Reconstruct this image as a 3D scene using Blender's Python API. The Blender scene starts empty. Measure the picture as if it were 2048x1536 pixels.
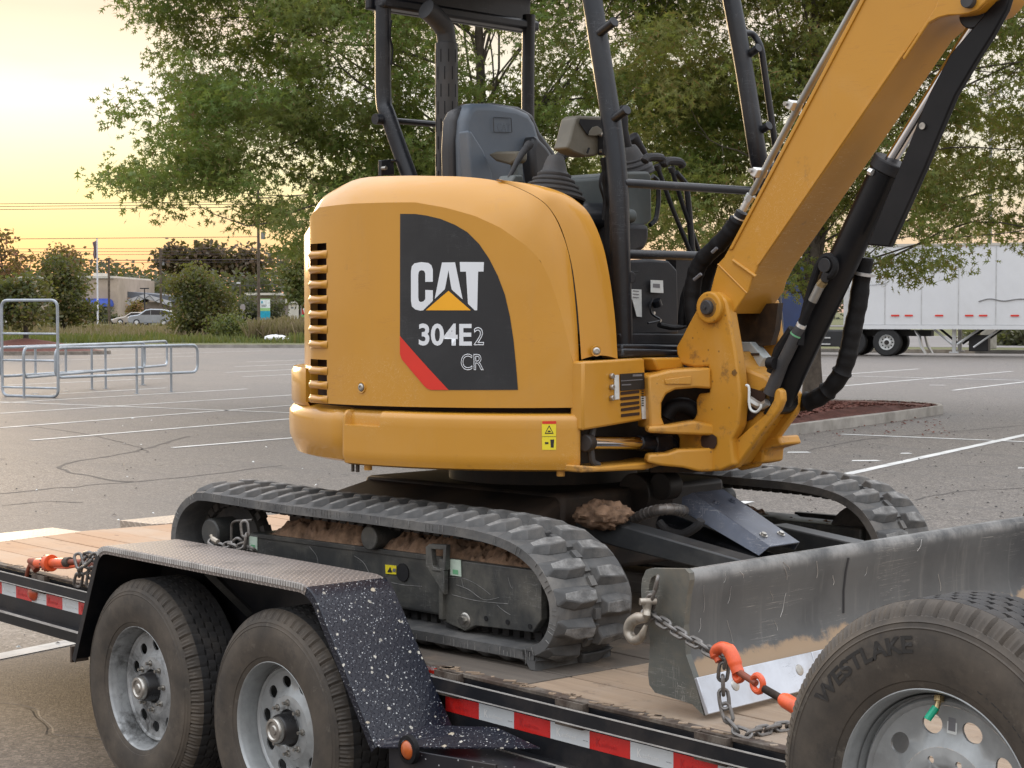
import bpy, bmesh, math, random
import numpy as np
from mathutils import Vector, Matrix, noise
random.seed(7); rng = np.random.default_rng(11)
S = bpy.context.scene; COL = S.collection
R_ = math.radians; PI = math.pi
# ------------------------------------------------------------------ camera
cd = bpy.data.cameras.new('camera'); cam = bpy.data.objects.new('camera', cd); COL.objects.link(cam)
cd.sensor_width = 36.0; cd.lens = 3662.4/2048*36; cd.clip_start = .1; cd.clip_end = 3000
TH = R_(40.8718); PT = math.atan((768-620.87)/3662.4)
Fv = Vector((-math.cos(TH)*math.cos(PT), math.sin(TH)*math.cos(PT), -math.sin(PT)))
cam.location = (4.9147, -3.2498, 1.7196); cam.rotation_euler = Fv.to_track_quat('-Z', 'Y').to_euler()
cd.dof.use_dof = True; cd.dof.focus_distance = 7.0; cd.dof.aperture_fstop = 64.0
S.camera = cam
# ------------------------------------------------------------------ world, sun, exposure
SUN_AZ = R_(161); SUN_EL = R_(5)
W = bpy.data.worlds.new('World'); S.world = W; W.use_nodes = True
nt = W.node_tree; N = nt.nodes; LK = nt.links; N.clear()
def wn(t, **k):
    n = N.new(t)
    for a, b in k.items(): setattr(n, a, b)
    return n
def wmath(op, a, b=None, c=None, clamp=False):
    n = wn('ShaderNodeMath', operation=op, use_clamp=clamp)
    for i, x in enumerate((a, b, c)):
        if x is None: continue
        if isinstance(x, (int, float)): n.inputs[i].default_value = x
        else: LK.new(x, n.inputs[i])
    return n.outputs[0]
def wramp(fac, stops, interp='LINEAR'):
    n = wn('ShaderNodeValToRGB'); n.color_ramp.interpolation = interp
    e = n.color_ramp.elements
    while len(e) < len(stops): e.new(.5)
    for i, (p, c) in enumerate(stops): e[i].position = p; e[i].color = (*c, 1)
    LK.new(fac, n.inputs[0]); return n.outputs[0]
def wmix(f, a, b, mode='MIX'):
    n = wn('ShaderNodeMix', data_type='RGBA', blend_type=mode)
    if isinstance(f, (int, float)): n.inputs[0].default_value = f
    else: LK.new(f, n.inputs[0])
    for i, x in ((6, a), (7, b)):
        if isinstance(x, tuple): n.inputs[i].default_value = (*x, 1)
        else: LK.new(x, n.inputs[i])
    return n.outputs[2]
tc = wn('ShaderNodeTexCoord'); sp = wn('ShaderNodeSeparateXYZ'); LK.new(tc.outputs['Generated'], sp.inputs[0])
dx, dy, dz = sp.outputs
hor = wmath('POWER', wmath('MAXIMUM', wmath('SUBTRACT', 1.0, wmath('MULTIPLY', dz, dz)), .0001), .5)
ca = wmath('DIVIDE', wmath('ADD', wmath('MULTIPLY', dx, math.cos(SUN_AZ)), wmath('MULTIPLY', dy, math.sin(SUN_AZ))), hor)
mp = wn('ShaderNodeMapping'); mp.inputs['Scale'].default_value = (1.6, 1.6, 11); LK.new(tc.outputs['Generated'], mp.inputs[0])
no = wn('ShaderNodeTexNoise'); no.inputs['Scale'].default_value = 2.3; no.inputs['Detail'].default_value = 5; no.inputs['Roughness'].default_value = .55
LK.new(mp.outputs[0], no.inputs[0])
cl = no.outputs[0]
el = wmath('ADD', dz, wmath('MULTIPLY', wmath('SUBTRACT', cl, .5), .016))
# warm side by elevation (sine), streaked cloud deck of an evening sky
warm = wramp(wmath('MULTIPLY', el, 2.5, clamp=True), [(0, (.62, .33, .25)), (.04, (.86, .46, .33)), (.065, (.92, .53, .31)), (.094, (.96, .67, .34)), (.120, (.95, .74, .43)), (.15, (.98, .90, .48)), (.198, (.98, .96, .64)),
    (.245, (1.0, .99, .80)), (.2875, (1.05, 1.04, .98)), (.34, (1.0, .92, .74)), (.39, (.93, .76, .60)), (.5, (1.0, .86, .72)), (.7, (1.05, 1.0, .95)), (1.0, (1.1, 1.12, 1.2))], 'LINEAR')
cool = wramp(wmath('MULTIPLY', el, 2.5, clamp=True), [(0, (.80, .62, .56)), (.12, (.86, .70, .60)), (.3, (.88, .80, .70)), (.6, (.80, .86, .96)), (1.0, (.93, 1.0, 1.10))], 'EASE')
fac = wmath('POWER', wmath('MULTIPLY', wmath('SUBTRACT', ca, .55, clamp=True), 1/.45, clamp=True), 1.6)
skyc = wmix(fac, cool, warm)
# cloud puffs
n2 = wn('ShaderNodeTexNoise'); n2.inputs['Scale'].default_value = 3.2; n2.inputs['Detail'].default_value = 6; n2.inputs['Distortion'].default_value = .4
mp2 = wn('ShaderNodeMapping'); mp2.inputs['Scale'].default_value = (2, 2, 8); mp2.inputs['Location'].default_value = (.3, .8, .2); LK.new(tc.outputs['Generated'], mp2.inputs[0]); LK.new(mp2.outputs[0], n2.inputs[0])
pf = wmath('MULTIPLY', wmath('SUBTRACT', n2.outputs[0], .49, clamp=True), 5.5, clamp=True)
pf = wmath('MULTIPLY', pf, wmath('MULTIPLY', wmath('SUBTRACT', dz, .085, clamp=True), 14, clamp=True))
skyc = wmix(wmath('MULTIPLY', pf, .85), skyc, (.97, .80, .68))
# the dome brightens towards the zenith like any thinly overcast sky
zen = wmath('ADD', 1.0, wmath('MULTIPLY', wmath('MAXIMUM', wmath('SUBTRACT', dz, .2), 0.0), 2.1))
mul = wn('ShaderNodeVectorMath', operation='SCALE'); LK.new(skyc, mul.inputs[0]); LK.new(zen, mul.inputs[3])
nis = wn('ShaderNodeTexSky'); nis.sky_type = 'NISHITA'; nis.sun_disc = False; nis.sun_elevation = SUN_EL; nis.sun_rotation = PI/2 - SUN_AZ
add = wn('ShaderNodeAddShader'); b1 = wn('ShaderNodeBackground'); b2 = wn('ShaderNodeBackground'); ou = wn('ShaderNodeOutputWorld')
LK.new(mul.outputs[0], b1.inputs[0]); b1.inputs[1].default_value = 1.0
LK.new(nis.outputs[0], b2.inputs[0]); b2.inputs[1].default_value = .012
LK.new(b1.outputs[0], add.inputs[0]); LK.new(b2.outputs[0], add.inputs[1]); LK.new(add.outputs[0], ou.inputs[0])
sd = bpy.data.lights.new('sun', 'SUN'); so = bpy.data.objects.new('sun', sd); COL.objects.link(so)
sd.energy = .9; sd.angle = R_(14); sd.color = (1, .72, .42)
sv = Vector((math.cos(SUN_AZ)*math.cos(R_(9)), math.sin(SUN_AZ)*math.cos(R_(9)), math.sin(R_(9))))
so.rotation_euler = (-sv).to_track_quat('-Z', 'Y').to_euler()
vs = S.view_settings; vs.view_transform = 'Standard'; vs.look = 'None'; vs.exposure = 0.0; vs.gamma = 1; vs.use_curve_mapping = False
S.render.engine = 'CYCLES'; S.cycles.max_bounces = 6; S.cycles.transparent_max_bounces = 6

# ------------------------------------------------------------------ materials
M = {}
def nodes_of(name):
    m = bpy.data.materials.new(name); m.use_nodes = True; t = m.node_tree; t.nodes.clear()
    o = t.nodes.new('ShaderNodeOutputMaterial'); b = t.nodes.new('ShaderNodeBsdfPrincipled'); t.links.new(b.outputs[0], o.inputs[0])
    M[name] = m
    return m, t, b, o
class G:
    """tiny node-graph writer"""
    def __init__(s, t): s.t = t; s.c = t.nodes.new('ShaderNodeTexCoord')
    def n(s, ty, **k):
        x = s.t.nodes.new(ty)
        for a, b in k.items(): setattr(x, a, b)
        return x
    def L(s, a, b): s.t.links.new(a, b)
    def put(s, sock, v):
        if isinstance(v, (int, float)): sock.default_value = v
        elif isinstance(v, tuple): sock.default_value = (*v, 1) if len(v) == 3 and sock.type == 'RGBA' else v
        else: s.L(v, sock)
    def m(s, op, a, b=None, c=None, clamp=False):
        x = s.n('ShaderNodeMath', operation=op, use_clamp=clamp)
        for i, v in enumerate((a, b, c)):
            if v is not None: s.put(x.inputs[i], v)
        return x.outputs[0]
    def mix(s, f, a, b, mode='MIX'):
        x = s.n('ShaderNodeMix', data_type='RGBA', blend_type=mode); s.put(x.inputs[0], f); s.put(x.inputs[6], a); s.put(x.inputs[7], b); return x.outputs[2]
    def map(s, scale=(1, 1, 1), src='Object', rot=(0, 0, 0), loc=(0, 0, 0)):
        x = s.n('ShaderNodeMapping'); x.inputs['Scale'].default_value = scale; x.inputs['Rotation'].default_value = rot; x.inputs['Location'].default_value = loc
        s.L(s.c.outputs[src], x.inputs[0]); return x.outputs[0]
    def noise(s, scale, detail=4, rough=.55, vec=None, dist=0, src='Object'):
        x = s.n('ShaderNodeTexNoise'); x.inputs['Scale'].default_value = scale; x.inputs['Detail'].default_value = detail; x.inputs['Roughness'].default_value = rough; x.inputs['Distortion'].default_value = dist
        s.L(vec if vec is not None else s.c.outputs[src], x.inputs[0]); return x.outputs[0]
    def vor(s, scale, feature='F1', vec=None, src='Object', rnd=1):
        x = s.n('ShaderNodeTexVoronoi', feature=feature); x.inputs['Scale'].default_value = scale; x.inputs['Randomness'].default_value = rnd
        s.L(vec if vec is not None else s.c.outputs[src], x.inputs[0]); return x
    def step(s, v, lo, hi):
        x = s.n('ShaderNodeMapRange', interpolation_type='SMOOTHSTEP'); s.put(x.inputs[0], v); x.inputs[1].default_value = lo; x.inputs[2].default_value = hi; return x.outputs[0]
    def bump(s, h, strength, dist, nrm=None):
        x = s.n('ShaderNodeBump'); x.inputs['Strength'].default_value = strength; x.inputs['Distance'].default_value = dist; s.L(h, x.inputs['Height'])
        if nrm is not None: s.L(nrm, x.inputs['Normal'])
        return x.outputs[0]
def simple(name, col, rough=.5, metal=0, var=.15, dirt=None, dirt_amt=.3, bump=0, bscale=40, spec=.5, coat=0, scale=6, scratch=0, scr_col=(.5, .5, .5), src='Object'):
    m, t, b, o = nodes_of(name); g = G(t)
    n1 = g.noise(scale, 5, .6, src=src)
    c = g.mix(g.step(n1, .3, .7), tuple(x*(1-var) for x in col), tuple(min(1, x*(1+var)) for x in col))
    r = g.m('ADD', rough-.06, g.m('MULTIPLY', g.noise(scale*2.7, 4, src=src), .12))
    if dirt:
        n2 = g.noise(scale*.55, 8, .7, src=src, dist=.3); f = g.m('MULTIPLY', g.step(n2, .42, .72), dirt_amt)
        c = g.mix(f, c, dirt); r = g.m('ADD', r, g.m('MULTIPLY', f, .3))
    if scratch:
        v = g.map((1.2, 1.2, 14), src, rot=(.3, .5, .2)); s1 = g.noise(5, 3, .5, vec=v, dist=1.2)
        v2 = g.map((13, 13, 1.1), src, rot=(.2, .1, .9)); s2 = g.noise(4, 3, .5, vec=v2, dist=1.5)
        sc = g.m('MAXIMUM', g.step(g.m('ABSOLUTE', g.m('SUBTRACT', s1, .5)), .012, .0), g.step(g.m('ABSOLUTE', g.m('SUBTRACT', s2, .5)), .010, .0))
        sc = g.m('MULTIPLY', sc, g.m('MULTIPLY', g.step(g.noise(scale*1.7, 3, src=src), .45, .65), scratch))
        c = g.mix(sc, c, scr_col)
    g.put(b.inputs['Base Color'], c); g.put(b.inputs['Roughness'], r); b.inputs['Metallic'].default_value = metal
    b.inputs['Specular IOR Level'].default_value = spec
    if coat: b.inputs['Coat Weight'].default_value = coat; b.inputs['Coat Roughness'].default_value = .08
    if bump: g.L(g.bump(g.noise(bscale, 6, .65, src=src), bump, .004), b.inputs['Normal'])
    return m
YEL = (.56, .262, .022)
def yellow(name, grime, gloss=.30, coat=.45):
    m, t, b, o = nodes_of(name); g = G(t)
    c = g.mix(g.step(g.noise(3, 4), .3, .7), (YEL[0]*.95, YEL[1]*.94, YEL[2]*.9), YEL)
    # rubbed dusty film and thin brown scuffs
    c = g.mix(g.m('MULTIPLY', g.step(g.noise(2.2, 8, .7, dist=.4), .45, .75), .16+grime*.25), c, (.58, .36, .15))
    vr = g.map((9, 9, .8)); c = g.mix(g.m('MULTIPLY', g.step(g.noise(2.4, 6, .7, vec=vr), .55, .78), .22), c, (.40, .22, .07))
    vd = g.map((30, 4, 30), rot=(.4, .6, .2)); s3 = g.noise(1.3, 3, .5, vec=vd, dist=2); c = g.mix(g.m('MULTIPLY', g.m('MULTIPLY', g.step(g.m('ABSOLUTE', g.m('SUBTRACT', s3, .5)), .008, 0), g.step(g.noise(1.9, 2), .55, .62)), .5), c, (.80, .62, .36))
    v = g.map((2, 2, 26), rot=(.1, .05, .3)); s1 = g.noise(3, 3, .5, vec=v, dist=.8)
    sc = g.m('MULTIPLY', g.step(g.m('ABSOLUTE', g.m('SUBTRACT', s1, .5)), .012, .0), g.step(g.noise(4.3, 3), .56, .68))
    c = g.mix(g.m('MULTIPLY', sc, .45), c, (.36, .14, .03))
    c = g.mix(g.m('MULTIPLY', g.step(g.noise(9, 10, .75), .62-.1*grime, .72-.06*grime), .25+.6*grime), c, (.16, .085, .035))
    if grime > .5: c = g.mix(g.m('MULTIPLY', g.step(g.vor(26).outputs[0], .13, .06), .6), c, (.07, .04, .02))
    g.put(b.inputs['Base Color'], c)
    g.put(b.inputs['Roughness'], g.m('ADD', gloss, g.m('MULTIPLY', g.noise(5, 6, .7), .16)))
    b.inputs['Coat Weight'].default_value = coat; b.inputs['Coat Roughness'].default_value = .07
    g.L(g.bump(g.noise(2.6, 2), .05, .02), b.inputs['Normal'])
yellow('yellow_paint', 0.0); yellow('yellow_cast', .8, .42, .15); yellow('yellow_boom', .18, .36, .25)
simple('black_gloss', (.005, .0055, .007), .36, dirt=(.05, .042, .038), dirt_amt=.12, spec=.3)
simple('black_paint', (.010, .012, .016), .33, dirt=(.10, .085, .07), dirt_amt=.15, spec=.4, scratch=.5, scr_col=(.12, .12, .13))
simple('black_plastic', (.018, .019, .022), .55, spec=.35, dirt=(.12, .10, .08), dirt_amt=.25, bump=.15, bscale=180)
simple('rubber_boot', (.040, .040, .042), .62, dirt=(.13, .11, .09), dirt_amt=.35)
simple('hose_rubber', (.006, .006, .007), .6, spec=.25, dirt=(.05, .045, .04), dirt_amt=.15, bump=.5, bscale=60)
simple('seat_vinyl', (.095, .122, .155), .42, var=.05, dirt=(.2, .19, .18), dirt_amt=.2, bump=.1, bscale=200)
simple('seat_side', (.018, .02, .024), .40, dirt=(.1, .09, .08), dirt_amt=.2)
simple('console_grey', (.065, .078, .078), .5, dirt=(.2, .18, .14), dirt_amt=.3)
simple('khaki_plastic', (.095, .086, .064), .5, var=.06, dirt=(.25, .22, .16), dirt_amt=.3)
simple('exhaust_steel', (.033, .034, .036), .48, dirt=(.10, .09, .08), dirt_amt=.4)
simple('pipe_steel', (.42, .42, .40), .38, metal=.8, dirt=(.16, .14, .11), dirt_amt=.5)
simple('chrome', (.75, .75, .76), .08, metal=1, var=.03)
simple('clamp_steel', (.72, .72, .70), .35, metal=.6)
simple('track_worn', (.22, .215, .205), .8, var=.35, dirt=(.08, .08, .08), dirt_amt=.6, bump=1.0, bscale=70, spec=.3, scale=26)
simple('track_rubber', (.088, .088, .087), .68, var=.2, dirt=(.22, .205, .185), dirt_amt=.75, bump=.5, bscale=45, spec=.35, scale=8)
simple('track_dark', (.035, .035, .036), .75, dirt=(.16, .14, .12), dirt_amt=.5, bump=.4, bscale=60, scale=9)
simple('track_frame', (.040, .042, .042), .40, dirt=(.15, .14, .115), dirt_amt=.8, scratch=.35, scr_col=(.35, .34, .32), scale=4.5, bump=.1)
simple('grease', (.030, .017, .009), .55, var=.4, dirt=(.10, .055, .02), dirt_amt=.6, scale=30)
simple('grease_film', (.24, .12, .025), .5, var=.3, dirt=(.08, .045, .02), dirt_amt=.8, scale=40)
simple('undercarriage', (.012, .011, .011), .55, dirt=(.13, .085, .055), dirt_amt=.6, scale=3)
simple('arm_steel', (.030, .032, .034), .4, dirt=(.14, .135, .12), dirt_amt=.5, scale=5)
simple('guard_steel', (.085, .098, .130), .34, metal=.35, dirt=(.17, .16, .15), dirt_amt=.35, scratch=.7, scr_col=(.35, .35, .36))
simple('cutting_steel', (.60, .63, .68), .36, metal=.75, dirt=(.32, .28, .24), dirt_amt=.6, scratch=.5, scr_col=(.2, .2, .22), scale=5)
simple('rim_silver', (.36, .375, .375), .38, metal=.35, dirt=(.10, .09, .08), dirt_amt=.4, scale=9)
simple('rim_dirty', (.36, .37, .37), .42, metal=.3, dirt=(.03, .028, .025), dirt_amt=.95, scale=16)
simple('rim_semi', (.62, .63, .62), .4, metal=.3)
simple('hub_black', (.012, .012, .013), .28, dirt=(.08, .06, .05), dirt_amt=.4)
simple('nut_steel', (.50, .48, .44), .3, metal=.9, dirt=(.10, .08, .06), dirt_amt=.6, scale=30)
simple('brass', (.55, .42, .22), .35, metal=.9)
simple('green_cap', (.0, .36, .20), .4)
simple('galvanised', (.42, .46, .50), .38, metal=.55, dirt=(.24, .25, .25), dirt_amt=.4, scale=2)
simple('trailer_black', (.008, .009, .012), .38, dirt=(.07, .055, .045), dirt_amt=.4, bump=.1, spec=.4)
simple('worn_edge', (.55, .53, .50), .45, metal=.3, dirt=(.06, .05, .05), dirt_amt=.35, scale=12)
simple('rust_black', (.05, .032, .022), .7, var=.4, dirt=(.26, .23, .19), dirt_amt=.75, scale=11, bump=.5, bscale=50)
simple('tape_red', (.62, .022, .018), .28, var=.08, coat=.4)
simple('tape_white', (.62, .65, .66), .3, var=.04, coat=.4)
simple('tape_print', (.78, .78, .76), .35, var=.03)
simple('tape_red_print', (.50, .03, .03), .35, var=.03)
simple('amber_lens', (.42, .085, .01), .25, coat=.5)
simple('red_lens', (.50, .07, .02), .25, coat=.5)
simple('chain_steel', (.20, .19, .18), .4, metal=.7, dirt=(.13, .10, .075), dirt_amt=.7, scale=30)
simple('hook_steel', (.42, .38, .32), .42, metal=.6, dirt=(.20, .14, .09), dirt_amt=.7, scale=30)
simple('orange_paint', (.78, .105, .025), .38, dirt=(.32, .06, .02), dirt_amt=.6, scale=22, coat=.2)
simple('rust_red', (.26, .06, .028), .5, dirt=(.12, .05, .03), dirt_amt=.6, scale=25)
simple('decal_black', (.016, .018, .021), .30, var=.05, dirt=(.06, .06, .06), dirt_amt=.3, scratch=.12, scr_col=(.3, .3, .3), scale=2.5)
simple('print_white', (.72, .74, .76), .4, var=.02)
simple('print_amber', (.86, .40, .015), .4, var=.02)
simple('print_red', (.68, .035, .02), .36, var=.04)
simple('print_yellow', (.80, .66, .03), .4, var=.03)
simple('print_black', (.02, .02, .02), .45, var=.02)
simple('print_grey', (.16, .16, .17), .45, var=.02)
simple('print_green', (.16, .42, .22), .45, var=.02)
simple('sticker_white', (.66, .68, .66), .42, var=.06, dirt=(.4, .38, .33), dirt_amt=.3, scale=30)
simple('sticker_green', (.50, .60, .50), .42, var=.1, scale=30)
simple('cover_grey', (.50, .55, .55), .45, dirt=(.2, .18, .15), dirt_amt=.3)
simple('dark_void', (.006, .006, .007), .8)
simple('louver_dark', (.035, .014, .006), .8)
simple('concrete', (.30, .28, .25), .85, var=.2, dirt=(.14, .125, .10), dirt_amt=.55, bump=.5, bscale=30, scale=2.5)
simple('car_silver', (.34, .37, .40), .22, metal=.5, coat=.6, scale=1)
simple('car_tan', (.42, .38, .33), .25, metal=.3, coat=.6, scale=1)
simple('car_dark', (.06, .11, .19), .2, metal=.3, coat=.7, scale=1)
simple('glass_dark', (.02, .025, .03), .08, spec=.8)
simple('far_tyre', (.018, .018, .018), .8)
simple('truck_blue', (.004, .028, .10), .25, coat=.6, scale=1)
simple('trailer_white', (.66, .67, .68), .38, var=.03, dirt=(.50, .50, .48), dirt_amt=.3, scale=.7)
simple('truck_steel', (.55, .56, .56), .35, metal=.4, scale=2)
simple('truck_black', (.015, .016, .018), .5, scale=2)
simple('wall_beige', (.42, .34, .27), .85, scale=.4, dirt=(.3, .25, .2), dirt_amt=.3)
simple('wall_tan', (.28, .235, .21), .85, scale=.4)
simple('wall_cream', (.55, .52, .46), .8, scale=.4)
simple('roof_grey', (.12, .13, .15), .7, scale=.5)
simple('truss_white', (.5, .5, .52), .6, scale=.5)
simple('canvas_blue', (.02, .055, .30), .6, scale=1)
simple('wood_pole', (.10, .075, .055), .85, scale=3, var=.3)
simple('pole_white', (.62, .62, .64), .5)
simple('pole_grey', (.22, .22, .22), .6)
simple('flag_cloth', (.20, .15, .16), .8)
simple('wire', (.06, .045, .05), .7)
simple('sign_teal', (.01, .32, .48), .5)
simple('sign_lime', (.30, .52, .22), .5)
simple('sign_white', (.70, .74, .74), .5)
simple('sign_green', (.05, .56, .10), .5)
simple('sign_red', (.42, .03, .02), .5)
simple('sign_back', (.30, .27, .27), .5)
simple('paper_white', (.7, .7, .7), .6)
simple('tree_bark', (.085, .070, .055), .9, var=.35, bump=1.0, bscale=18, scale=7, dirt=(.17, .15, .12), dirt_amt=.5)
simple('paint_line', (.60, .60, .58), .6, var=.06, dirt=(.13, .12, .12), dirt_amt=.45, scale=5, src='Object')
simple('dirt_clay', (.19, .118, .075), .95, var=.5, dirt=(.34, .215, .13), dirt_amt=.6, bump=1.0, bscale=60, scale=22)
simple('mulch', (.115, .042, .030), .9, var=.4, scale=20, bump=.8, bscale=40)
simple('tar_dark', (.072, .065, .060), .8)
simple('kerb_dirt', (.20, .17, .14), .9, var=.3)

def leafmat(name, c1, c2, c3, tr=.35):
    m, t, b, o = nodes_of(name); g = G(t)
    oi = g.n('ShaderNodeNewGeometry')
    r = oi.outputs['Random Per Island']
    c = g.mix(g.step(r, .15, .75), c1, c2); c = g.mix(g.step(r, .86, .97), c, c3)
    c = g.mix(g.m('MULTIPLY', g.step(g.noise(.55, 3, src='Object'), .42, .66), .5), c, tuple((a+b_)/2 for a, b_ in zip(c2, c3)))
    tb = g.n('ShaderNodeBsdfTranslucent'); ms = g.n('ShaderNodeMixShader'); ms.inputs[0].default_value = tr
    g.put(b.inputs['Base Color'], c); b.inputs['Roughness'].default_value = .55; b.inputs['Specular IOR Level'].default_value = .3
    g.put(tb.inputs[0], g.mix(.6, c, (.30, .33, .05)))
    g.L(b.outputs[0], ms.inputs[1]); g.L(tb.outputs[0], ms.inputs[2]); g.L(ms.outputs[0], o.inputs[0])
leafmat('oak_leaf', (.105, .175, .042), (.175, .250, .066), (.25, .16, .09), .5)
leafmat('oak_leaf_autumn', (.110, .160, .042), (.20, .225, .060), (.28, .15, .07), .5)
leafmat('bush_leaf', (.048, .062, .026), (.088, .090, .036), (.19, .10, .05))
leafmat('autumn_leaf', (.10, .08, .035), (.20, .095, .05), (.34, .13, .08))
leafmat('far_leaf', (.050, .056, .036), (.072, .074, .046), (.090, .076, .052), .25)
leafmat('pine_leaf', (.06, .05, .03), (.11, .07, .04), (.16, .09, .055), .2)
leafmat('dry_grass', (.15, .115, .070), (.22, .165, .110), (.28, .20, .15), .3)
leafmat('green_grass', (.06, .085, .025), (.11, .13, .04), (.17, .14, .06), .3)

# asphalt
m, t, b, o = nodes_of('asphalt'); g = G(t)
c = g.mix(g.noise(.35, 8, .65), (.088, .077, .068), (.135, .120, .106))
va = g.vor(70); gs_ = g.n('ShaderNodeSeparateColor'); g.L(va.outputs['Color'], gs_.inputs[0]); c = g.mix(g.m('MULTIPLY', g.step(gs_.outputs[0], .55, 1.0), .75), c, (.30, .265, .23)); c = g.mix(g.m('MULTIPLY', g.step(gs_.outputs[0], .40, .0), .7), c, (.045, .04, .036))
vb = g.vor(28); gt_ = g.n('ShaderNodeSeparateColor'); g.L(vb.outputs['Color'], gt_.inputs[0]); c = g.mix(g.m('MULTIPLY', g.step(gt_.outputs[1], .75, 1.0), .3), c, (.26, .23, .20)); c = g.mix(g.m('MULTIPLY', g.step(gt_.outputs[1], .3, .0), .35), c, (.06, .053, .047))
c = g.mix(g.m('MULTIPLY', g.step(g.noise(.09, 5, .6, dist=.5), .5, .62), .45), c, (.095, .09, .088))
c = g.mix(g.m('MULTIPLY', g.step(g.noise(75, 3, .7), .54, .66), .5), c, (.27, .24, .21))
c = g.mix(g.m('MULTIPLY', g.step(g.noise(90, 3, .7), .44, .34), .65), c, (.05, .047, .045))
v = g.map((.14, 2.2, 1), rot=(0, 0, R_(-17))); st = g.noise(1.0, 4, .6, vec=v)
c = g.mix(g.m('MULTIPLY', g.step(st, .53, .66), .28), c, (.08, .077, .077))
# cracks
nv = g.n('ShaderNodeVectorMath', operation='ADD'); nn = g.n('ShaderNodeTexNoise'); nn.inputs['Scale'].default_value = .9; g.L(g.c.outputs['Object'], nn.inputs[0])
sc_ = g.n('ShaderNodeVectorMath', operation='SCALE'); sc_.inputs[3].default_value = 1.6; g.L(nn.outputs[1], sc_.inputs[0]); g.L(g.c.outputs['Object'], nv.inputs[0]); g.L(sc_.outputs[0], nv.inputs[1])
vo = g.vor(.24, 'DISTANCE_TO_EDGE', vec=nv.outputs[0]); crk = g.m('MULTIPLY', g.step(vo.outputs[0], .0045, .0015), g.step(g.noise(.2, 2), .42, .55))
c = g.mix(g.m('MULTIPLY', crk, .45), c, (.04, .038, .036))
g.put(b.inputs['Base Color'], c); b.inputs['Roughness'].default_value = .62; b.inputs['Specular IOR Level'].default_value = .4
hh = g.m('ADD', g.noise(85, 3, .7), g.m('MULTIPLY', crk, -2))
g.L(g.bump(hh, .55, .006), b.inputs['Normal'])
ma = M['asphalt'].copy(); ma.name = 'asphalt_shade'; M['asphalt_shade'] = ma; t_ = ma.node_tree; b_ = next(n for n in t_.nodes if n.type == 'BSDF_PRINCIPLED'); src_ = b_.inputs['Base Color'].links[0].from_socket
mm_ = t_.nodes.new('ShaderNodeMix'); mm_.data_type = 'RGBA'; mm_.blend_type = 'MULTIPLY'; mm_.inputs[0].default_value = 1; t_.links.new(src_, mm_.inputs[6]); mm_.inputs[7].default_value = (.56, .50, .45, 1); t_.links.new(mm_.outputs[2], b_.inputs['Base Color'])  # asphalt colour multiplied down to stand for the trailer's soft shade
# deck planks
m, t, b, o = nodes_of('plank_wood'); g = G(t)
v = g.map((.9, 16, 16)); gr = g.noise(2.2, 7, .65, vec=v, dist=1.1)
oi = g.n('ShaderNodeObjectInfo')
c = g.mix(gr, (.28, .155, .085), (.46, .285, .165))
c = g.mix(g.m('MULTIPLY', oi.outputs['Random'], .5), c, (.42, .31, .22))
v2 = g.map((3, 14, 14)); c = g.mix(g.m('MULTIPLY', g.step(g.noise(1.6, 6, .7, vec=v2), .56, .68), .55), c, (.24, .15, .09))
c = g.mix(g.m('MULTIPLY', g.step(g.noise(1.3, 7, .7), .48, .7), .45), c, (.40, .33, .26))
kv = g.vor(2.3, vec=g.map((1, 2.2, 1))); c = g.mix(g.m('MULTIPLY', g.step(kv.outputs[0], .06, .03), .8), c, (.11, .05, .025))
g.put(b.inputs['Base Color'], c); b.inputs['Roughness'].default_value = .7
g.L(g.bump(gr, .5, .004), b.inputs['Normal'])
# dirty (tracked) planks nearer the blade
m, t, b, o = nodes_of('plank_dirty'); g = G(t)
gr = g.noise(2.2, 7, .65, vec=g.map((.9, 16, 16)), dist=1.1)
c = g.mix(gr, (.17, .115, .075), (.40, .295, .20)); c = g.mix(g.m('MULTIPLY', g.step(g.noise(2.6, 8, .7), .42, .68), .7), c, (.30, .25, .20))
c = g.mix(g.m('MULTIPLY', g.step(g.noise(7, 6, .7), .55, .7), .6), c, (.075, .055, .042))
g.put(b.inputs['Base Color'], c); b.inputs['Roughness'].default_value = .75; g.L(g.bump(gr, .5, .004), b.inputs['Normal'])
m, t, b, o = nodes_of('plank_dark'); g = G(t)  # darker boards for the middle run of the deck
gr = g.noise(2.2, 7, .65, vec=g.map((.9, 16, 16)), dist=1.1)
c = g.mix(gr, (.07, .058, .048), (.15, .125, .10)); c = g.mix(g.m('MULTIPLY', g.step(g.noise(3.1, 8, .7), .5, .7), .5), c, (.26, .19, .13))
g.put(b.inputs['Base Color'], c); b.inputs['Roughness'].default_value = .7; g.L(g.bump(gr, .5, .004), b.inputs['Normal'])
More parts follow.
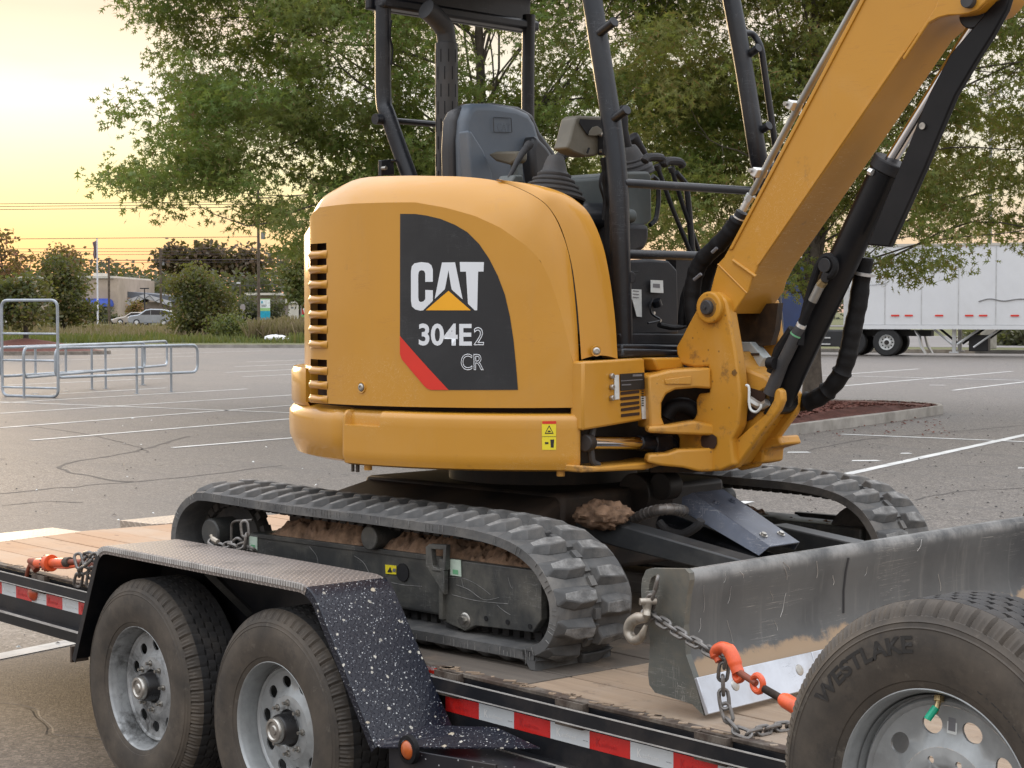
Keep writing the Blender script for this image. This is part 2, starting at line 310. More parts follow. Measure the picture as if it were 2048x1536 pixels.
# diamond tread plate (raised lozenges) : worn top, paint splatter below
def diamond(name, base, worn, wear, spots, cell=54.0):
    m, t, b, o = nodes_of(name); g = G(t)
    sp_ = g.n('ShaderNodeSeparateXYZ'); uvn = g.c.outputs['UV']; mp_ = g.n('ShaderNodeMapping'); g.L(uvn, mp_.inputs[0]); mp_.inputs['Rotation'].default_value = (0, 0, R_(45)); mp_.inputs['Scale'].default_value = (cell, cell, 1)
    g.L(mp_.outputs[0], sp_.inputs[0]); x, y = sp_.outputs[0], sp_.outputs[1]
    par = g.m('MODULO', g.m('ABSOLUTE', g.m('ADD', g.m('FLOOR', x), g.m('FLOOR', y))), 2.0)
    fx = g.m('SUBTRACT', g.m('FRACT', x), .5); fy = g.m('SUBTRACT', g.m('FRACT', y), .5)
    def ell(a, bb): return g.m('ADD', g.m('POWER', g.m('DIVIDE', a, .55), 2), g.m('POWER', g.m('DIVIDE', bb, .17), 2))
    d = g.m('ADD', g.m('MULTIPLY', ell(fx, fy), par), g.m('MULTIPLY', ell(fy, fx), g.m('SUBTRACT', 1.0, par)))
    hgt = g.step(d, 1.1, .5)
    wr = g.m('MULTIPLY', g.step(g.noise(3.0, 8, .7), .62-wear*.4, .85-wear*.4), 1)
    wr = g.m('MULTIPLY', wr, g.m('ADD', .35, g.m('MULTIPLY', hgt, .6)), clamp=True)
    c = g.mix(wr, base, worn)
    if spots:
        s = None
        for sc, th, col in ((150, .20, (.36, .38, .41)), (70, .17, (.46, .46, .45)), (34, .17, (.52, .49, .42)), (15, .11, (.46, .40, .30))):
            vv = g.vor(sc, src='Object'); nz = g.noise(sc*3.1, 3)
            k = g.m('MULTIPLY', g.step(g.m('ADD', vv.outputs[0], g.m('MULTIPLY', g.m('SUBTRACT', nz, .5), .5)), th*1.2, th*.8), g.step(g.m('FRACT', g.m('MULTIPLY', vv.outputs['Color'], 7.3)), .52, .68))
            c = g.mix(k, c, col)
    g.put(b.inputs['Base Color'], c); g.put(b.inputs['Roughness'], g.m('ADD', .34, g.m('MULTIPLY', wr, .15))); g.put(b.inputs['Metallic'], g.m('MULTIPLY', wr, .6))
    g.L(g.bump(hgt, .8, .003), b.inputs['Normal'])
diamond('tread_worn', (.07, .06, .055), (.44, .38, .34), .95, False)
diamond('tread_spots', (.005, .007, .016), (.045, .05, .075), .15, True)
diamond('tread_ramp', (.34, .27, .21), (.62, .52, .42), .8, False, 30)
# gearbox style side panel of the trailer, splattered
m, t, b, o = nodes_of('splatter_black'); g = G(t); c = (.012, .012, .016)
c = g.mix(g.m('MULTIPLY', g.step(g.noise(5, 5), .5, .75), .4), c, (.07, .055, .045))
for sc, th, col in ((60, .16, (.40, .40, .40)), (24, .13, (.45, .42, .34))):
    vv = g.vor(sc, src='Object'); nz = g.noise(sc*3.1, 3)
    k = g.m('MULTIPLY', g.step(g.m('ADD', vv.outputs[0], g.m('MULTIPLY', g.m('SUBTRACT', nz, .5), .2)), th*1.15, th*.8), g.step(g.m('FRACT', g.m('MULTIPLY', vv.outputs['Color'], 7.3)), .5, .6))
    c = g.mix(k, c, col)
g.put(b.inputs['Base Color'], c); b.inputs['Roughness'].default_value = .4
# tyre: brown road dust on the wall, black tread
m, t, b, o = nodes_of('tyre_rubber'); g = G(t)
c = g.mix(g.step(g.noise(4.5, 7, .65), .3, .75), (.040, .033, .026), (.100, .080, .060))
c = g.mix(g.m('MULTIPLY', g.step(g.noise(11, 6, .75), .5, .72), .6), c, (.022, .020, .018)); c = g.mix(g.m('MULTIPLY', g.step(g.noise(26, 4, .7), .6, .7), .4), c, (.14, .12, .095))
g.put(b.inputs['Base Color'], c); b.inputs['Roughness'].default_value = .7; g.L(g.bump(g.noise(70, 5), .2, .002), b.inputs['Normal'])
simple('tyre_tread', (.030, .029, .029), .78, var=.25, dirt=(.09, .078, .065), dirt_amt=.5, scale=14, bump=.3, bscale=90)
simple('tyre_letter', (.022, .020, .018), .6, var=.1)
# blade steel
m, t, b, o = nodes_of('blade_steel'); g = G(t)
c = g.mix(g.step(g.noise(1.8, 6, .6), .3, .7), (.050, .053, .056), (.115, .117, .115))
v = g.map((9, 9, .7)); st = g.noise(3, 5, .6, vec=v)
c = g.mix(g.m('MULTIPLY', g.step(st, .52, .75), .4), c, (.22, .215, .20))
v2 = g.map((1, .25, 10), rot=(.5, 0, 0)); s2 = g.noise(7, 3, .5, vec=v2, dist=1.0)
sc = g.m('MULTIPLY', g.step(g.m('ABSOLUTE', g.m('SUBTRACT', s2, .5)), .006, 0), g.step(g.noise(5, 3), .5, .62))
c = g.mix(g.m('MULTIPLY', sc, .8), c, (.42, .40, .36))
spz = g.n('ShaderNodeSeparateXYZ'); g.L(g.c.outputs['Object'], spz.inputs[0])
zz = g.m('ADD', spz.outputs[2], g.m('MULTIPLY', g.m('SUBTRACT', g.noise(6, 6, .7), .5), .12))
c = g.mix(g.m('MULTIPLY', g.step(zz, .155, .135), .9), c, (.36, .25, .15))
tp = g.m('MULTIPLY', g.step(spz.outputs[2], .355, .385), g.step(g.noise(3.5, 8, .75), .35, .6)); c = g.mix(g.m('MULTIPLY', tp, .55), c, (.42, .41, .39))
g.put(b.inputs['Base Color'], c); g.put(b.inputs['Roughness'], g.m('ADD', .40, g.m('MULTIPLY', g.noise(6, 5), .25))); b.inputs['Metallic'].default_value = .15
simple('blade_plate', (.115, .12, .108), .5, metal=.2, dirt=(.36, .27, .17), dirt_amt=.55, scratch=.8, scr_col=(.42, .4, .36), scale=4)
# ground beyond
m, t, b, o = nodes_of('verge_grass'); g = G(t)
c = g.mix(g.noise(.12, 8, .7), (.065, .085, .028), (.13, .12, .05)); c = g.mix(g.m('MULTIPLY', g.step(g.noise(2.5, 5), .5, .7), .5), c, (.17, .14, .07))
g.put(b.inputs['Base Color'], c); b.inputs['Roughness'].default_value = 1; g.L(g.bump(g.noise(3, 5), 1, .1), b.inputs['Normal'])
simple('street_grey', (.16, .15, .145), .85, scale=.1)

# ------------------------------------------------------------------ mesh helpers
def V(*a): return Vector(a)
class MB:
    def __init__(s): s.v = []; s.f = []; s.m = []; s.uv = None
    def add(s, vs, fs, mi=0):
        k = len(s.v); s.v += [tuple(x) for x in vs]; s.f += [tuple(i+k for i in f) for f in fs]; s.m += [mi]*len(fs); return s
    def box(s, c, d, rot=None, mi=0):
        c = Vector(c); x, y, z = (q/2 for q in d); P = [Vector((a*x, b*y, e*z)) for a in (-1, 1) for b in (-1, 1) for e in (-1, 1)]
        if rot is not None: P = [rot @ p for p in P]
        return s.add([p+c for p in P], [(0, 1, 3, 2), (4, 6, 7, 5), (0, 4, 5, 1), (2, 3, 7, 6), (0, 2, 6, 4), (1, 5, 7, 3)], mi)
    def prism(s, P, vec, mi=0):
        n = len(P); P = [Vector(p) for p in P]; vec = Vector(vec)
        nr = Vector((0, 0, 0))
        for i in range(n): nr += P[i].cross(P[(i+1) % n])
        if nr.dot(vec) > 0: P = P[::-1]
        return s.add(P+[p+vec for p in P], [tuple(range(n)), tuple(range(2*n-1, n-1, -1))]+[(i, i+n, (i+1) % n+n, (i+1) % n) for i in range(n)], mi)
    def frame(s, a, b, up=None):
        d = (Vector(b)-Vector(a)).normalized(); u = Vector(up) if up else (Vector((0, 0, 1)) if abs(d.z) < .9 else Vector((1, 0, 0)))
        x = d.cross(u).normalized(); y = x.cross(d).normalized(); return d, x, y
    def cyl(s, a, b, r0, r1=None, n=16, mi=0, cap=True):
        r1 = r0 if r1 is None else r1; a = Vector(a); b = Vector(b); d, x, y = s.frame(a, b)
        A = [a+(x*math.cos(2*PI*i/n)+y*math.sin(2*PI*i/n))*r0 for i in range(n)]; B = [b+(x*math.cos(2*PI*i/n)+y*math.sin(2*PI*i/n))*r1 for i in range(n)]
        fs = [(i, (i+1) % n, (i+1) % n+n, i+n) for i in range(n)]
        if cap: fs += [tuple(range(n-1, -1, -1)), tuple(range(n, 2*n))]
        return s.add(A+B, fs, mi)
    def tube(s, P, r, n=10, closed=False, mi=0, cap=True, flat=1.0):
        P = [Vector(p) for p in P]; k = len(P); rr = r if hasattr(r, '__len__') else [r]*k
        vs = []; px = None
        for i, p in enumerate(P):
            a = P[(i-1) % k] if closed or i > 0 else p; b = P[(i+1) % k] if closed or i < k-1 else p
            d = (b-a).normalized()
            if px is None: u = Vector((0, 0, 1)) if abs(d.z) < .9 else Vector((1, 0, 0)); x = d.cross(u).normalized()
            else: x = (px-d*px.dot(d)).normalized()
            px = x; y = x.cross(d)
            vs += [p+(x*math.cos(2*PI*j/n)+y*math.sin(2*PI*j/n)*flat)*rr[i] for j in range(n)]
        fs = []
        for i in range(k if closed else k-1):
            q = (i+1) % k
            fs += [(i*n+j, q*n+j, q*n+(j+1) % n, i*n+(j+1) % n) for j in range(n)]
        if cap and not closed: fs += [tuple(range(n)), tuple(range(k*n-1, (k-1)*n-1, -1))]
        return s.add(vs, fs, mi)
    def lathe(s, prof, org, axis, n=32, mi=0, closed=False):
        org = Vector(org); ax = Vector(axis).normalized(); d, x, y = s.frame((0, 0, 0), ax)
        vs = []
        for (r, h) in prof: vs += [org+ax*h+(x*math.cos(2*PI*i/n)+y*math.sin(2*PI*i/n))*r for i in range(n)]
        k = len(prof); fs = []
        for i in range(k if closed else k-1):
            q = (i+1) % k; fs += [(i*n+j, i*n+(j+1) % n, q*n+(j+1) % n, q*n+j) for j in range(n)]
        return s.add(vs, fs, mi)
    def grid(s, fn, nu, nv, mi=0, closed_u=False):
        vs = [fn(i/(nu-1) if not closed_u else i/nu, j/(nv-1)) for i in range(nu) for j in range(nv)]
        fs = []
        for i in range(nu if closed_u else nu-1):
            q = (i+1) % nu; fs += [(i*nv+j, q*nv+j, q*nv+j+1, i*nv+j+1) for j in range(nv-1)]
        return s.add(vs, fs, mi)
def obj(name, mb, mat, parent=None, bevel=0, smooth=35, seg=2, fix=True, uvscale=None, label=None):
    me = bpy.data.meshes.new(name)
    if isinstance(mb, bpy.types.Mesh): me = mb
    else:
        me.from_pydata([tuple(v) for v in mb.v], [], mb.f); me.update()
        mats = mat if isinstance(mat, (list, tuple)) else [mat]
        for q in mats: me.materials.append(M[q])
        if len(mats) > 1: me.polygons.foreach_set('material_index', mb.m)
        if fix or smooth:
            bm = bmesh.new(); bm.from_mesh(me)
            if fix: bmesh.ops.remove_doubles(bm, verts=bm.verts, dist=1e-5); bmesh.ops.recalc_face_normals(bm, faces=bm.faces)
            if smooth:
                a = R_(smooth)
                for f in bm.faces: f.smooth = True
                for e in bm.edges:
                    if len(e.link_faces) == 2: e.smooth = e.calc_face_angle(0) < a
            bm.to_mesh(me); bm.free()
        if uvscale:
            uv = me.uv_layers.new(name='UVMap')
            for p in me.polygons:
                n = p.normal; ax = max(range(3), key=lambda i: abs(n[i]))
                for li in p.loop_indices:
                    c = me.vertices[me.loops[li].vertex_index].co
                    uv.data[li].uv = ((c.y, c.z) if ax == 0 else (c.x, c.z) if ax == 1 else (c.x, c.y))
    o = bpy.data.objects.new(name, me); COL.objects.link(o)
    if parent is not None: o.parent = parent
    if bevel:
        b = o.modifiers.new('bevel', 'BEVEL'); b.width = bevel; b.segments = seg; b.limit_method = 'ANGLE'; b.angle_limit = R_(32)
    if label: o['label'] = label
    return o
def empty(name, loc=(0, 0, 0), rz=0, label=None, cat=None, group=None):
    o = bpy.data.objects.new(name, None); COL.objects.link(o); o.location = loc; o.rotation_euler = (0, 0, rz); tag(o, label, cat, group); return o
def tag(o, label=None, cat=None, group=None, kind=None):
    if label: o['label'] = label
    if cat: o['category'] = cat
    if group: o['group'] = group
    if kind: o['kind'] = kind
    return o
def inst(src, parent=None, mat=None, name=None):
    o = bpy.data.objects.new(name or src.name.split('.')[0], src.data); COL.objects.link(o)
    if parent is not None: o.parent = parent
    if mat is not None: o.matrix_local = mat
    for md in src.modifiers:
        if md.type == 'BEVEL':
            b = o.modifiers.new('bevel', 'BEVEL'); b.width = md.width; b.segments = md.segments; b.limit_method = 'ANGLE'; b.angle_limit = md.angle_limit
    return o
def copy_tree(o, parent=None):
    c = o.copy(); COL.objects.link(c)
    if parent is not None: c.parent = parent
    for ch in list(o.children): copy_tree(ch, c)
    return c
def smooth_path(P, n=6):
    P = [Vector(p) for p in P]; out = []
    for i in range(len(P)-1):
        a = P[max(i-1, 0)]; b = P[i]; c = P[i+1]; d = P[min(i+2, len(P)-1)]
        for k in range(n):
            t = k/n; out.append(.5*((2*b)+(c-a)*t+(2*a-5*b+4*c-d)*t*t+(3*b-a-3*c+d)*t**3))
    out.append(P[-1]); return out
def round_path(P, rad, n=5, closed=False):
    """polyline with filleted corners"""
    P = [Vector(p) for p in P]; k = len(P); out = []
    for i, p in enumerate(P):
        if not closed and i in (0, k-1): out.append(p); continue
        a = P[(i-1) % k]; b = P[(i+1) % k]; u = (a-p); v = (b-p); r = min(rad, u.length*.49, v.length*.49)
        s0 = p+u.normalized()*r; s1 = p+v.normalized()*r
        for j in range(n+1):
            t = j/n; out.append(s0*(1-t)**2+p*2*t*(1-t)+s1*t*t)
    return out
def text_mesh(s, h, w=None, bold=0, outline=0, align='LEFT'):
    """glyph outlines -> (bmesh flat in XY) scaled to height h and width w"""
    cu = bpy.data.curves.new('t', 'FONT'); cu.body = s; cu.size = 1; cu.offset = bold; cu.resolution_u = 4
    if outline: cu.fill_mode = 'NONE'; cu.bevel_depth = outline; cu.bevel_resolution = 0
    o = bpy.data.objects.new('t', cu); COL.objects.link(o)
    dg = bpy.context.evaluated_depsgraph_get(); me = bpy.data.meshes.new_from_object(o.evaluated_get(dg))
    bm = bmesh.new(); bm.from_mesh(me); bpy.data.objects.remove(o); bpy.data.meshes.remove(me)
    xs = [v.co.x for v in bm.verts]; ys = [v.co.y for v in bm.verts]
    x0, x1, y0, y1 = min(xs), max(xs), min(ys), max(ys); ky = h/(y1-y0); kx = w/(x1-x0) if w else ky
    for v in bm.verts: v.co = Vector(((v.co.x-x0)*kx, (v.co.y-y0)*ky, v.co.z*ky if outline else 0))
    return bm
def poly_bm(polys):
    bm = bmesh.new()
    for P in polys:
        try: bm.faces.new([bm.verts.new((x, y*60, 0)) for x, y in P])
        except ValueError: pass
    bmesh.ops.triangulate(bm, faces=bm.faces[:], ngon_method='EAR_CLIP')
    return bm
def slice_bm(bm, step):
    if not bm.verts: return
    xs = [v.co.x for v in bm.verts]; x = math.floor(min(xs)/step)*step+step
    while x < max(xs):
        bmesh.ops.bisect_plane(bm, geom=bm.verts[:]+bm.edges[:]+bm.faces[:], plane_co=(x, 0, 0), plane_no=(1, 0, 0), dist=1e-7); x += step
def obj_bm(name, bm, fn, mat, parent=None, smooth=True, thick=0, label=None):
    """map a flat bmesh through fn(x,y,z)->3D and link it"""
    if thick:
        r = bmesh.ops.extrude_face_region(bm, geom=bm.faces[:]); 
        for v in [g_ for g_ in r['geom'] if isinstance(g_, bmesh.types.BMVert)]: v.co.z += thick
    for v in bm.verts: v.co = Vector(fn(v.co.x, v.co.y, v.co.z))
    for f in bm.faces: f.smooth = smooth
    me = bpy.data.meshes.new(name); bm.to_mesh(me); bm.free(); me.materials.append(M[mat])
    o = bpy.data.objects.new(name, me); COL.objects.link(o)
    if parent is not None: o.parent = parent
    if label: o['label'] = label
    return o
def cp(R, th, z): a = R_(th); return Vector((R*math.cos(a), R*math.sin(a), z))
def lerp_tab(tab, x):
    return float(np.interp(x, [a for a, b in tab], [b for a, b in tab]))

# ================================================================== mini excavator (local frame: x forward, y left, z up from the deck)
EX = empty('mini_excavator', (-.29393, 1.41425, .6), R_(4.3), 'yellow compact excavator with black open canopy chained down on the flat trailer deck', 'excavator')
def E(name, mb, mat, bevel=0, parent=None, **k): return obj(name, mb, mat, parent or EX, bevel, **k)
# ---- swing house: everything right of the operator lies on a drum round the slew centre
ZR = [(253.1,1.442),(258.6,1.482),(269.8,1.486),(279.8,1.484),(287.2,1.481),(293.9,1.461),(300.2,1.432),(305.3,1.393),(310.3,1.335),(313.3,1.286),(315.2,1.22),(317.2,1.121),(319.7,0.957),(321.2,0.815)]
def zr(th): return lerp_tab([(252, ZR[0][1]), (256, ZR[1][1]-.012)]+ZR[1:], th)
ZB = .793
slots = [(257.7,1.343),(257.6,1.291),(257.6,1.238),(257.6,1.185),(257.5,1.132),(257.5,1.079),(257.5,1.026),(257.4,0.934),(257.4,0.883),(257.4,0.833)]
TA, TB = 253.6, 261.3
hood = MB()
zs = [ZB]+sorted([z+d for _, z in slots for d in (-.0125, .0125)])+[1.42]
ths = [252, TA]+[TA+(TB-TA)*i/4 for i in range(1, 4)]+[TB, 262.2]
k0 = len(hood.v); hood.v += [tuple(cp(.955 if t > 252.5 else .945, t, z)) for t in ths for z in zs+[None] for z in [z if z is not None else zr(t)]]
nz = len(zs)+1
for i in range(len(ths)-1):
    for j in range(nz-1):
        if 1 <= i <= 4 and j % 2 == 1 and j < nz-2: continue
        hood.f.append((i*nz+j, (i+1)*nz+j, (i+1)*nz+j+1, i*nz+j+1)); hood.m.append(0)
hood.grid(lambda u, w: cp(.955, 262.2+u*(321.2-262.2), ZB+.006*u+w*(zr(262.2+u*59.0)-ZB-.006*u)), 50, 10)
RG = [cp(.955, t, z) for t, z in ZR]; RG[0] = cp(.945, 252, ZR[0][1])
TPa = [(246.9,1.517),(253.3,1.549),(265.7,1.581),(279.1,1.58),(288.7,1.574),(296.1,1.568),(303.1,1.554)]
TPb = [(312.7,1.49),(315.3,1.452),(317.6,1.382),(319.6,1.27),(321,1.055),(321.6,0.803)]
TP = [cp(.86, t, z) for t, z in TPa]+[cp(.885, t, z) for t, z in [(308.3,1.527)]]+[cp(.92, t, z) for t, z in TPb]
RGs = smooth_path(RG, 4)
for p_ in RGs[5:]: t_ = math.degrees(math.atan2(p_.y, p_.x)) % 360; c__ = cp(.9548, t_, zr(t_)-.003); p_.x, p_.y, p_.z = c__
if 1: TPs = smooth_path(TP, 4)
def ruled(A, B, bulge, n):
    def f(u, w):
        i = u*(len(A)-1); k = min(int(i), len(A)-2); t = i-k; a = A[k].lerp(A[k+1], t); b = B[k].lerp(B[k+1], t); p = a.lerp(b, w)
        o = Vector((p.x, p.y, 0)).normalized(); s = math.sin(PI*w)*min(1, (b-a).length/.12); return p+(o*.5+Vector((0, 0, .8)))*bulge*s
    return f
hood.grid(ruled(RGs, TPs, .012, 6), len(RGs), 6)
door = E('engine_hood', hood, 'yellow_paint', smooth=40)
for ths_, z in slots[:6]+slots[6:]:
    s = MB(); s.grid(lambda u, w: cp(.9555+.015*math.sin(PI*w)**.8*min(1, 6*u+.1, 6*(1-u)+.1), TA-.3+u*(TB-TA+.6), z-.0125-.029+.029*w), 14, 9); obj('louver_slat', s, 'yellow_paint', door)
inner = MB(); inner.grid(lambda u, w: cp(.905, 250+u*78, .80+w*(min(zr(250+u*78), 1.44)-.83)), 30, 3); E('hood_lining', inner, 'louver_dark')
# rear wall of the hood and roof cap
rw = MB(); rw.grid(lambda u, w: cp(.905 if u < .97 else .945, 110+u*142, .915+w*(1.40-.915)) , 30, 4)
rw.grid(lambda u, w: cp((.905 if u < .97 else .945)*(1-.11*w), 110+u*142, 1.40+w*.17-.02*w*w), 30, 5)
E('rear_panel', rw, 'yellow_paint')
SIL = [(330.6,0.957),(330,1.088),(328.8,1.222),(327.1,1.339),(324.2,1.438),(320.9,1.488),(316.5,1.521),(311,1.541),(304.3,1.555)]
SEA = [(321.8,0.957),(321.3,1.072),(320.7,1.171),(319.7,1.277),(317.7,1.387),(315.4,1.453),(312.8,1.491)]
A = smooth_path([cp(.92, t, z) for t, z in SEA]+[cp(.885, t, z) for t, z in [(308.4,1.528)]]+[cp(.86, t, z) for t, z in [(303.3,1.556)]], 4); B = smooth_path([cp(.87, t, z) for t, z in SIL], 4)
fp = MB(); fp.grid(ruled(A, B, .016, 8), len(A), 8)
fp.grid(lambda u, w: (lambda p: Vector((p.x*(1-.25*w), p.y*(1-.25*w), p.z)))(B[min(int(u*(len(B)-1)+.5), len(B)-1)]), len(B), 2)
front_panel = E('front_hood_panel', fp, 'yellow_paint', smooth=45)
rc = MB(); top = TPs[:27]+[cp(.87, t, z) for t, z in SIL[::-1][:6]]
rc.grid(lambda u, w: (lambda p: Vector((p.x*(1-.75*w), p.y*(1-.75*w)-.1*w, p.z-.002)))(top[min(int(u*(len(top)-1)+.5), len(top)-1)]), len(top), 4)
rc.grid(lambda u, w: cp(.81*(1-.7*w), 110+u*143, 1.553+.01*w), 20, 4); E('hood_top', rc, 'yellow_paint')
def pxlatch(name, R, th, z, r, mat='nut_steel'):
    c = cp(R, th, z); n = Vector((c.x, c.y, 0)).normalized(); m = MB(); m.lathe([(r*1.5, -.004), (r*1.45, .003), (r*1.15, .002), (r*1.1, -.001)], c, n, 24)
    o = obj(name, m, 'yellow_paint', door); k = MB(); k.lathe([(r, -.003), (r, .004), (r*.6, .006), (r*.55, .003), (0.0005, .003)], c, n, 20); obj('keyhole', k, mat, o); return o
LT = [(273.3,0.856),(324.9,0.986)]
pxlatch('latch', .957, LT[0][0], LT[0][1], .013); pxlatch('latch', .925, LT[1][0], LT[1][1]-.001, .012)
# ---- decal
def cylpoly(pts_, step=1.5):
    bm = poly_bm([pts_]); slice_bm(bm, step)
    for v in bm.verts: v.co.y /= 60
    return bm
D0 = [(283.7,1.444),(287.3,1.442),(289.8,1.436),(292.9,1.424),(296.1,1.403),(298.7,1.378),(301.1,1.339),(303.1,1.291),(304.9,1.233),(306.3,1.171),(307.3,1.1),(308,1.023),(308.5,0.94),(308.9,0.858),(294.7,0.855),(283.6,1.034)]
dec = obj_bm('hood_decal', cylpoly(D0), lambda x, y, z: cp(.9567, x, y), 'decal_black', door)
def dpart(name, px, mat, R=.9575): return obj_bm(name, cylpoly(px, 1.0), lambda x, y, z: cp(R, x, y), mat, dec)
dpart('red_stripe', [(283.6,1.034),(294.7,0.855),(290.8,0.854),(289.9,0.859),(289.3,0.867),(284,0.956),(283.6,0.973)], 'print_red')
CO = [(291.3,1.215),(291.3,1.255),(291,1.27),(290.3,1.278),(288.7,1.281),(287.1,1.277),(286.5,1.267),(286.3,1.25),(286.3,1.202),(286.3,1.152),(286.5,1.133),(287.3,1.123),(288.4,1.119),(289.1,1.12),(291.3,1.152),(291.3,1.187)]
CI = [(289.6,1.215),(289.6,1.242),(289.5,1.247),(289.3,1.252),(288.8,1.254),(288.3,1.252),(288.1,1.247),(288,1.238),(288,1.202),(288,1.163),(288.1,1.153),(288.3,1.149),(288.6,1.148),(289.1,1.149),(289.6,1.157),(289.6,1.188)]
q = MB(); q.add([cp(.9576, t, z) for t, z in CO]+[cp(.9576, t, z) for t, z in CI], [(i, i+1, i+17, i+16) for i in range(15)]); obj('letter_c', q, 'print_white', dec, smooth=0)
if 0: dpart('letter_c', [(291.3,1.215),(291.4,1.255),(291,1.27),(290.3,1.278),(289.3,1.281),(288.2,1.281),(287.2,1.277),(286.5,1.267),(286.3,1.25),(286.3,1.152),(286.5,1.133),(287.3,1.123),(288.4,1.119),(289.1,1.12),(291.3,1.152),(291.3,1.187),(289.6,1.188),(289.6,1.158),(289.2,1.149),(288.6,1.148),(288.1,1.154),(288,1.163),(288,1.238),(288.2,1.25),(288.8,1.254),(289.3,1.251),(289.6,1.241),(289.6,1.215)], 'print_white')
dpart('letter_a', [(293.3,1.279),(296.1,1.279),(297.7,1.156),(295.4,1.189),(295.2,1.203),(294.7,1.253),(294.1,1.203),(293.9,1.19),(291.7,1.158)], 'print_white')
dpart('letter_t', [(297.1,1.28),(302.1,1.279),(302,1.248),(300.9,1.248),(300.7,1.12),(300.2,1.12),(298.8,1.142),(298.4,1.248),(297.2,1.248)], 'print_white')
dpart('triangle', [(294.7,1.185),(289.7,1.12),(299.4,1.12)], 'print_amber')
def cyltext(name, s, box, mat, bold=0, outline=0, R=.9577, parent=None):
    (t0, z0), (t1, z1) = box; bm = text_mesh(s, abs(z1-z0), abs(t1-t0), bold, outline); 
    if not outline: slice_bm(bm, 1.0)
    return obj_bm(name, bm, lambda x, y, z: cp(R+z*.02, t0+x, min(z0, z1)+y), mat, parent or dec)
cyltext('model_number', '304E', [(288.1,1.076),(299.6,1.002)], 'print_white', .026)
cyltext('model_number', '2', [(300,1.064),(302.1,1.004)], 'print_white', 0, .022)
cyltext('model_number', 'CR', [(297.3,0.976),(302.1,0.921)], 'print_white', 0, .020)
# ---- counterweight
def cwr(th, z): return .975-(.024 if 269.6 < th < 279.6 and z > .728 else 0)
cw = MB(); prof = [(.90, .590), (.945, .587), (.966, .594), (.975, .622), (.975, .66), (.975, .70), (.975, .725), (.975, .732), (.974, .75), (.972, .762), (.960, .776), (.93, .780)]
def cwf(a, b, pr):
    def f(u, w):
        i = w*(len(pr)-1); k = min(int(i+1e-6), len(pr)-2); t = i-k; r, z = (pr[k][j]*(1-t)+pr[k+1][j]*t for j in (0, 1)); th = a+u*(b-a)
        e = min(th-a, b-th); r -= .012*max(0, 1-e/.8)**2; return cp(r-(.022 if 269.8 < th < 279.2 and z > .728 else 0), th, z)
    return f
cw.grid(cwf(268, 321.2, prof), 110, len(prof)*2-1); cw.grid(lambda u, w: cp(.963-.25*u, 321.2, .59+w*.185), 2, 2); E('counterweight_side', cw, 'yellow_paint', smooth=50)
cw = MB(); cw.grid(cwf(95, 266.9, [(.80, .590), (.89, .587), (.935, .60), (.961, .66), (.964, .72), (.961, .752), (.945, .772), (.89, .785)]), 90, 15); E('counterweight_rear', cw, 'yellow_paint', smooth=50)
cw = MB(); cw.grid(cwf(95, 249.6, [(.945, .775), (.954, .79), (.954, .895), (.945, .912), (.89, .918)]), 70, 9); cw.grid(lambda u, w: cp(.949-.06*u, 249.6, .79+.12*w), 2, 2); E('rear_bumper_step', cw, 'yellow_paint', smooth=50)
shell = MB(); shell.lathe([(.90, .60), (.925, .61), (.925, .79), (.90, .80)], (0, 0, 0), (0, 0, 1), 96); 
shell2 = MB(); shell2.grid(lambda u, w: cp(.90, 95+u*227, .60+.2*w), 60, 2); E('house_core', shell2, 'louver_dark')
for u in ((268.6, .578, .006), (270.2, .578, .007), (273.5, .588, .014), (317.5, .588, .014)):
    b_ = MB(); b_.cyl(cp(.93, u[0], u[1]-.018), cp(.93, u[0], u[1]+.012), u[2], n=10); E('bolt', b_, 'yellow_cast' if u[2] > .01 else 'rust_black')
# warning label on the counterweight
WL = [(313.6,0.757),(316.4,0.756),(316.4,0.661),(313.7,0.661),(313.6,0.747),(316.4,0.745),(313.6,0.705)]
wl = obj_bm('warning_label', cylpoly([WL[0], WL[1], WL[2], WL[3]], 1), lambda x, y, z: cp(.9762, x, y), 'print_yellow', EX)
def wlp(name, P, mat, R=.9768):
    (a, b), (c, d) = WL[3], WL[1]; return obj_bm(name, cylpoly([(a+x*(c-a), b+y*(d-b)) for x, y in P], .7), lambda x, y, z: cp(R, x, y), mat, wl)
wlp('label_header', [(0, .9), (1, .9), (1, 1), (0, 1)], 'print_red'); wlp('label_rule', [(0, .455), (1, .455), (1, .47), (0, .47)], 'print_black')
wlp('label_triangle', [(.18, .56), (.82, .56), (.5, .86)], 'print_black'); wlp('label_triangle', [(.27, .595), (.73, .595), (.5, .80)], 'print_yellow', .9773)
wlp('label_pictogram', [(.38, .62), (.62, .62), (.58, .67), (.42, .67)], 'print_black', .9778)
wlp('label_pictogram', [(.2, .2), (.45, .2), (.45, .27), (.2, .27)], 'print_black'); wlp('label_pictogram', [(.62, .08), (.82, .08), (.86, .36), (.58, .36)], 'print_black')
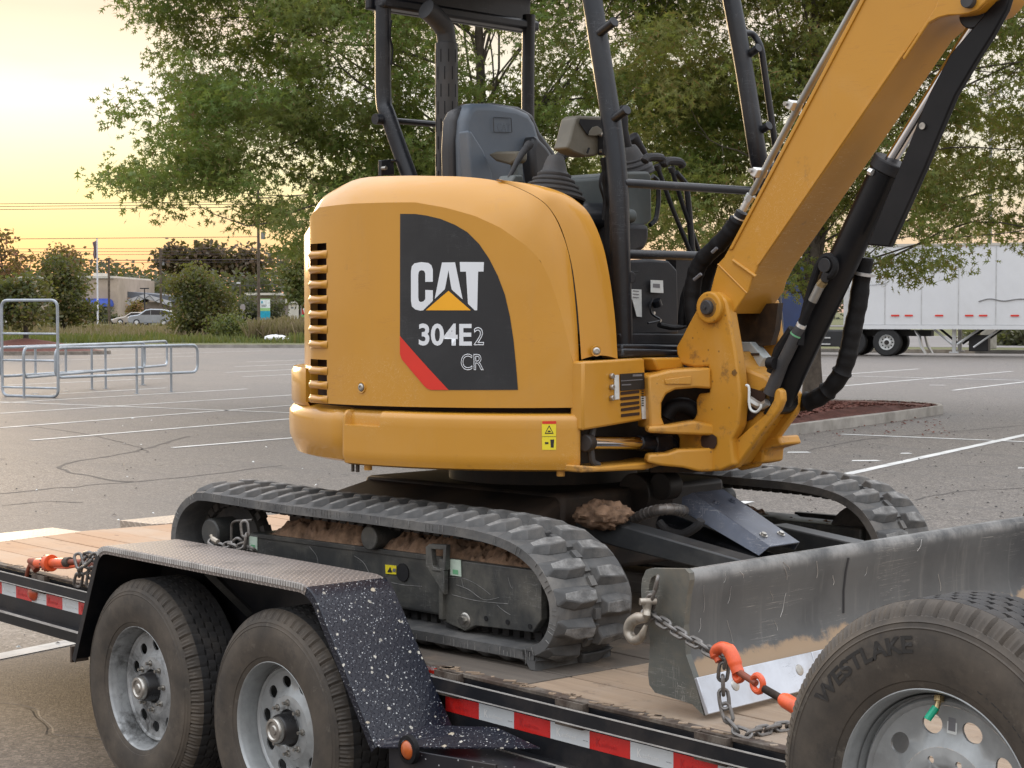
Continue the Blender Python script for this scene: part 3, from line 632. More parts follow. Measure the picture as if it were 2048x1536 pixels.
# ---- front face of the house with the vents
FP = [(0.775,-0.617,0.952),(0.775,-0.308,0.958),(0.775,-0.303,0.907),(0.775,-0.266,0.906),(0.775,-0.268,0.749),(0.775,-0.617,0.725)]
q = MB(); q.prism(FP, (-.06, 0, 0)); fpn = E('house_front_panel', q, 'yellow_paint', .008)
q = MB(); q.grid(lambda u, w: Vector((.5, -.75, 0)), 2, 2) if False else None
lip = MB(); lip.prism([(0.79,-0.281,0.958),(0.79,-0.133,0.957),(0.79,-0.105,0.918),(0.79,-0.25,0.913)], (-.10, 0, 0)); E('front_lip', lip, 'yellow_paint', .008)
VT = [(0.777,-0.434,0.841),(0.777,-0.338,0.845),(0.777,-0.434,0.823),(0.777,-0.338,0.826),(0.777,-0.434,0.804),(0.777,-0.338,0.808),(0.777,-0.431,0.786),(0.777,-0.336,0.791),(0.777,-0.431,0.767),(0.777,-0.336,0.77)]
for i in range(5):
    a, b = Vector(VT[2*i]), Vector(VT[2*i+1]); P = [a+Vector((0, .002, -.005)), a+Vector((0, 0, 0)), a+Vector((0, .002, .005)), b+Vector((0, -.002, .005)), b, b+Vector((0, -.002, -.005))]
    s = MB(); s.prism(P, (.0015, 0, 0)); obj('vent_slot', s, 'louver_dark', fpn)
def plate(name, px, mat, t=.002, parent=None, vec=None):
    s = MB(); s.prism(px, vec or (t, 0, 0)); return obj(name, s, mat, parent or fpn)
dp = plate('data_plate', [(0.777,-0.437,0.907),(0.777,-0.315,0.909),(0.777,-0.313,0.853),(0.777,-0.434,0.85)], 'print_black', .003)
for yy in (753, 760, 767, 774):
    pass
plate('plate_line', [(0.781,-0.436,0.885),(0.781,-0.326,0.887),(0.781,-0.326,0.884),(0.781,-0.436,0.882)], 'print_grey', .001, dp); plate('plate_line', [(0.781,-0.377,0.904),(0.78,-0.329,0.904),(0.781,-0.328,0.897),(0.781,-0.377,0.897)], 'print_grey', .001, dp); plate('plate_line', [(0.781,-0.433,0.872),(0.781,-0.385,0.872),(0.781,-0.385,0.868),(0.781,-0.433,0.868)], 'print_grey', .001, dp)
plate('instruction_sticker', [(0.777,-0.467,0.904),(0.777,-0.444,0.904),(0.777,-0.441,0.823),(0.777,-0.464,0.822)], 'sticker_white', .002)
bc = plate('barcode_sticker', [(0.777,-0.331,0.828),(0.777,-0.279,0.828),(0.777,-0.27,0.752),(0.777,-0.323,0.751)], 'sticker_white', .004)
for i in range(9): plate('barcode_bar', [(.7815, y_, z_) for y_, z_ in [(FP[0][1]+.286+dx_, .795+i*.008+dz_) for dx_, dz_ in ((0, 0), (.011, 0), (.011, .0045), (0, .0045))]], 'print_black', .0008, bc)
for p in [(0.777,-0.482,0.901),(0.777,-0.481,0.864),(0.777,-0.481,0.828)]:
    s = MB(); s.cyl(p, Vector(p)+Vector((.012, 0, 0)), .010, .009, 12); obj('bolt', s, 'nut_steel', fpn, .002)
# pocket with the swing cylinder
bp = MB(); bp.prism([(0.79,-0.647,0.613),(0.79,-0.55,0.602),(0.79,-0.295,0.602),(0.79,-0.217,0.609),(0.79,-0.216,0.589),(0.79,-0.321,0.578),(0.79,-0.642,0.589)], (-.2, 0, 0)); E('lower_frame_lip', bp, 'yellow_cast', .006)
pk = MB(); pk.prism([(0.66,-0.531,0.735),(0.66,-0.035,0.739),(0.66,-0.034,0.57),(0.66,-0.531,0.574)], (-.03, 0, 0)); E('pocket_wall', pk, 'undercarriage')
pk = MB(); pk.tube(round_path([(0.74,-0.527,0.738),(0.74,-0.544,0.68),(0.74,-0.534,0.613),(0.74,-0.504,0.603)], .03), .012, 8); E('pocket_hose', pk, 'rubber_boot')
SCa, SCb, SCc, SCd = [(0.745,-0.56,0.681),(0.745,-0.306,0.667),(0.745,-0.291,0.666),(0.745,-0.12,0.65)]
sc = MB(); sc.cyl(SCa, SCb, .022, n=24); E('swing_cylinder_rod', sc, 'chrome'); sc = MB(); sc.cyl(Vector(SCa)+Vector((.01, -.03, 0)), Vector(SCa)+Vector((0, .01, 0)), .029, n=24); E('rod_gland', sc, 'undercarriage', .004)
sc = MB(); sc.cyl(SCb, SCd, .027, n=16); sc.box((Vector(SCc)+Vector(SCd))/2+Vector((0, .012, 0)), (.055, .085, .062)); E('swing_cylinder_eye', sc, 'black_paint', .006)
# swing boss (arm out of the main frame) : plane from the front panel to the post
BO = [(0.806,-0.324,0.898),(0.847,-0.259,0.916),(0.885,-0.2,0.921),(0.926,-0.137,0.925),(0.928,-0.134,0.852),(0.897,-0.182,0.856),(0.859,-0.242,0.851),(0.841,-0.27,0.836),(0.832,-0.283,0.806),(0.832,-0.283,0.757),(0.839,-0.273,0.729),(0.809,-0.319,0.718)]
q = MB(); q.prism(BO, Vector((-.10, .05, 0))); E('swing_frame_boss', q, 'yellow_cast', .008)
q = MB(); q.prism([(0.838,-0.275,0.887),(0.888,-0.197,0.897),(0.888,-0.197,0.869),(0.838,-0.275,0.87)], Vector((.004, -.004, 0))); E('cast_mark', q, 'yellow_cast', .002)
q = MB(); q.prism([(0.65,-0.133,0.866),(0.798,0.031,0.883),(0.8,0.033,0.548),(0.651,-0.132,0.549)], Vector((-.05, .05, 0))); E('boss_cavity', q, 'grease')
q = MB(); q.tube(smooth_path([(0.758,-0.179,0.749),(0.773,-0.158,0.784),(0.803,-0.121,0.789),(0.834,-0.082,0.757)], 5), .028, 12); E('swing_hose', q, 'hose_rubber')
for P_ in ([(0.825,-0.346,0.729),(0.86,-0.274,0.732),(0.9,-0.191,0.744),(0.933,-0.124,0.728),(0.933,-0.123,0.691),(0.901,-0.19,0.696),(0.863,-0.27,0.701),(0.825,-0.346,0.707)], [(0.826,-0.344,0.634),(0.856,-0.282,0.636),(0.874,-0.245,0.648),(0.933,-0.123,0.65),(0.933,-0.123,0.569),(0.91,-0.173,0.569),(0.881,-0.232,0.585),(0.845,-0.304,0.594),(0.824,-0.351,0.607)]):
    q = MB(); q.prism(P_, Vector((-.06, .05, 0))); E('swing_lug', q, 'yellow_cast', .009, seg=3)
# ---- swing post (casting that carries the boom)
SP = [(0.906,-0.13,1.184),(0.876,-0.13,1.169),(0.863,-0.13,1.135),(0.816,-0.13,1.069),(0.792,-0.13,1.031),(0.763,-0.13,0.993),(0.767,-0.13,0.968),(0.785,-0.13,0.932),(0.851,-0.13,0.923),(0.907,-0.13,0.928),(0.912,-0.13,0.839),(0.864,-0.13,0.834),(0.853,-0.13,0.811),(0.856,-0.13,0.767),(0.845,-0.13,0.746),(0.793,-0.13,0.73),(0.739,-0.13,0.718),(0.643,-0.13,0.711),(0.639,-0.13,0.691),(0.717,-0.13,0.691),(0.766,-0.13,0.69),(0.778,-0.13,0.677),(0.778,-0.13,0.635),(0.717,-0.13,0.619),(0.644,-0.13,0.612),(0.632,-0.13,0.585),(0.699,-0.13,0.576),(0.796,-0.13,0.575),(0.874,-0.13,0.564),(0.961,-0.13,0.573),(1.017,-0.13,0.597),(1.008,-0.13,0.681),(1.039,-0.13,0.733),(1.047,-0.13,0.828),(1.04,-0.13,0.889),(1.023,-0.13,0.986),(1.008,-0.13,1.054),(0.997,-0.13,1.104),(0.984,-0.13,1.155),(0.949,-0.13,1.18)]
q = MB(); q.prism(SP, (0, .05, 0)); post = E('swing_post', q, 'yellow_cast', .010, seg=3)
q = MB(); q.prism([(0.885,-0.134,0.689),(0.903,-0.134,0.695),(0.934,-0.134,0.697),(0.949,-0.134,0.689),(0.951,-0.134,0.665),(0.939,-0.134,0.649),(0.903,-0.134,0.647),(0.885,-0.134,0.655),(0.881,-0.134,0.675)], (0, -.002, 0)); obj('casting_hole', q, 'louver_dark', post)
q = MB(); q.prism([(0.768,-0.12,0.982),(0.898,-0.12,0.984),(0.908,-0.12,0.933),(0.809,-0.12,0.924),(0.777,-0.12,0.932)], (0, .12, 0)); q.prism([(0.802,0.09,1.174),(0.851,0.09,1.174),(0.878,0.09,1.086),(0.918,0.09,0.981),(0.919,0.09,0.806),(0.786,0.09,0.802),(0.694,0.09,0.978)], (0, .05, 0)); obj('far_cheek', q, 'yellow_cast', post, .008)
PV = Vector([(0.924,-0.15,1.13)][0])
q = MB(); q.lathe([(.0005, -.022), (.050, -.022), (.054, -.018), (.054, .03), (.0005, .03)], PV+Vector((0, .02, 0)), (0, 1, 0), 40); obj('pin_boss', q, 'yellow_cast', post, .003)
q = MB(); q.lathe([(.0005, -.022), (.022, -.022), (.025, -.018), (.025, .30), (.0005, .30)], PV+Vector((0, .004, 0)), (0, 1, 0), 20); q.lathe([(.0005, -.026), (.006, -.026), (.006, -.02)], PV, (0, 1, 0), 8); obj('pivot_pin', q, 'rubber_boot', post)
q = MB(); q.prism([(0.968,-0.06,0.984),(1.011,-0.06,0.925),(1.097,-0.06,0.899),(1.134,-0.06,0.873),(1.129,-0.06,0.819),(1.098,-0.06,0.762),(0.96,-0.06,0.586),(0.818,-0.06,0.556),(0.773,-0.06,0.561),(0.839,-0.06,0.704),(0.926,-0.06,0.812),(0.947,-0.06,0.915)], (0, .14, 0)); obj('casting_web', q, 'yellow_cast', post, .012)
q = MB(); q.prism([(1.003,-0.064,0.831),(1.036,-0.064,0.858),(1.104,-0.064,0.843),(1.1,-0.064,0.797),(1.048,-0.064,0.751),(0.99,-0.064,0.728)], (0, -.003, 0)); obj('web_opening', q, 'louver_dark', post)
for y_, P in ((-.10, [(1.179,-0.1,0.863),(1.195,-0.1,0.854),(1.199,-0.1,0.822),(1.181,-0.1,0.785),(1.107,-0.099,0.705),(1.006,-0.1,0.584),(0.937,-0.1,0.568),(0.92,-0.1,0.576),(1.001,-0.1,0.679),(1.128,-0.1,0.773),(1.16,-0.099,0.821),(1.164,-0.1,0.851)]), (.045, [(1.135,0.045,0.853),(1.153,0.045,0.843),(1.159,0.045,0.816),(1.145,0.045,0.771),(1.074,0.045,0.689),(0.981,0.045,0.577),(0.912,0.045,0.561),(0.89,0.045,0.568),(0.972,0.045,0.671),(1.094,0.045,0.766),(1.123,0.045,0.815)])):
    q = MB(); q.prism(P, (0, .03, 0)); obj('cylinder_clevis', q, 'yellow_cast', post, .007)
q = MB(); q.prism([(1.001,0.04,0.672),(1.078,0.04,0.69),(1.093,0.04,0.66),(1.017,0.04,0.639),(1.013,0.04,0.595),(0.959,0.04,0.583)], (0, .12, 0)); obj('casting_foot', q, 'yellow_cast', post, .008)
q = MB(); q.prism([(0.902,0.02,1.01),(0.971,0.02,1.011),(1.029,0.02,0.958),(1,0.02,0.904),(0.924,0.02,0.93)], (0, .05, 0)); E('hose_cover', q, 'cover_grey', .003)
q = MB(); q.prism([(0.906,0.015,0.97),(1.014,0.015,0.974),(1.014,0.015,0.965),(0.906,0.015,0.961)], (0, .002, 0)); E('cover_slit', q, 'rust_black')
q = MB(); q.prism([(0.991,0.1,1.135),(1.006,0.1,1.159),(1.019,0.1,1.086),(1.044,0.1,0.923),(1.031,0.1,0.896),(0.976,0.1,0.909),(0.971,0.1,0.982),(0.953,0.1,1.051)], (0, .04, 0)); obj('bracket_ear', q, 'yellow_cast', post, .006)
q = MB(); q.prism([(0.816,0.05,1.135),(1.067,0.05,1.145),(1.055,0.05,1.053),(1.035,0.05,1.001),(0.948,0.05,0.993),(0.839,0.05,0.998)], (0, .03, 0)); obj('greasy_recess', q, 'grease', post)
q = MB(); q.lathe([(.024, -.003), (.034, -.0028), (.036, 0)], PV, (0, 1, 0), 28); obj('grease_ring', q, 'grease_film', post)
for P_ in ([(1.013,-0.133,0.915),(1.025,-0.132,0.922),(1.034,-0.132,0.909),(1.021,-0.132,0.898),(1.011,-0.132,0.905)], [(0.719,-0.133,0.618),(0.764,-0.133,0.626),(0.778,-0.133,0.614),(0.746,-0.133,0.605)]):
    q = MB(); q.prism(P_, (0, -.0005, 0)); obj('grease_patch', q, 'grease_film', post, smooth=0)
# ---- boom
BS = [(0.967,-0.1,1.325),(0.95,-0.1,1.301),(0.925,-0.1,1.281),(0.908,-0.1,1.237),(0.891,-0.1,1.184),(0.917,-0.1,1.135),(0.99,-0.1,1.107),(1.02,-0.1,1.145),(1.055,-0.1,1.185),(1.068,-0.1,1.222),(1.097,-0.1,1.267),(1.185,-0.1,1.368),(1.382,-0.1,1.594),(1.57,-0.1,1.813),(1.664,-0.1,1.925),(1.705,-0.1,1.973),(1.753,-0.1,2.005),(1.784,-0.1,2.016),(1.82,-0.1,2.02),(1.863,-0.1,2.017),(1.892,-0.1,2.018),(1.92,-0.1,2.025),(1.948,-0.1,2.046),(1.973,-0.1,2.079),(2.004,-0.1,2.223),(2.132,-0.1,2.364),(2.482,-0.1,2.515),(2.509,-0.1,2.702),(2.177,-0.1,2.702),(1.814,-0.1,2.567),(1.621,-0.1,2.292)]
q = MB(); q.prism(BS, (0, .20, 0)); boom = E('boom', q, 'yellow_boom', .004)
def along(px, y, off=0):
    return [Vector(p)+Vector((0, off, 0)) for p in px]
q = MB(); q.tube([(0.992,-0.104,1.29),(1.09,-0.104,1.233)], .006, 8); q.tube([(0.926,-0.102,1.278),(1.051,-0.102,1.178)], .003, 6); obj('weld_seam', q, 'yellow_boom', boom)
q = MB(); q.prism([(0.974,-0.1,1.326),(1.621,-0.1,2.289),(1.634,-0.1,2.284),(0.989,-0.1,1.326)], (0, -.006, 0)); q.prism([(1.097,-0.1,1.267),(1.664,-0.1,1.925),(1.657,-0.1,1.93),(1.088,-0.1,1.272)], (0, -.006, 0)); obj('plate_edge', q, 'yellow_boom', boom, .002)
q = MB(); q.prism([(1.669,-0.106,1.897),(1.662,-0.106,1.906),(1.779,-0.106,2.048),(1.81,-0.106,2.113),(1.976,-0.106,2.092),(1.953,-0.106,2.046),(1.923,-0.106,2.024),(1.895,-0.106,2.017),(1.866,-0.105,2.016),(1.823,-0.106,2.019),(1.788,-0.106,2.015),(1.757,-0.106,2.004)], (0, -.012, 0)); obj('bracket_plate', q, 'yellow_boom', boom, .003)
PB = Vector([(1.9,-0.12,2.052)][0]); q = MB(); q.cyl(PB+Vector((0, -.02, 0)), PB+Vector((0, .24, 0)), .022, n=20); obj('pivot_pin', q, 'rubber_boot', boom, .002)
q = MB(); q.tube([(1.04,-0.075,1.504),(1.092,-0.075,1.579),(1.241,-0.075,1.799),(1.479,-0.075,2.13),(1.605,-0.075,2.298)], .0105, 12); pipe = obj('hydraulic_pipe', q, 'pipe_steel', boom)
q = MB(); q.tube([(1.019,-0.03,1.52),(1.22,-0.03,1.814),(1.584,-0.03,2.316)], .0105, 12); obj('hydraulic_pipe', q, 'pipe_steel', boom)
for c1, c2 in (([(1.236,-0.08,1.789)][0], [(1.215,-0.08,1.799)][0]), ([(1.094,-0.08,1.575)][0], [(1.071,-0.08,1.588)][0])):
    c1, c2 = Vector(c1), Vector(c2); d = (Vector((math.cos(R_(61)), 0, math.sin(R_(61))))); rot = Matrix(((d.x, 0, -d.z), (0, 1, 0), (d.z, 0, d.x)))
    q = MB(); q.box((c1+c2)/2, (.030, .06, .024), rot); cl_ = obj('pipe_clamp', q, 'clamp_steel', boom, .003); q = MB(); q.cyl(c2+Vector((0, -.04, 0)), c2, .008, n=6); obj('bolt', q, 'nut_steel', cl_)
q = MB(); P = [(1.045,-0.075,1.509),(1.032,-0.075,1.491),(1.02,-0.075,1.473),(1.011,-0.075,1.46)]; q.cyl(P[0], P[1], .016, n=6); q.cyl(P[1], P[3], .013, n=12); obj('pipe_fitting', q, 'brass' if False else 'clamp_steel', boom)
q = MB(); P = [(1.007,-0.075,1.453),(0.997,-0.075,1.437),(0.986,-0.075,1.42)]; q.cyl(P[0], P[2], .021, n=14); obj('hose_collar', q, 'black_plastic', boom); q = MB(); q.cyl(P[1], Vector(P[1])+(Vector(P[2])-Vector(P[1]))*.25, .0225, n=14); obj('hose_band', q, 'clamp_steel', boom)
# hoses running down into the machine
for k_, (px, r) in enumerate((([(0.986,-0.07,1.427),(0.956,-0.07,1.39),(0.9,-0.07,1.344),(0.833,-0.07,1.294),(0.8,-0.07,1.239),(0.787,-0.07,1.156),(0.805,-0.07,1.052)], .030), ([(0.927,-0.01,1.41),(0.862,-0.01,1.333),(0.8,-0.01,1.252),(0.778,-0.01,1.156),(0.774,-0.01,1.033)], .034), ([(0.891,0.05,1.4),(0.815,0.05,1.297),(0.77,0.05,1.227),(0.748,0.05,1.121)], .034), ([(0.871,0.021,1.365),(0.805,0.02,1.31),(0.738,0.021,1.248),(0.685,0.02,1.174),(0.67,0.02,1.068)], .018))):
    q = MB(); P = smooth_path(px, 8); q.tube(P, [r*(1+.03*math.sin(i*1.7+k_)+.03*math.sin(i*.9)) for i in range(len(P))], 12); E('hydraulic_hose', q, 'hose_rubber')
for px in ([(0.899,-0.1,1.318),(0.92,-0.1,1.333)], [(0.828,-0.11,1.225),(0.859,-0.11,1.245)]): 
    q = MB(); q.tube(px, .006, 6); E('hose_tag', q, 'print_grey')
# ---- boom cylinder
b0, b1, b2, b3 = [(1.106,-0,0.816),(1.529,0,1.568),(1.549,-0,1.602),(1.867,-0,2.025)]
q = MB(); q.cyl(b0, b1, .052, n=32); cylb = E('boom_cylinder', q, 'black_gloss', .004)
q = MB(); q.cyl(b1, b2, .058, n=28); obj('gland', q, 'black_plastic', cylb, .004)
q = MB(); q.cyl(b2, b3, .021, n=24); obj('piston_rod', q, 'chrome', cylb)
q = MB(); q.cyl(Vector(b0)+Vector((0, -.06, 0)), Vector(b0)+Vector((0, .06, 0)), .05, n=24); obj('cylinder_eye', q, 'black_gloss', cylb, .004); q = MB(); q.cyl(Vector(b3)+Vector((0, -.055, 0)), Vector(b3)+Vector((0, .055, 0)), .045, n=24); obj('cylinder_eye', q, 'black_paint', cylb, .004)
q = MB(); q.tube([(1.518,-0.06,1.56),(1.505,-0.06,1.566)], .012, 6); obj('gland_tab', q, 'clamp_steel', cylb)
GD = [(1.496,-0.06,1.33),(1.533,-0.06,1.4),(1.568,-0.06,1.474),(1.62,-0.06,1.578),(1.67,-0.06,1.682),(1.7,-0.06,1.748),(1.73,-0.06,1.805),(1.796,-0.06,1.909),(1.903,-0.06,2.008),(1.942,-0.06,2.05),(2.003,-0.06,2.068),(1.987,-0.06,2.022),(1.943,-0.06,1.955),(1.884,-0.06,1.877),(1.842,-0.06,1.818),(1.816,-0.06,1.782),(1.763,-0.06,1.675),(1.711,-0.06,1.566),(1.64,-0.06,1.43),(1.582,-0.06,1.321)]
q = MB(); q.prism(GD, (0, .028, 0)); gd_ = obj('cylinder_guard', q, 'black_gloss', cylb, .005)
for px in [(1.704,-0.062,1.695),(1.708,-0.062,1.682)][:1]: q = MB(); q.cyl(Vector(px)+Vector((0, -.006, 0)), px, .011, n=12); obj('guard_bolt', q, 'nut_steel', gd_)
q = MB(); q.tube(smooth_path([(1.258,-0.085,1.006),(1.269,-0.085,1.088),(1.292,-0.085,1.17),(1.312,-0.085,1.227),(1.335,-0.085,1.276),(1.364,-0.085,1.296),(1.39,-0.085,1.28),(1.394,-0.085,1.251),(1.374,-0.085,1.231),(1.351,-0.085,1.238)], 6), .0125, 10); obj('return_hose', q, 'hose_rubber', cylb)
q = MB(); c = Vector([(1.361,-0.08,1.266)][0]); q.lathe([(.0005, -.02), (.024, -.02), (.024, .02), (.0005, .02)], c, (0, 1, 0), 24); obj('banjo_fitting', q, 'black_plastic', cylb, .002)
P = [(1.365,-0.09,1.243),(1.355,-0.09,1.215),(1.339,-0.09,1.199),(1.326,-0.09,1.173),(1.31,-0.09,1.15),(1.281,-0.09,1.101),(1.269,-0.09,1.075),(1.249,-0.09,1.042),(1.191,-0.09,0.945),(1.14,-0.09,0.84)]
q = MB(); q.cyl(P[0], P[1], .013, n=6); obj('fitting', q, 'black_plastic', cylb); q = MB(); q.cyl(P[1], P[2], .015, n=6); obj('fitting', q, 'brass', cylb)
q = MB(); q.cyl(P[2], P[4], .0155, n=16); obj('hose_ferrule', q, 'pipe_steel', cylb)
q = MB(); q.tube([P[4], P[5], P[6]], .0135, 12); obj('hose_end', q, 'hose_rubber', cylb); q = MB(); q.cyl(P[6], Vector(P[6]).lerp(Vector(P[7]), .3), .017, n=14); obj('hose_band', q, 'clamp_steel', cylb)
q = MB(); q.tube([Vector(P[6]).lerp(Vector(P[7]), .3), P[7], P[8], P[9]], [.018, .021, .021, .024], 14); sl = obj('hose_sleeve', q, 'rubber_boot', cylb)
q = MB(); q.tube([P[7], Vector(P[7]).lerp(Vector(P[8]), .05)], .0222, 14); obj('green_ring', q, 'print_green', cylb)
# the big wrapped hose loop
for px, r in (([(1.388,0.09,1.295),(1.377,0.09,1.22),(1.365,0.09,1.138),(1.349,0.09,1.071),(1.334,0.09,1.004),(1.321,0.09,0.954),(1.295,0.09,0.9),(1.245,0.09,0.848),(1.184,0.09,0.815),(1.112,0.09,0.802),(1.059,0.09,0.811)], .031),):
    P = smooth_path(px, 8); n_ = len(P); q = MB(); q.tube(P, [r*(1+.06*math.sin(i*.9)*math.sin(i*.37+1)+(.14 if i in (46, 56, 66) else 0)) for i in range(n_)], 14); E('hose_sleeve', q, 'hose_rubber')
q = MB(); q.cyl(*[(1.393,0.085,1.245),(1.391,0.085,1.235)], .036, n=12); E('sleeve_band', q, 'clamp_steel')
q = MB(); q.tube(smooth_path([(1.086,-0.15,0.87),(1.098,-0.15,0.862),(1.099,-0.15,0.812),(1.107,-0.15,0.788),(1.128,-0.15,0.782),(1.146,-0.15,0.796),(1.148,-0.15,0.809)], 5), .0045, 8); E('wire_hook', q, 'sticker_white')
q = MB(); q.tube(smooth_path([(1.064,-0.1,0.818),(1.107,-0.1,0.799),(1.138,-0.1,0.812)], 5), .014, 8); E('fitting', q, 'pipe_steel')
q = MB(); q.tube([(1.135,-0.07,0.911),(1.165,-0.07,0.987),(1.222,-0.07,1.055)], .022, 10); q.cyl(*[(1.155,-0.12,0.945),(1.182,-0.12,0.944)], .02, n=12); E('hydraulic_hose', q, 'hose_rubber')

# ---- open canopy (ROPS)
def post_tube(name, P, r, n=16):
    q = MB(); q.tube(smooth_path(P, 6), r, n); return E(name, q, 'black_paint')
nf = [(0.62,-0.243,0.971),(0.62,-0.251,1.156),(0.62,-0.26,1.329)]+[(0.61,-0.258,1.537)]+[(0.58,-0.255,1.743)]+[(0.53,-0.253,1.976)]+[(0.47,-0.247,2.236)]+[(0.4,-0.229,2.449)]
front_post = post_tube('canopy_post', nf, .0355)
ff = [(.66, .585, 1.0)]+[(0.62,0.561,1.556),(0.62,0.51,1.741)]+[(0.57,0.501,2.025)]+[(0.51,0.498,2.294)]+[(0.44,0.514,2.522)]
far_post = post_tube('canopy_post', ff, .0345)
rn = [(-0.78,-0.122,2.493),(-0.78,-0.123,2.252),(-0.78,-0.121,1.981)]+[(-0.75,-0.123,1.904)]+[(-0.7,-0.104,1.765)]+[(-0.641,-0.088,1.619)]
post_tube('canopy_post', rn, .033)
rf = [(-0.75,0.691,2.401),(-0.75,0.685,2.142),(-0.75,0.685,1.817),(-0.75,0.686,1.492)]
post_tube('canopy_post', rf, .028)
y0_, y1_ = -.17, .76
RP_ = round_path([(-.84, 0, 2.335), (-.84, 0, 2.56), (.60, 0, 2.60)], .20, 8)
q = MB(); n_ = len(RP_); th_ = []
for k_, p in enumerate(RP_): d = (RP_[min(k_+1, n_-1)]-RP_[max(k_-1, 0)]).normalized(); th_.append(p+Vector((d.z, 0, -d.x))*.035)
q.add([(p.x, y, p.z) for y in (y0_, y1_) for p in RP_]+[(p.x, y, p.z) for y in (y0_, y1_) for p in th_], [(i, i+1, n_+i+1, n_+i) for i in range(n_-1)]+[(2*n_+i, 3*n_+i, 3*n_+i+1, 2*n_+i+1) for i in range(n_-1)]+[(i, 2*n_+i, 2*n_+i+1, i+1) for i in range(n_-1)]+[(n_+i, n_+i+1, 3*n_+i+1, 3*n_+i) for i in range(n_-1)]+[(0, n_, 3*n_, 2*n_), (n_-1, 3*n_-1, 4*n_-1, 2*n_-1)])
rf_ = E('canopy_roof', q, 'black_paint', .008, seg=3)
q = MB(); q.box((-.77, (y0_+y1_)/2, 2.358), (.07, y1_-y0_-.03, .045)); obj('roof_rail', q, 'black_paint', rf_, .012)
for yy in (y0_+.03, y1_-.05): q = MB(); q.box((-.12, yy, 2.53), (1.35, .05, .05)); obj('roof_rail', q, 'black_paint', rf_, .01)
def peg(P, D, r=.014, L=.055, par=None):
    P = Vector(P); D = Vector(D).normalized(); q = MB(); q.cyl(P, P+D*L, r, n=14); q.cyl(P+D*L*.98, P+D*(L+.006), r*1.12, n=14); obj('lamp_peg', q, 'black_paint', par, .002)
for px in ([(0.53,-0.269,2.086)], [(0.585,-0.264,1.78)]): peg(px[0], (.35, -.05, .13), par=front_post, L=.08, r=.016)
for px in ([(0.62,-0.225,1.234)],): peg(px[0], (.6, -.3, .0), par=front_post, L=.03, r=.019)
for px in ([(0.555,0.515,2.073)], [(0.6,0.523,1.781)]): peg(px[0], (.35, -.05, .13), par=far_post, L=.08, r=.015)
q = MB(); q.tube(round_path([(0.56,0.498,2.164),(0.56,0.566,2.172)]+[(0.59,0.576,2.121)]+[(0.62,0.628,1.749),(0.62,0.647,1.674),(0.62,0.582,1.661)], .05), .0125, 12); obj('grab_handle', q, 'black_paint', far_post)
q = MB(); q.tube([(-0.76,-0.169,1.887),(-0.76,0.243,1.893),(-0.76,0.696,1.888)], .0125, 10); q.cyl(*[(-0.76,-0.185,1.888),(-0.76,-0.147,1.889)], .022, n=12); E('rear_cross_bar', q, 'black_paint')
q = MB(); q.tube([(-0.79,-0.138,2.322),(-0.79,-0.138,2.306)], .009, 8); E('canopy_bolt', q, 'black_paint')
q = MB(); q.prism([(-0.72,-0.204,1.719),(-0.72,-0.138,1.727),(-0.72,-0.133,1.665),(-0.72,-0.204,1.657)], (.02, 0, 0)); q.tube([(-0.7,-0.152,1.719),(-0.7,-0.096,1.724)], .006, 8); E('lamp_bracket', q, 'black_paint', .004)
c = [(-0.7,-0.189,1.687)][0]; q = MB(); q.cyl(Vector(c)+Vector((.024, -.01, 0)), Vector(c)+Vector((.0, -.01, 0)), .008, n=8); E('bracket_bolt', q, 'nut_steel')
# cable along the rear post
q = MB(); q.tube(smooth_path([(-0.74,-0.112,2.289),(-0.74,-0.121,2.228),(-0.74,-0.107,2.169),(-0.74,-0.116,2.109)], 5), .004, 6); E('cable', q, 'hose_rubber')
# front guard bars and door frame
BZ = [(0.63,-0.256,1.561)][0], [(0.63,0.48,1.567)][0]
for a, b, r in ((BZ[0], BZ[1], .0155), ([(0.63,-0.255,1.315)][0], [(0.63,0.167,1.317)][0], .0165)):
    q = MB(); q.cyl(a, Vector(b)+(Vector(b)-Vector(a))*.05, r, n=16); E('guard_bar', q, 'black_paint')
# floor and front lower sill
q = MB(); q.prism([(0.64,-0.282,1.04),(0.64,0.122,1.034),(0.64,0.099,0.995),(0.64,-0.268,1)], (-.5, 0, 0)); E('cab_floor', q, 'black_plastic', .005)
q = MB(); q.prism([(0.701,-0.339,1.005),(0.7,0.004,0.997),(0.7,-0.013,0.958),(0.7,-0.35,0.954)], (-.14, 0, 0)); q.prism([(0.74,-0.38,0.991),(0.74,-0.078,0.981),(0.74,-0.083,0.96),(0.74,-0.387,0.959)], (-.05, 0, 0)); E('front_sill', q, 'black_paint', .008)
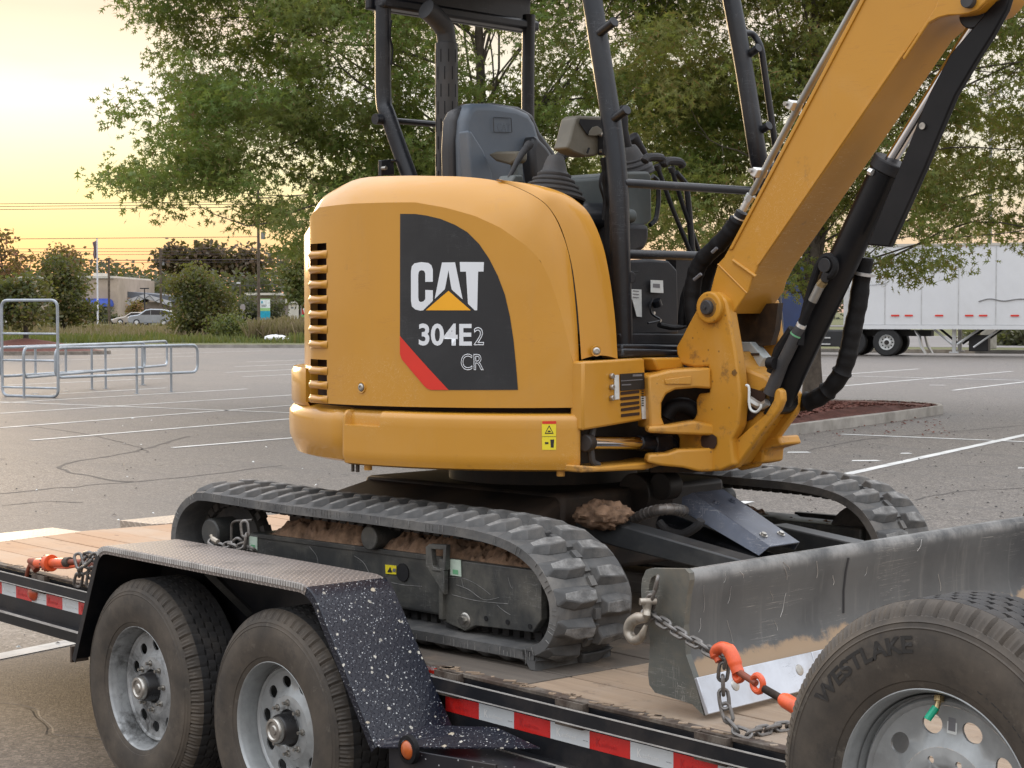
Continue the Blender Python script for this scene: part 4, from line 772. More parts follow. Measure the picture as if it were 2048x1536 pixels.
# panel below the guard bars
q = MB(); q.prism([(0.5,-0.102,1.298),(0.5,0.04,1.306),(0.5,0.148,1.303),(0.5,0.199,1.269),(0.5,0.207,1.032),(0.5,-0.091,1.028)], (-.06, 0, 0)); lp = E('lower_cowl', q, 'black_plastic', .01)
q = MB(); q.prism([(0.512,0.029,1.23),(0.512,0.097,1.229),(0.512,0.1,1.183),(0.512,0.029,1.185)], (.002, 0, 0)); s_ = obj('qr_sticker', q, 'sticker_white', lp)
q = MB(); q.prism([(0.512,-0.094,1.196),(0.512,-0.023,1.195),(0.512,-0.02,1.096),(0.512,-0.048,1.098),(0.512,-0.072,1.157),(0.512,-0.094,1.171)], (.002, 0, 0)); s_ = obj('paper_sticker', q, 'sticker_white', lp)
for a, b in ((582, 1276), (588, 1278), (594, 1279)):
    q = MB(); q.prism([(.515, y, z+(585-a)*.0019) for _, y, z in [(0.516,-0.071,1.186),(0.516,-0.039,1.184),(0.516,-0.039,1.181),(0.516,-0.071,1.183)]], (.0008, 0, 0)); obj('sticker_print', q, 'print_grey', s_, smooth=0)
q = MB(); q.prism([(0.514,0.04,1.217),(0.514,0.079,1.216),(0.514,0.079,1.201),(0.514,0.04,1.203)], (.0008, 0, 0)); obj('sticker_print', q, 'print_grey', s_, smooth=0)
q = MB(); q.cyl(*[(0.52,0.051,1.157),(0.52,0.062,1.136)], .018, n=12); q.tube(smooth_path([(0.54,0.01,1.161),(0.54,-0.006,1.136),(0.54,0.005,1.107),(0.54,0.05,1.085),(0.54,-0.017,1.074)], 4), .004, 6); obj('latch_mechanism', q, 'black_paint', lp)
for p in [(0.52,0.032,1.11),(0.519,0.068,1.083)]: q = MB(); q.cyl(p, Vector(p)+Vector((.01, 0, 0)), .006, n=8); obj('bolt', q, 'nut_steel', lp)
q = MB(); q.tube([(0.515,-0.103,1.259),(0.515,-0.043,1.259)], .0025, 6); q.tube([(0.515,-0.103,1.248),(0.515,-0.051,1.249)], .0025, 6); obj('moulded_rib', q, 'black_plastic', lp)
for i in range(3): q = MB(); q.tube(smooth_path([(0.6,-0.026,1.068),(0.6,0.049,1.058),(0.6,0.114,1.063),(0.6,0.159,1.085)], 5), .01, 8); 
E('cable_loop', q, 'hose_rubber')
q = MB(); q.prism([(0.44,0.26,1.316),(0.44,0.462,1.312),(0.44,0.404,1.03),(0.44,0.262,1.031)], (-.05, 0, 0)); E('front_cowl', q, 'black_plastic')
# ---- exhaust stack behind the operator
def stack():
    a, b, c, d = [(-0.62,0.08,1.508),(-0.62,0.078,2.204),(-0.62,0.07,2.236),(-0.62,-0.007,2.316)]
    a, b, c, d = map(Vector, (a, b, c, d)); m_ = E('exhaust_stack', MB().cyl(a, b, .0465, n=32), 'exhaust_steel', .003)
    obj('tail_pipe', MB().tube(smooth_path([b-Vector((0, 0, .02)), b+Vector((0, 0, .01)), c+Vector((0, -.002, .02)), Vector([(-0.62,0.042,2.285)][0]), d, Vector([(-0.62,-0.034,2.328)][0])], 6), [.039]*12+[.041]*19, 24), 'khaki_plastic' if False else 'exhaust_steel', m_)
    ax = Vector((math.cos(R_(-45)), math.sin(R_(-45)), 0))
    for row in range(10):
        for k in range(4):
            ang = R_(-112+k*40+(20 if row % 2 else 0)); z = b.z-.055-row*.07
            p = Vector((b.x+.0455*math.cos(ang), b.y+.0455*math.sin(ang), z)); r_ = Vector((math.cos(ang), math.sin(ang), 0))
            obj('shield_slot', MB().box(p, (.0030, .0045, .052), Matrix.Rotation(ang, 3, 'Z')), 'dark_void', m_, 0, smooth=0)
stack()
# ---- seat
SX = -.36
so_ = [(-0.36,-0.044,1.916),(-0.36,-0.006,1.935),(-0.36,0.104,1.941),(-0.36,0.222,1.937),(-0.36,0.298,1.919),(-0.36,0.336,1.881),(-0.36,0.356,1.834),(-0.36,0.392,1.775),(-0.36,0.415,1.715),(-0.36,0.43,1.573),(-0.36,-0.067,1.552),(-0.36,-0.077,1.668),(-0.36,-0.08,1.785),(-0.36,-0.071,1.863)]
def seat_part(name, P, t, mat, bev, par=None, dx=0):
    q = MB(); q.prism([Vector(p)+Vector((dx, 0, 0)) for p in P], (-t, 0, 0)); return E(name, q, mat, bev, parent=par, seg=4)
seat = seat_part('seat_back', so_, .09, 'seat_vinyl', .028)
seat_part('seat_shell', [(-0.4,-0.069,1.902),(-0.4,-0.001,1.936),(-0.4,0.138,1.951),(-0.4,0.281,1.947),(-0.4,0.362,1.922),(-0.4,0.404,1.856),(-0.4,0.487,1.784),(-0.4,0.547,1.715),(-0.4,0.603,1.582),(-0.4,-0.096,1.552),(-0.4,-0.102,1.747),(-0.4,-0.094,1.865)], .07, 'seat_side', .02)
seat_part('seat_bolster', [(-0.3,0.271,1.828),(-0.3,0.34,1.785),(-0.3,0.417,1.712),(-0.3,0.472,1.654),(-0.3,0.532,1.554),(-0.3,0.294,1.545),(-0.3,0.259,1.683),(-0.3,0.248,1.763)], .08, 'seat_side', .022)
seat_part('seat_bolster', [(-0.31,-0.098,1.819),(-0.31,-0.077,1.817),(-0.31,-0.012,1.747),(-0.31,0.035,1.662),(-0.31,0.054,1.535),(-0.31,-0.047,1.531),(-0.309,-0.087,1.665)], .06, 'seat_vinyl', .012)
q = MB(); q.box((-.14, .24, 1.40), (.46, .46, .13)); E('seat_cushion', q, 'seat_vinyl', .04, seg=4)
q = MB(); q.box((-.2, .24, 1.18), (.5, .4, .32)); E('seat_base', q, 'black_plastic', .02)
def flat_text(name, s, O_, ux, uy, w, h, mat, parent, bold=0, outline=0, push=None):
    bm = text_mesh(s, h, w, bold, outline); O_, ux, uy = Vector(O_), Vector(ux).normalized(), Vector(uy).normalized(); n_ = ux.cross(uy)
    return obj_bm(name, bm, lambda x, y, z: O_+ux*x+uy*y+n_*(z+.0006), mat, parent, smooth=False)
cs = [(-0.352,0.09,1.831),(-0.352,0.181,1.837),(-0.352,0.09,1.883)]
flat_text('embossed_letters', 'CAT', Vector(cs[0])+Vector((.001, .01, 0)), (0, 1, 0), (0, 0, 1), (Vector(cs[1])-Vector(cs[0])).length*.8, .034, 'seat_side', seat, 0, .006)
q = MB(); q.tube(round_path([Vector(p) for p in [(-0.352,0.084,1.827),(-0.352,0.186,1.832),(-0.352,0.181,1.889),(-0.352,0.082,1.884)]], .004, 2, True), .0016, 5, True); obj('embossed_frame', q, 'seat_side', seat)
# armrest wedge
q = MB(); q.prism([(-0.325,0.02,1.733),(-0.28,0.02,1.742),(-0.157,0.02,1.736),(-0.16,0.02,1.701),(-0.198,0.02,1.684),(-0.28,0.02,1.704)], (0, .06, 0)); E('armrest', q, 'khaki_plastic', .010, seg=3)
q = MB(); q.prism([(-0.218,0.04,1.696),(-0.18,0.04,1.7),(-0.174,0.04,1.645),(-0.191,0.04,1.623),(-0.213,0.04,1.624)], (0, .03, 0)); E('armrest_stalk', q, 'console_grey', .004)
# near console lever
def lever(px, r0, r1, knob, mat='black_plastic', name='control_lever'):
    P = [Vector(p) for p in px]; q = MB(); n_ = len(P); q.tube(P, [r0+(r1-r0)*i/(n_-1) for i in range(n_)], 12); m_ = E(name, q, mat)
    if knob:
        d = (P[-1]-P[-2]).normalized(); q = MB(); q.tube([P[-1]-d*.01, P[-1]+d*.008, P[-1]+d*.02, P[-1]+d*.026], [r1, knob, knob*.9, knob*.3], 12); obj('knob', q, mat, m_)
    return m_
lever([(0.12,-0.304,1.601),(0.12,-0.283,1.631),(0.12,-0.263,1.662),(0.12,-0.234,1.696),(0.12,-0.208,1.72)], .007, .014, .017)
q = MB(); q.prism([(0.15,-0.318,1.592),(0.15,-0.303,1.611),(0.15,-0.262,1.613),(0.15,-0.254,1.584),(0.15,-0.324,1.581)], (-.08, 0, 0)); E('console_cap', q, 'console_grey', .006)
def boot(base, topc, rb, rt, n=5):
    base, topc = Vector(base), Vector(topc); ax = (topc-base); h = ax.length; prof = [(rb, 0)]
    for i in range(n):
        t = i/n*.62; r = rb+(rt*1.7-rb)*(t/.62)**1.1
        prof += [(r, h*t+.001), (r*1.04, h*(t+.04)), (r*1.03, h*(t+.075)), (r*.90, h*(t+.10))]
    prof += [(rt*1.75, h*.66), (rt*1.5, h*.82), (rt*1.15, h*.97), (rt, h), (.0005, h)]
    q = MB(); q.lathe(prof, base, ax, 32); return E('lever_boot', q, 'rubber_boot')
b1_ = [(0.25,-0.214,1.523),(0.25,-0.193,1.68),(0.25,-0.086,1.741)]; boot(b1_[0], b1_[1], .118, .026)
js = lever([(0.25,-0.199,1.662),(0.25,-0.15,1.693),(0.25,-0.086,1.737)]+[(0.3,-0.105,1.773)], .017, .020, 0, name='joystick')
# grey-green monitor bracket on the near post
MN = [(0.46,-0.316,1.793),(0.46,-0.298,1.803),(0.46,-0.15,1.81),(0.46,-0.15,1.691),(0.46,-0.213,1.666),(0.46,-0.266,1.661),(0.46,-0.323,1.672),(0.46,-0.359,1.685),(0.46,-0.344,1.714),(0.46,-0.329,1.759)]
q = MB(); q.prism(MN, (-.07, 0, 0)); mon = E('monitor_bracket', q, 'khaki_plastic', .007)
q = MB(); q.prism([(0.464,-0.297,1.79),(0.464,-0.187,1.795),(0.464,-0.184,1.756),(0.464,-0.258,1.737),(0.464,-0.302,1.776)], (.002, 0, 0)); obj('bracket_opening', q, 'dark_void', mon)
q = MB(); q.prism([(0.468,-0.254,1.751),(0.468,-0.238,1.766),(0.468,-0.212,1.772),(0.468,-0.191,1.762),(0.468,-0.189,1.741),(0.468,-0.223,1.736),(0.468,-0.259,1.735)], (.003, 0, 0)); obj('horn', q, 'khaki_plastic', mon, .002)
for p in [(0.47,-0.198,1.741),(0.47,-0.196,1.684)]: q = MB(); q.cyl(p, Vector(p)+Vector((.012, 0, 0)), .008, n=10); obj('bolt', q, 'nut_steel', mon)
q = MB(); q.tube([(0.47,-0.266,1.673),(0.47,-0.256,1.691)], .004, 6); obj('slot', q, 'dark_void', mon)
q = MB(); q.prism([(0.49,-0.2,1.743),(0.49,-0.162,1.745),(0.49,-0.162,1.671),(0.49,-0.2,1.669)], (-.03, 0, 0)); obj('post_mount', q, 'black_paint', mon, .003)
q = MB(); q.tube(smooth_path([(0.5,-0.21,1.659),(0.5,-0.205,1.598),(0.5,-0.197,1.528),(0.5,-0.188,1.457),(0.5,-0.191,1.334),(0.5,-0.172,1.228)], 5), [.013+.002*math.sin(i*1.3) for i in range(26)], 10); E('wiring_loom', q, 'hose_rubber')
q = MB(); q.tube(smooth_path([(0.51,-0.232,1.604),(0.51,-0.242,1.56),(0.51,-0.221,1.508),(0.51,-0.226,1.438)], 5), .005, 6); E('wiring_loom', q, 'hose_rubber')
# far console with boot, joystick, levers
b2_ = [(0.42,0.042,1.611),(0.42,0.025,1.708),(0.42,0.008,1.827)]
q = MB(); q.prism([(0.4,-0.006,1.609),(0.4,0.03,1.628),(0.4,0.15,1.636),(0.4,0.167,1.622),(0.4,0.171,1.456),(0.4,0.145,1.44),(0.4,0.072,1.412),(0.4,-0.005,1.395)], (-.30, 0, 0)); con = E('side_console', q, 'console_grey', .014, seg=3)
boot([(0.321,0.169,1.63)][0], [(0.321,0.129,1.732)][0], .075, .022, 4)
lever([(0.321,0.129,1.717),(0.32,0.1,1.786),(0.32,0.094,1.854)], .014, .019, .021, name='joystick')
lever([(0.25,0.331,1.681),(0.25,0.29,1.724),(0.25,0.243,1.766)], .010, .021, .024)
q = MB(); q.prism([(0.42,-0.026,1.43),(0.42,0.026,1.439),(0.42,0.134,1.439),(0.42,0.134,1.38),(0.42,0.106,1.342),(0.42,-0.025,1.303)], (-.2, 0, 0)); E('console_support', q, 'black_plastic', .02)
q = MB(); q.tube(round_path([(0.44,0.123,1.614),(0.44,0.154,1.601),(0.44,0.16,1.528),(0.44,0.144,1.453),(0.44,0.11,1.434)], .03), .009, 8); E('console_pipe', q, 'black_paint')
q = MB(); q.cyl(*[(0.42,-0.034,1.47),(0.42,0.032,1.463)], .026, n=18); E('pivot_knob', q, 'console_grey', .005)
# travel levers
for hp, rod in (([(0.5,0.005,1.655),(0.5,0.027,1.673),(0.5,0.101,1.675),(0.5,0.112,1.651)], [(0.5,0.077,1.649),(0.5,0.158,1.507),(0.501,0.269,1.335)]), ([(0.5,0.112,1.647),(0.5,0.135,1.666),(0.5,0.203,1.667),(0.5,0.226,1.65)], [(0.5,0.157,1.646),(0.5,0.227,1.506),(0.5,0.327,1.331)])):
    m_ = E('travel_lever', MB().tube(rod, .0085, 10), 'black_paint')
    q = MB(); q.tube(smooth_path(hp, 4), [.010]+[.016]*11+[.011], 10); obj('lever_handle', q, 'black_plastic', m_); q = MB(); q.cyl(rod[0], Vector(rod[0]).lerp(Vector(rod[1]), .12), .013, n=12); obj('lever_collar', q, 'black_plastic', m_)
q = MB(); q.tube([(0.5,0.186,1.627),(0.5,0.244,1.588),(0.5,0.262,1.492),(0.5,0.283,1.335)], .012, 10); E('lever_guard', q, 'black_paint')
# seat-side grip, left arm and round tank between
q = MB(); q.prism([(0.05,0.13,1.572),(0.05,0.158,1.609),(0.05,0.187,1.626),(0.05,0.238,1.627),(0.05,0.247,1.602),(0.05,0.227,1.589),(0.05,0.256,1.564),(0.05,0.227,1.543),(0.049,0.152,1.544)], (-.07, 0, 0)); E('far_armrest', q, 'black_plastic', .008, seg=3)
q = MB(); q.prism([(0.15,0.111,1.553),(0.15,0.151,1.577),(0.15,0.19,1.572),(0.15,0.196,1.526),(0.15,0.095,1.522)], (-.06, 0, 0)); E('console_cover', q, 'console_grey', .008)
q = MB(); q.cyl(*[(0.3,-0.145,1.463),(0.3,0.091,1.471)], .048, n=28); E('front_tube', q, 'console_grey' if False else 'black_paint', .005)
# body under the operator: left half of the house
q = MB(); q.grid(lambda u, w: cp(.90, 20+u*90, .60+w*.42), 20, 2); q.add([cp(.90, 20+i*90/19, 1.02) for i in range(20)]+[(0, 0, 1.02)], [(i, i+1, 20) for i in range(19)]); E('left_body', q, 'yellow_paint')
q = MB(); q.box((.1, .30, .93), (1.0, .75, .1)); E('operator_floor', q, 'black_plastic', .02)

# ---- undercarriage
def track_path(n=96):
    """outer face of the belt (x,z), closed, from the rear round the top"""
    P = [(-.80, .434), (-.36, .424), (.10, .424), (.55, .420), (.78, .398), (.91, .345), (.985, .262), (1.005, .20), (.995, .13), (.95, .068), (.87, .036), (.78, .030), (-.80, .030), (-.90, .05), (-.985, .11), (-1.035, .20), (-1.035, .285), (-.99, .365), (-.91, .417)]
    C_ = []; k = len(P)
    for i in range(k):
        a, b, c, d = (Vector((*P[(i+j) % k], 0)) for j in (-1, 0, 1, 2)); m_ = 10
        L_ = (c-b).length
        for j in range(m_):
            t = j/m_
            if L_ > .4: C_.append(b.lerp(c, t)); continue
            C_.append(.5*((2*b)+(c-a)*t+(2*a-5*b+4*c-d)*t*t+(3*b-a-3*c+d)*t**3))
    s = [0]
    for i in range(len(C_)): s.append(s[-1]+(C_[(i+1) % len(C_)]-C_[i]).length)
    T = s[-1]; out = []
    def at(u):
        u %= T; i = int(np.searchsorted(s, u, 'right'))-1; i = min(i, len(C_)-1); t = (u-s[i])/max(1e-9, s[i+1]-s[i]); p = C_[i].lerp(C_[(i+1) % len(C_)], t); d = (C_[(i+1) % len(C_)]-C_[i]).normalized(); return p, d
    return at, T
TAT, TLEN = track_path()
def belt_mesh():
    n = 192; q = MB(); prof = [(-.985, .0), (-.975, .004), (-.82, .004), (-.81, .0), (-.80, .004), (-.645, .004), (-.635, .0), (-.635, -.030), (-.66, -.034), (-.96, -.034), (-.985, -.030)]
    k = len(prof); vs = []
    for i in range(n):
        p, d = TAT(i*TLEN/n); nrm = Vector((-d.y, d.x, 0))
        for y, h in prof: w = p+nrm*h; vs.append((w.x, y, w.y))
    fs = [(i*k+j, ((i+1) % n)*k+j, ((i+1) % n)*k+(j+1) % k, i*k+(j+1) % k) for i in range(n) for j in range(k)]
    q.add(vs, fs); return q
def lug_mesh(side):
    """one tread bar: wide foot, sloped flanks, slanted outline (s along, y across, h out)"""
    q = MB(); b = [(-.036, -.002), (.026, -.002), (.044, .070), (.042, .162), (-.030, .162), (-.034, .085)]; t = [(-.012, .030), (.006, .026), (.025, .082), (.025, .152), (-.008, .154), (-.014, .094)]
    hb, ht = [0]*6, [.020, .020, .035, .037, .035, .035]
    f = (lambda s, y, h: (s, y, h)) if side > 0 else (lambda s, y, h: (-s, .350-y, h))
    vs = [f(s, y, -.002) for s, y in b]+[f(s, y, h) for (s, y), h in zip(t, ht)]
    q.add(vs, [tuple(range(5, -1, -1))]+[(i, (i+1) % 6, (i+1) % 6+6, i+6) for i in range(6)]); q.f.append(tuple(range(6, 12))); q.m.append(1); return q
def make_track(y_off, near):
    tr = E('rubber_track', belt_mesh(), 'track_rubber', smooth=30); tr.location = (0, y_off, 0)
    N_ = 48; srcs = {}
    for i in range(N_*2):
        side = 1 if i % 2 == 0 else -1; p, d = TAT(i*TLEN/(2*N_)); nrm = Vector((-d.y, d.x, 0))
        mt = Matrix(((d.x, 0, nrm.x, p.x), (0, 1, 0, -.985), (d.y, 0, nrm.y, p.y), (0, 0, 0, 1)))
        if side not in srcs: o = obj('track_lug', lug_mesh(side), ['track_rubber', 'track_worn'], tr, .006, smooth=20); srcs[side] = o; o.matrix_local = mt
        else: inst(srcs[side], tr, mt)
    q = MB(); 
    for i in range(96):
        p, d = TAT(i*TLEN/96); nrm = Vector((-d.y, d.x, 0)); w = p-nrm*.045; rot = Matrix(((d.x, 0, nrm.x), (0, 1, 0), (d.y, 0, nrm.y)))
        for yy in (-.845, -.775): q.box((w.x, yy, w.y), (.030, .035, .034), rot)
    q2 = MB()
    for i in range(96):
        p, d = TAT((i+.25)*TLEN/96); nrm = Vector((-d.y, d.x, 0)); w = p+nrm*.006; rot = Matrix(((d.x, 0, nrm.x), (0, 1, 0), (d.y, 0, nrm.y))); q2.box((w.x, -.810, w.y), (.034, .026, .018), rot)
    k = obj('link_bumps', q2, 'track_rubber', tr, smooth=0); k['kind'] = 'stuff'
    k = obj('guide_lugs', q, 'track_dark', tr, smooth=0); k['kind'] = 'stuff'
    return tr
belt = make_track(0, True)
belt2 = make_track(1.76, False); belt2.location.z = .03
# fine edge cords on the visible belt edge
q = MB()
for i in range(0, 288):
    if random.random() < .45: continue
    p, d = TAT(i*TLEN/288); nrm = Vector((-d.y, d.x, 0)); a = p-nrm*.001; b = p-nrm*(.012+random.random()*.016); q.box((((a+b)/2).x, -.986, ((a+b)/2).y), (.0012, .003, (a-b).length), Matrix(((d.x, 0, nrm.x), (0, 1, 0), (d.y, 0, nrm.y))))
k = obj('edge_cords', q, 'track_worn', belt, smooth=0); k['kind'] = 'stuff'
def track_frame(yo, near):
    s_ = -1 if near else 1
    def Y(y): return y if near else -y
    q = MB(); P = [(-.66, .29), (.44, .292), (.46, .285), (.86, .283), (.86, .12), (.60, .098), (.54, .075), (.44, .10), (-.66, .10), (-.72, .16), (-.72, .24)]
    q.prism([(x, Y(-.90), z) for x, z in P], (0, .17 if near else -.17, 0)); fr = E('track_frame', q, 'track_frame', .012, seg=3)
    q = MB(); q.prism([(x, Y(-.93), z) for x, z in ((.42, .300), (.871, .303), (.886, .285), (.886, .15), (.849, .106), (.588, .096), (.541, .072), (.457, .088), (.42, .096))], (0, .03 if near else -.03, 0)); pl = obj('frame_plate', q, 'track_frame', fr, .003)
    if near:
        q = MB(); q.prism([(x, -.905, z) for x, z in ((-.60, .292), (.40, .300), (.44, .283), (-.60, .275))], (0, .02, 0)); q.prism([(.43, -.945, .10), (.45, -.945, .10), (.45, -.945, .30), (.43, -.945, .30)], (0, .03, 0)); obj('weld_bar', q, 'track_frame', fr, .002)
        EY = [(0.383,-0.96,0.337),(0.4,-0.96,0.348),(0.482,-0.96,0.352),(0.477,-0.96,0.269),(0.453,-0.96,0.257),(0.41,-0.96,0.259),(0.383,-0.96,0.273)]; HO = [(0.41,-0.96,0.332),(0.468,-0.96,0.336),(0.465,-0.96,0.276),(0.444,-0.96,0.269),(0.417,-0.96,0.277)]
        q = MB(); n_ = 7; oo = [Vector(p) for p in EY]; ii = [Vector(HO[i]) for i in (0, 0, 1, 2, 3, 4, 4)]
        vs = oo+ii+[p+Vector((0, .022, 0)) for p in oo+ii]
        fs = []
        for i in range(7):
            j = (i+1) % 7; fs += [(i, j, j+7, i+7), (i+14, i+21, j+21, j+14), (i, i+14, j+14, j), (i+7, j+7, j+21, i+21)]
        q.add(vs, fs); q.prism([(0.395,-0.96,0.265),(0.473,-0.96,0.266),(0.472,-0.96,0.187)], (0, .02, 0)); obj('lifting_eye', q, 'track_frame', fr, .002)
        c = Vector([(0.205,-0.903,0.228)][0]); q = MB(); q.cyl(c+Vector((0, -.0015, 0)), c+Vector((0, .02, 0)), .031, n=24); obj('frame_hole', q, 'dark_void', fr)
        q = MB(); q.prism([(0.116,-0.902,0.246),(0.173,-0.902,0.248),(0.173,-0.902,0.218),(0.119,-0.902,0.215)], (0, -.002, 0)); lb = obj('yellow_label', q, 'print_yellow', fr); q = MB(); q.prism([(0.129,-0.905,0.222),(0.153,-0.905,0.223),(0.143,-0.904,0.241)], (0, -.0008, 0)); obj('label_triangle', q, 'print_black', lb)
        q = MB(); q.prism([(0.155,-0.905,0.226),(0.172,-0.905,0.226),(0.172,-0.905,0.238),(0.159,-0.905,0.237)], (0, -.0008, 0)); obj('label_pictogram', q, 'print_grey', lb)
        for P in ([(-0.65,-0.902,0.278),(-0.603,-0.902,0.278),(-0.604,-0.902,0.228),(-0.651,-0.902,0.229)], [(0.474,-0.932,0.303),(0.525,-0.932,0.304),(0.527,-0.932,0.25),(0.476,-0.932,0.25)]):
            q = MB(); q.prism(P, (0, -.0025, 0)); lb = obj('anchor_sticker', q, 'sticker_green', fr); a, b, c, d = map(Vector, P); m_ = lambda s, t: a.lerp(b, s).lerp(d.lerp(c, s), t)+Vector((0, -.003, 0))
            q = MB(); q.prism([m_(.25, .62), m_(.75, .62), m_(.75, .9), m_(.25, .9)], (0, -.0006, 0)); obj('sticker_print', q, 'print_green', lb)
        c = Vector([(0.541,-0.935,0.108)][0]); q = MB(); q.lathe([(.0005, 0), (.019, 0), (.025, .004), (.025, .006)], c, (0, 1, 0), 20); q.cyl(c+Vector((0, -.014, 0)), c, .014, n=6); obj('bolt', q, 'nut_steel', fr)
        for p in [(0.641,-0.932,0.126),(0.739,-0.932,0.126),(0.839,-0.932,0.124)]: q = MB(); q.cyl(Vector(p)+Vector((0, -.0012, 0)), p, .0085, n=12); obj('bolt_hole', q, 'dark_void', fr)
        q = MB(); q.lathe([(.0005, -.012), (.050, -.012), (.056, -.006), (.056, .16), (.0005, .16)], [(-0.85,-0.93,0.275)][0], (0, 1, 0), 36); obj('final_drive', q, 'track_frame', fr, .002)
        q = MB(); q.tube(round_path([(-0.72,-0.935,0.23),(-0.719,-0.935,0.32),(-0.697,-0.935,0.333),(-0.59,-0.935,0.346)], .02), .0055, 8); obj('chain_loop_bar', q, 'chain_steel', fr)
    q = MB(); q.cyl((.06, Y(-.93), .335), (.06, Y(-.70), .335), .042, n=24); obj('carrier_roller', q, 'track_frame', fr, .004)
    q = MB(); q.lathe([(.10, 0), (.155, .01), (.155, .035), (.12, .05), (.155, .065), (.155, .09), (.10, .10)], (.83, Y(-.86), .215), (0, -s_*1.0, 0) if False else (0, 1 if near else -1, 0), 36); q.cyl((.83, Y(-.86), .215), (.83, Y(-.76), .215), .10, n=20); obj('idler', q, 'track_dark', fr)
    q = MB()
    for k_ in range(18):
        a = 2*PI*k_/18; q.box((-.83+.165*math.cos(a), Y(-.81), .235+.165*math.sin(a)), (.03, .035, .03), Matrix.Rotation(-a, 3, 'Y'))
    q.cyl((-.83, Y(-.84), .235), (-.83, Y(-.78), .235), .155, n=36); obj('sprocket', q, 'track_dark', fr)
    for i in range(4): q = MB(); x_ = -.45+i*.3; q.cyl((x_, Y(-.90), .10), (x_, Y(-.72), .10), .045, n=16); obj('roller', q, 'track_dark', fr)
    return fr
track_frame(0, True); ff_ = track_frame(0, False); ff_.location = (0, .14, .0)
# centre body
q = MB(); q.lathe([(.36, .48), (.36, .56), (.40, .565), (.40, .585), (.0005, .585)], (0, 0, 0), (0, 0, 1), 48); q.lathe([(.62, .575), (.62, .592), (.1, .592), (.1, .575)], (.15, 0, 0), (0, 0, 1), 48, closed=True); E('slew_ring', q, 'undercarriage')
q = MB(); q.prism([(-.5, -.42, .48), (.5, -.42, .48), (.62, -.75, .38), (-.62, -.75, .38)], (0, 0, -.1)); q.prism([(-.4, .42, .44), (.4, .42, .44), (.45, .86, .28), (-.45, .86, .28)], (0, 0, -.1)); q.box((0, 0, .34), (1.05, .9, .29)); E('carbody', q, 'undercarriage', .02)
# blade lift arms and guarded cylinder
for P, w in (([(0.557,-0.42,0.414),(0.814,-0.42,0.39),(1.293,-0.42,0.325),(1.293,-0.42,0.265),(0.787,-0.42,0.314),(0.557,-0.42,0.344)], .09), ([(0.774,0.42,0.327),(1.116,0.42,0.293),(1.158,0.42,0.27),(1.116,0.42,0.23),(0.763,0.42,0.252),(0.552,0.42,0.29)], .09)):
    q = MB(); q.prism(P, (0, w, 0)); E('blade_arm', q, 'arm_steel', .006)
TL, TR_ = [Vector(p) for p in [(0.807,-0.085,0.486),(1.14,-0.085,0.327)]]
dv = (TR_-TL); up_ = Vector((0, 1, 0)).cross(dv).normalized(); up_ = up_ if up_.z > 0 else -up_; h_ = .085
q = MB(); q.prism([TL, TL+Vector((0, .17, 0)), TR_+Vector((0, .17, 0)), TR_], -up_*.006); gs = E('cylinder_guard', q, 'guard_steel', .002)
TL2, TR2 = [Vector(p)+Vector((0, -.001, 0)) for p in [(0.778,-0.115,0.423),(1.116,-0.115,0.296)]]
q = MB(); q.prism([TL, TR_, TR2, TL2, Vector([(0.782,-0.115,0.47)][0])], (0, .005, 0)); q.prism([TL+Vector((0, .165, 0)), TR_+Vector((0, .165, 0)), TR2+Vector((0, .20, 0)), TL2+Vector((0, .20, 0))], (0, .005, 0)); obj('guard_side', q, 'guard_steel', gs, .002)
for s, t in ((.22, .22), (.22, .75), (.82, .25), (.84, .78)):
    c = TL+dv*s+Vector((0, .17*t, 0)); q = MB(); q.lathe([(.0005, .010), (.009, .010), (.010, .003), (.015, .003), (.015, 0)], c, up_, 12); obj('bolt', q, 'nut_steel' if s > .5 else 'guard_steel', gs)
q = MB(); q.cyl((.60, 0, .36), (1.12, 0, .245), .038, n=20); q.cyl((1.10, 0, .25), (1.56, 0, .20), .024, n=16); E('blade_cylinder', q, 'black_paint')
q = MB(); c0, c1 = [(0.537,0,0.461),(0.644,-0.001,0.495)]; q.cyl(Vector(c0)+Vector((0, -.09, 0)), Vector(c0)+Vector((0, .05, 0)), .075, n=28); q.cyl(Vector(c1)+Vector((0, -.07, 0)), Vector(c1)+Vector((0, .0, 0)), .05, n=24); E('cylinder_bracket', q, 'undercarriage', .004)
P = smooth_path([(0.623,-0.3,0.357),(0.681,-0.3,0.379),(0.772,-0.3,0.425),(0.872,-0.3,0.449)]+[(0.82,-0.15,0.427)], 12); q = MB(); q.tube([p for p in P for _ in (0, 1)] if False else P, [.0175+.0025*(i % 2) for i in range(len(P))], 12); E('spiral_hose', q, 'chain_steel')
P = []
a0 = smooth_path([(0.623,-0.3,0.357),(0.681,-0.3,0.379),(0.772,-0.3,0.425),(0.872,-0.3,0.449)]+[(0.82,-0.15,0.427)], 10)
q = MB(); 
for i in range(len(a0)-1):
    for t in ((0,) if i % 2 else ()): p = a0[i].lerp(a0[i+1], t); d = (a0[i+1]-a0[i]).normalized(); q.cyl(p, p+d*.004, .0205, n=12)
obj('hose_coils', q, 'chain_steel', EX)['kind'] = 'stuff'
q = MB(); q.tube(smooth_path([(0.708,-0.15,0.378),(0.747,-0.15,0.351),(0.814,-0.15,0.347),(0.88,-0.15,0.38),(0.895,-0.15,0.402)], 6), .016, 10); E('hydraulic_hose', q, 'rubber_boot')
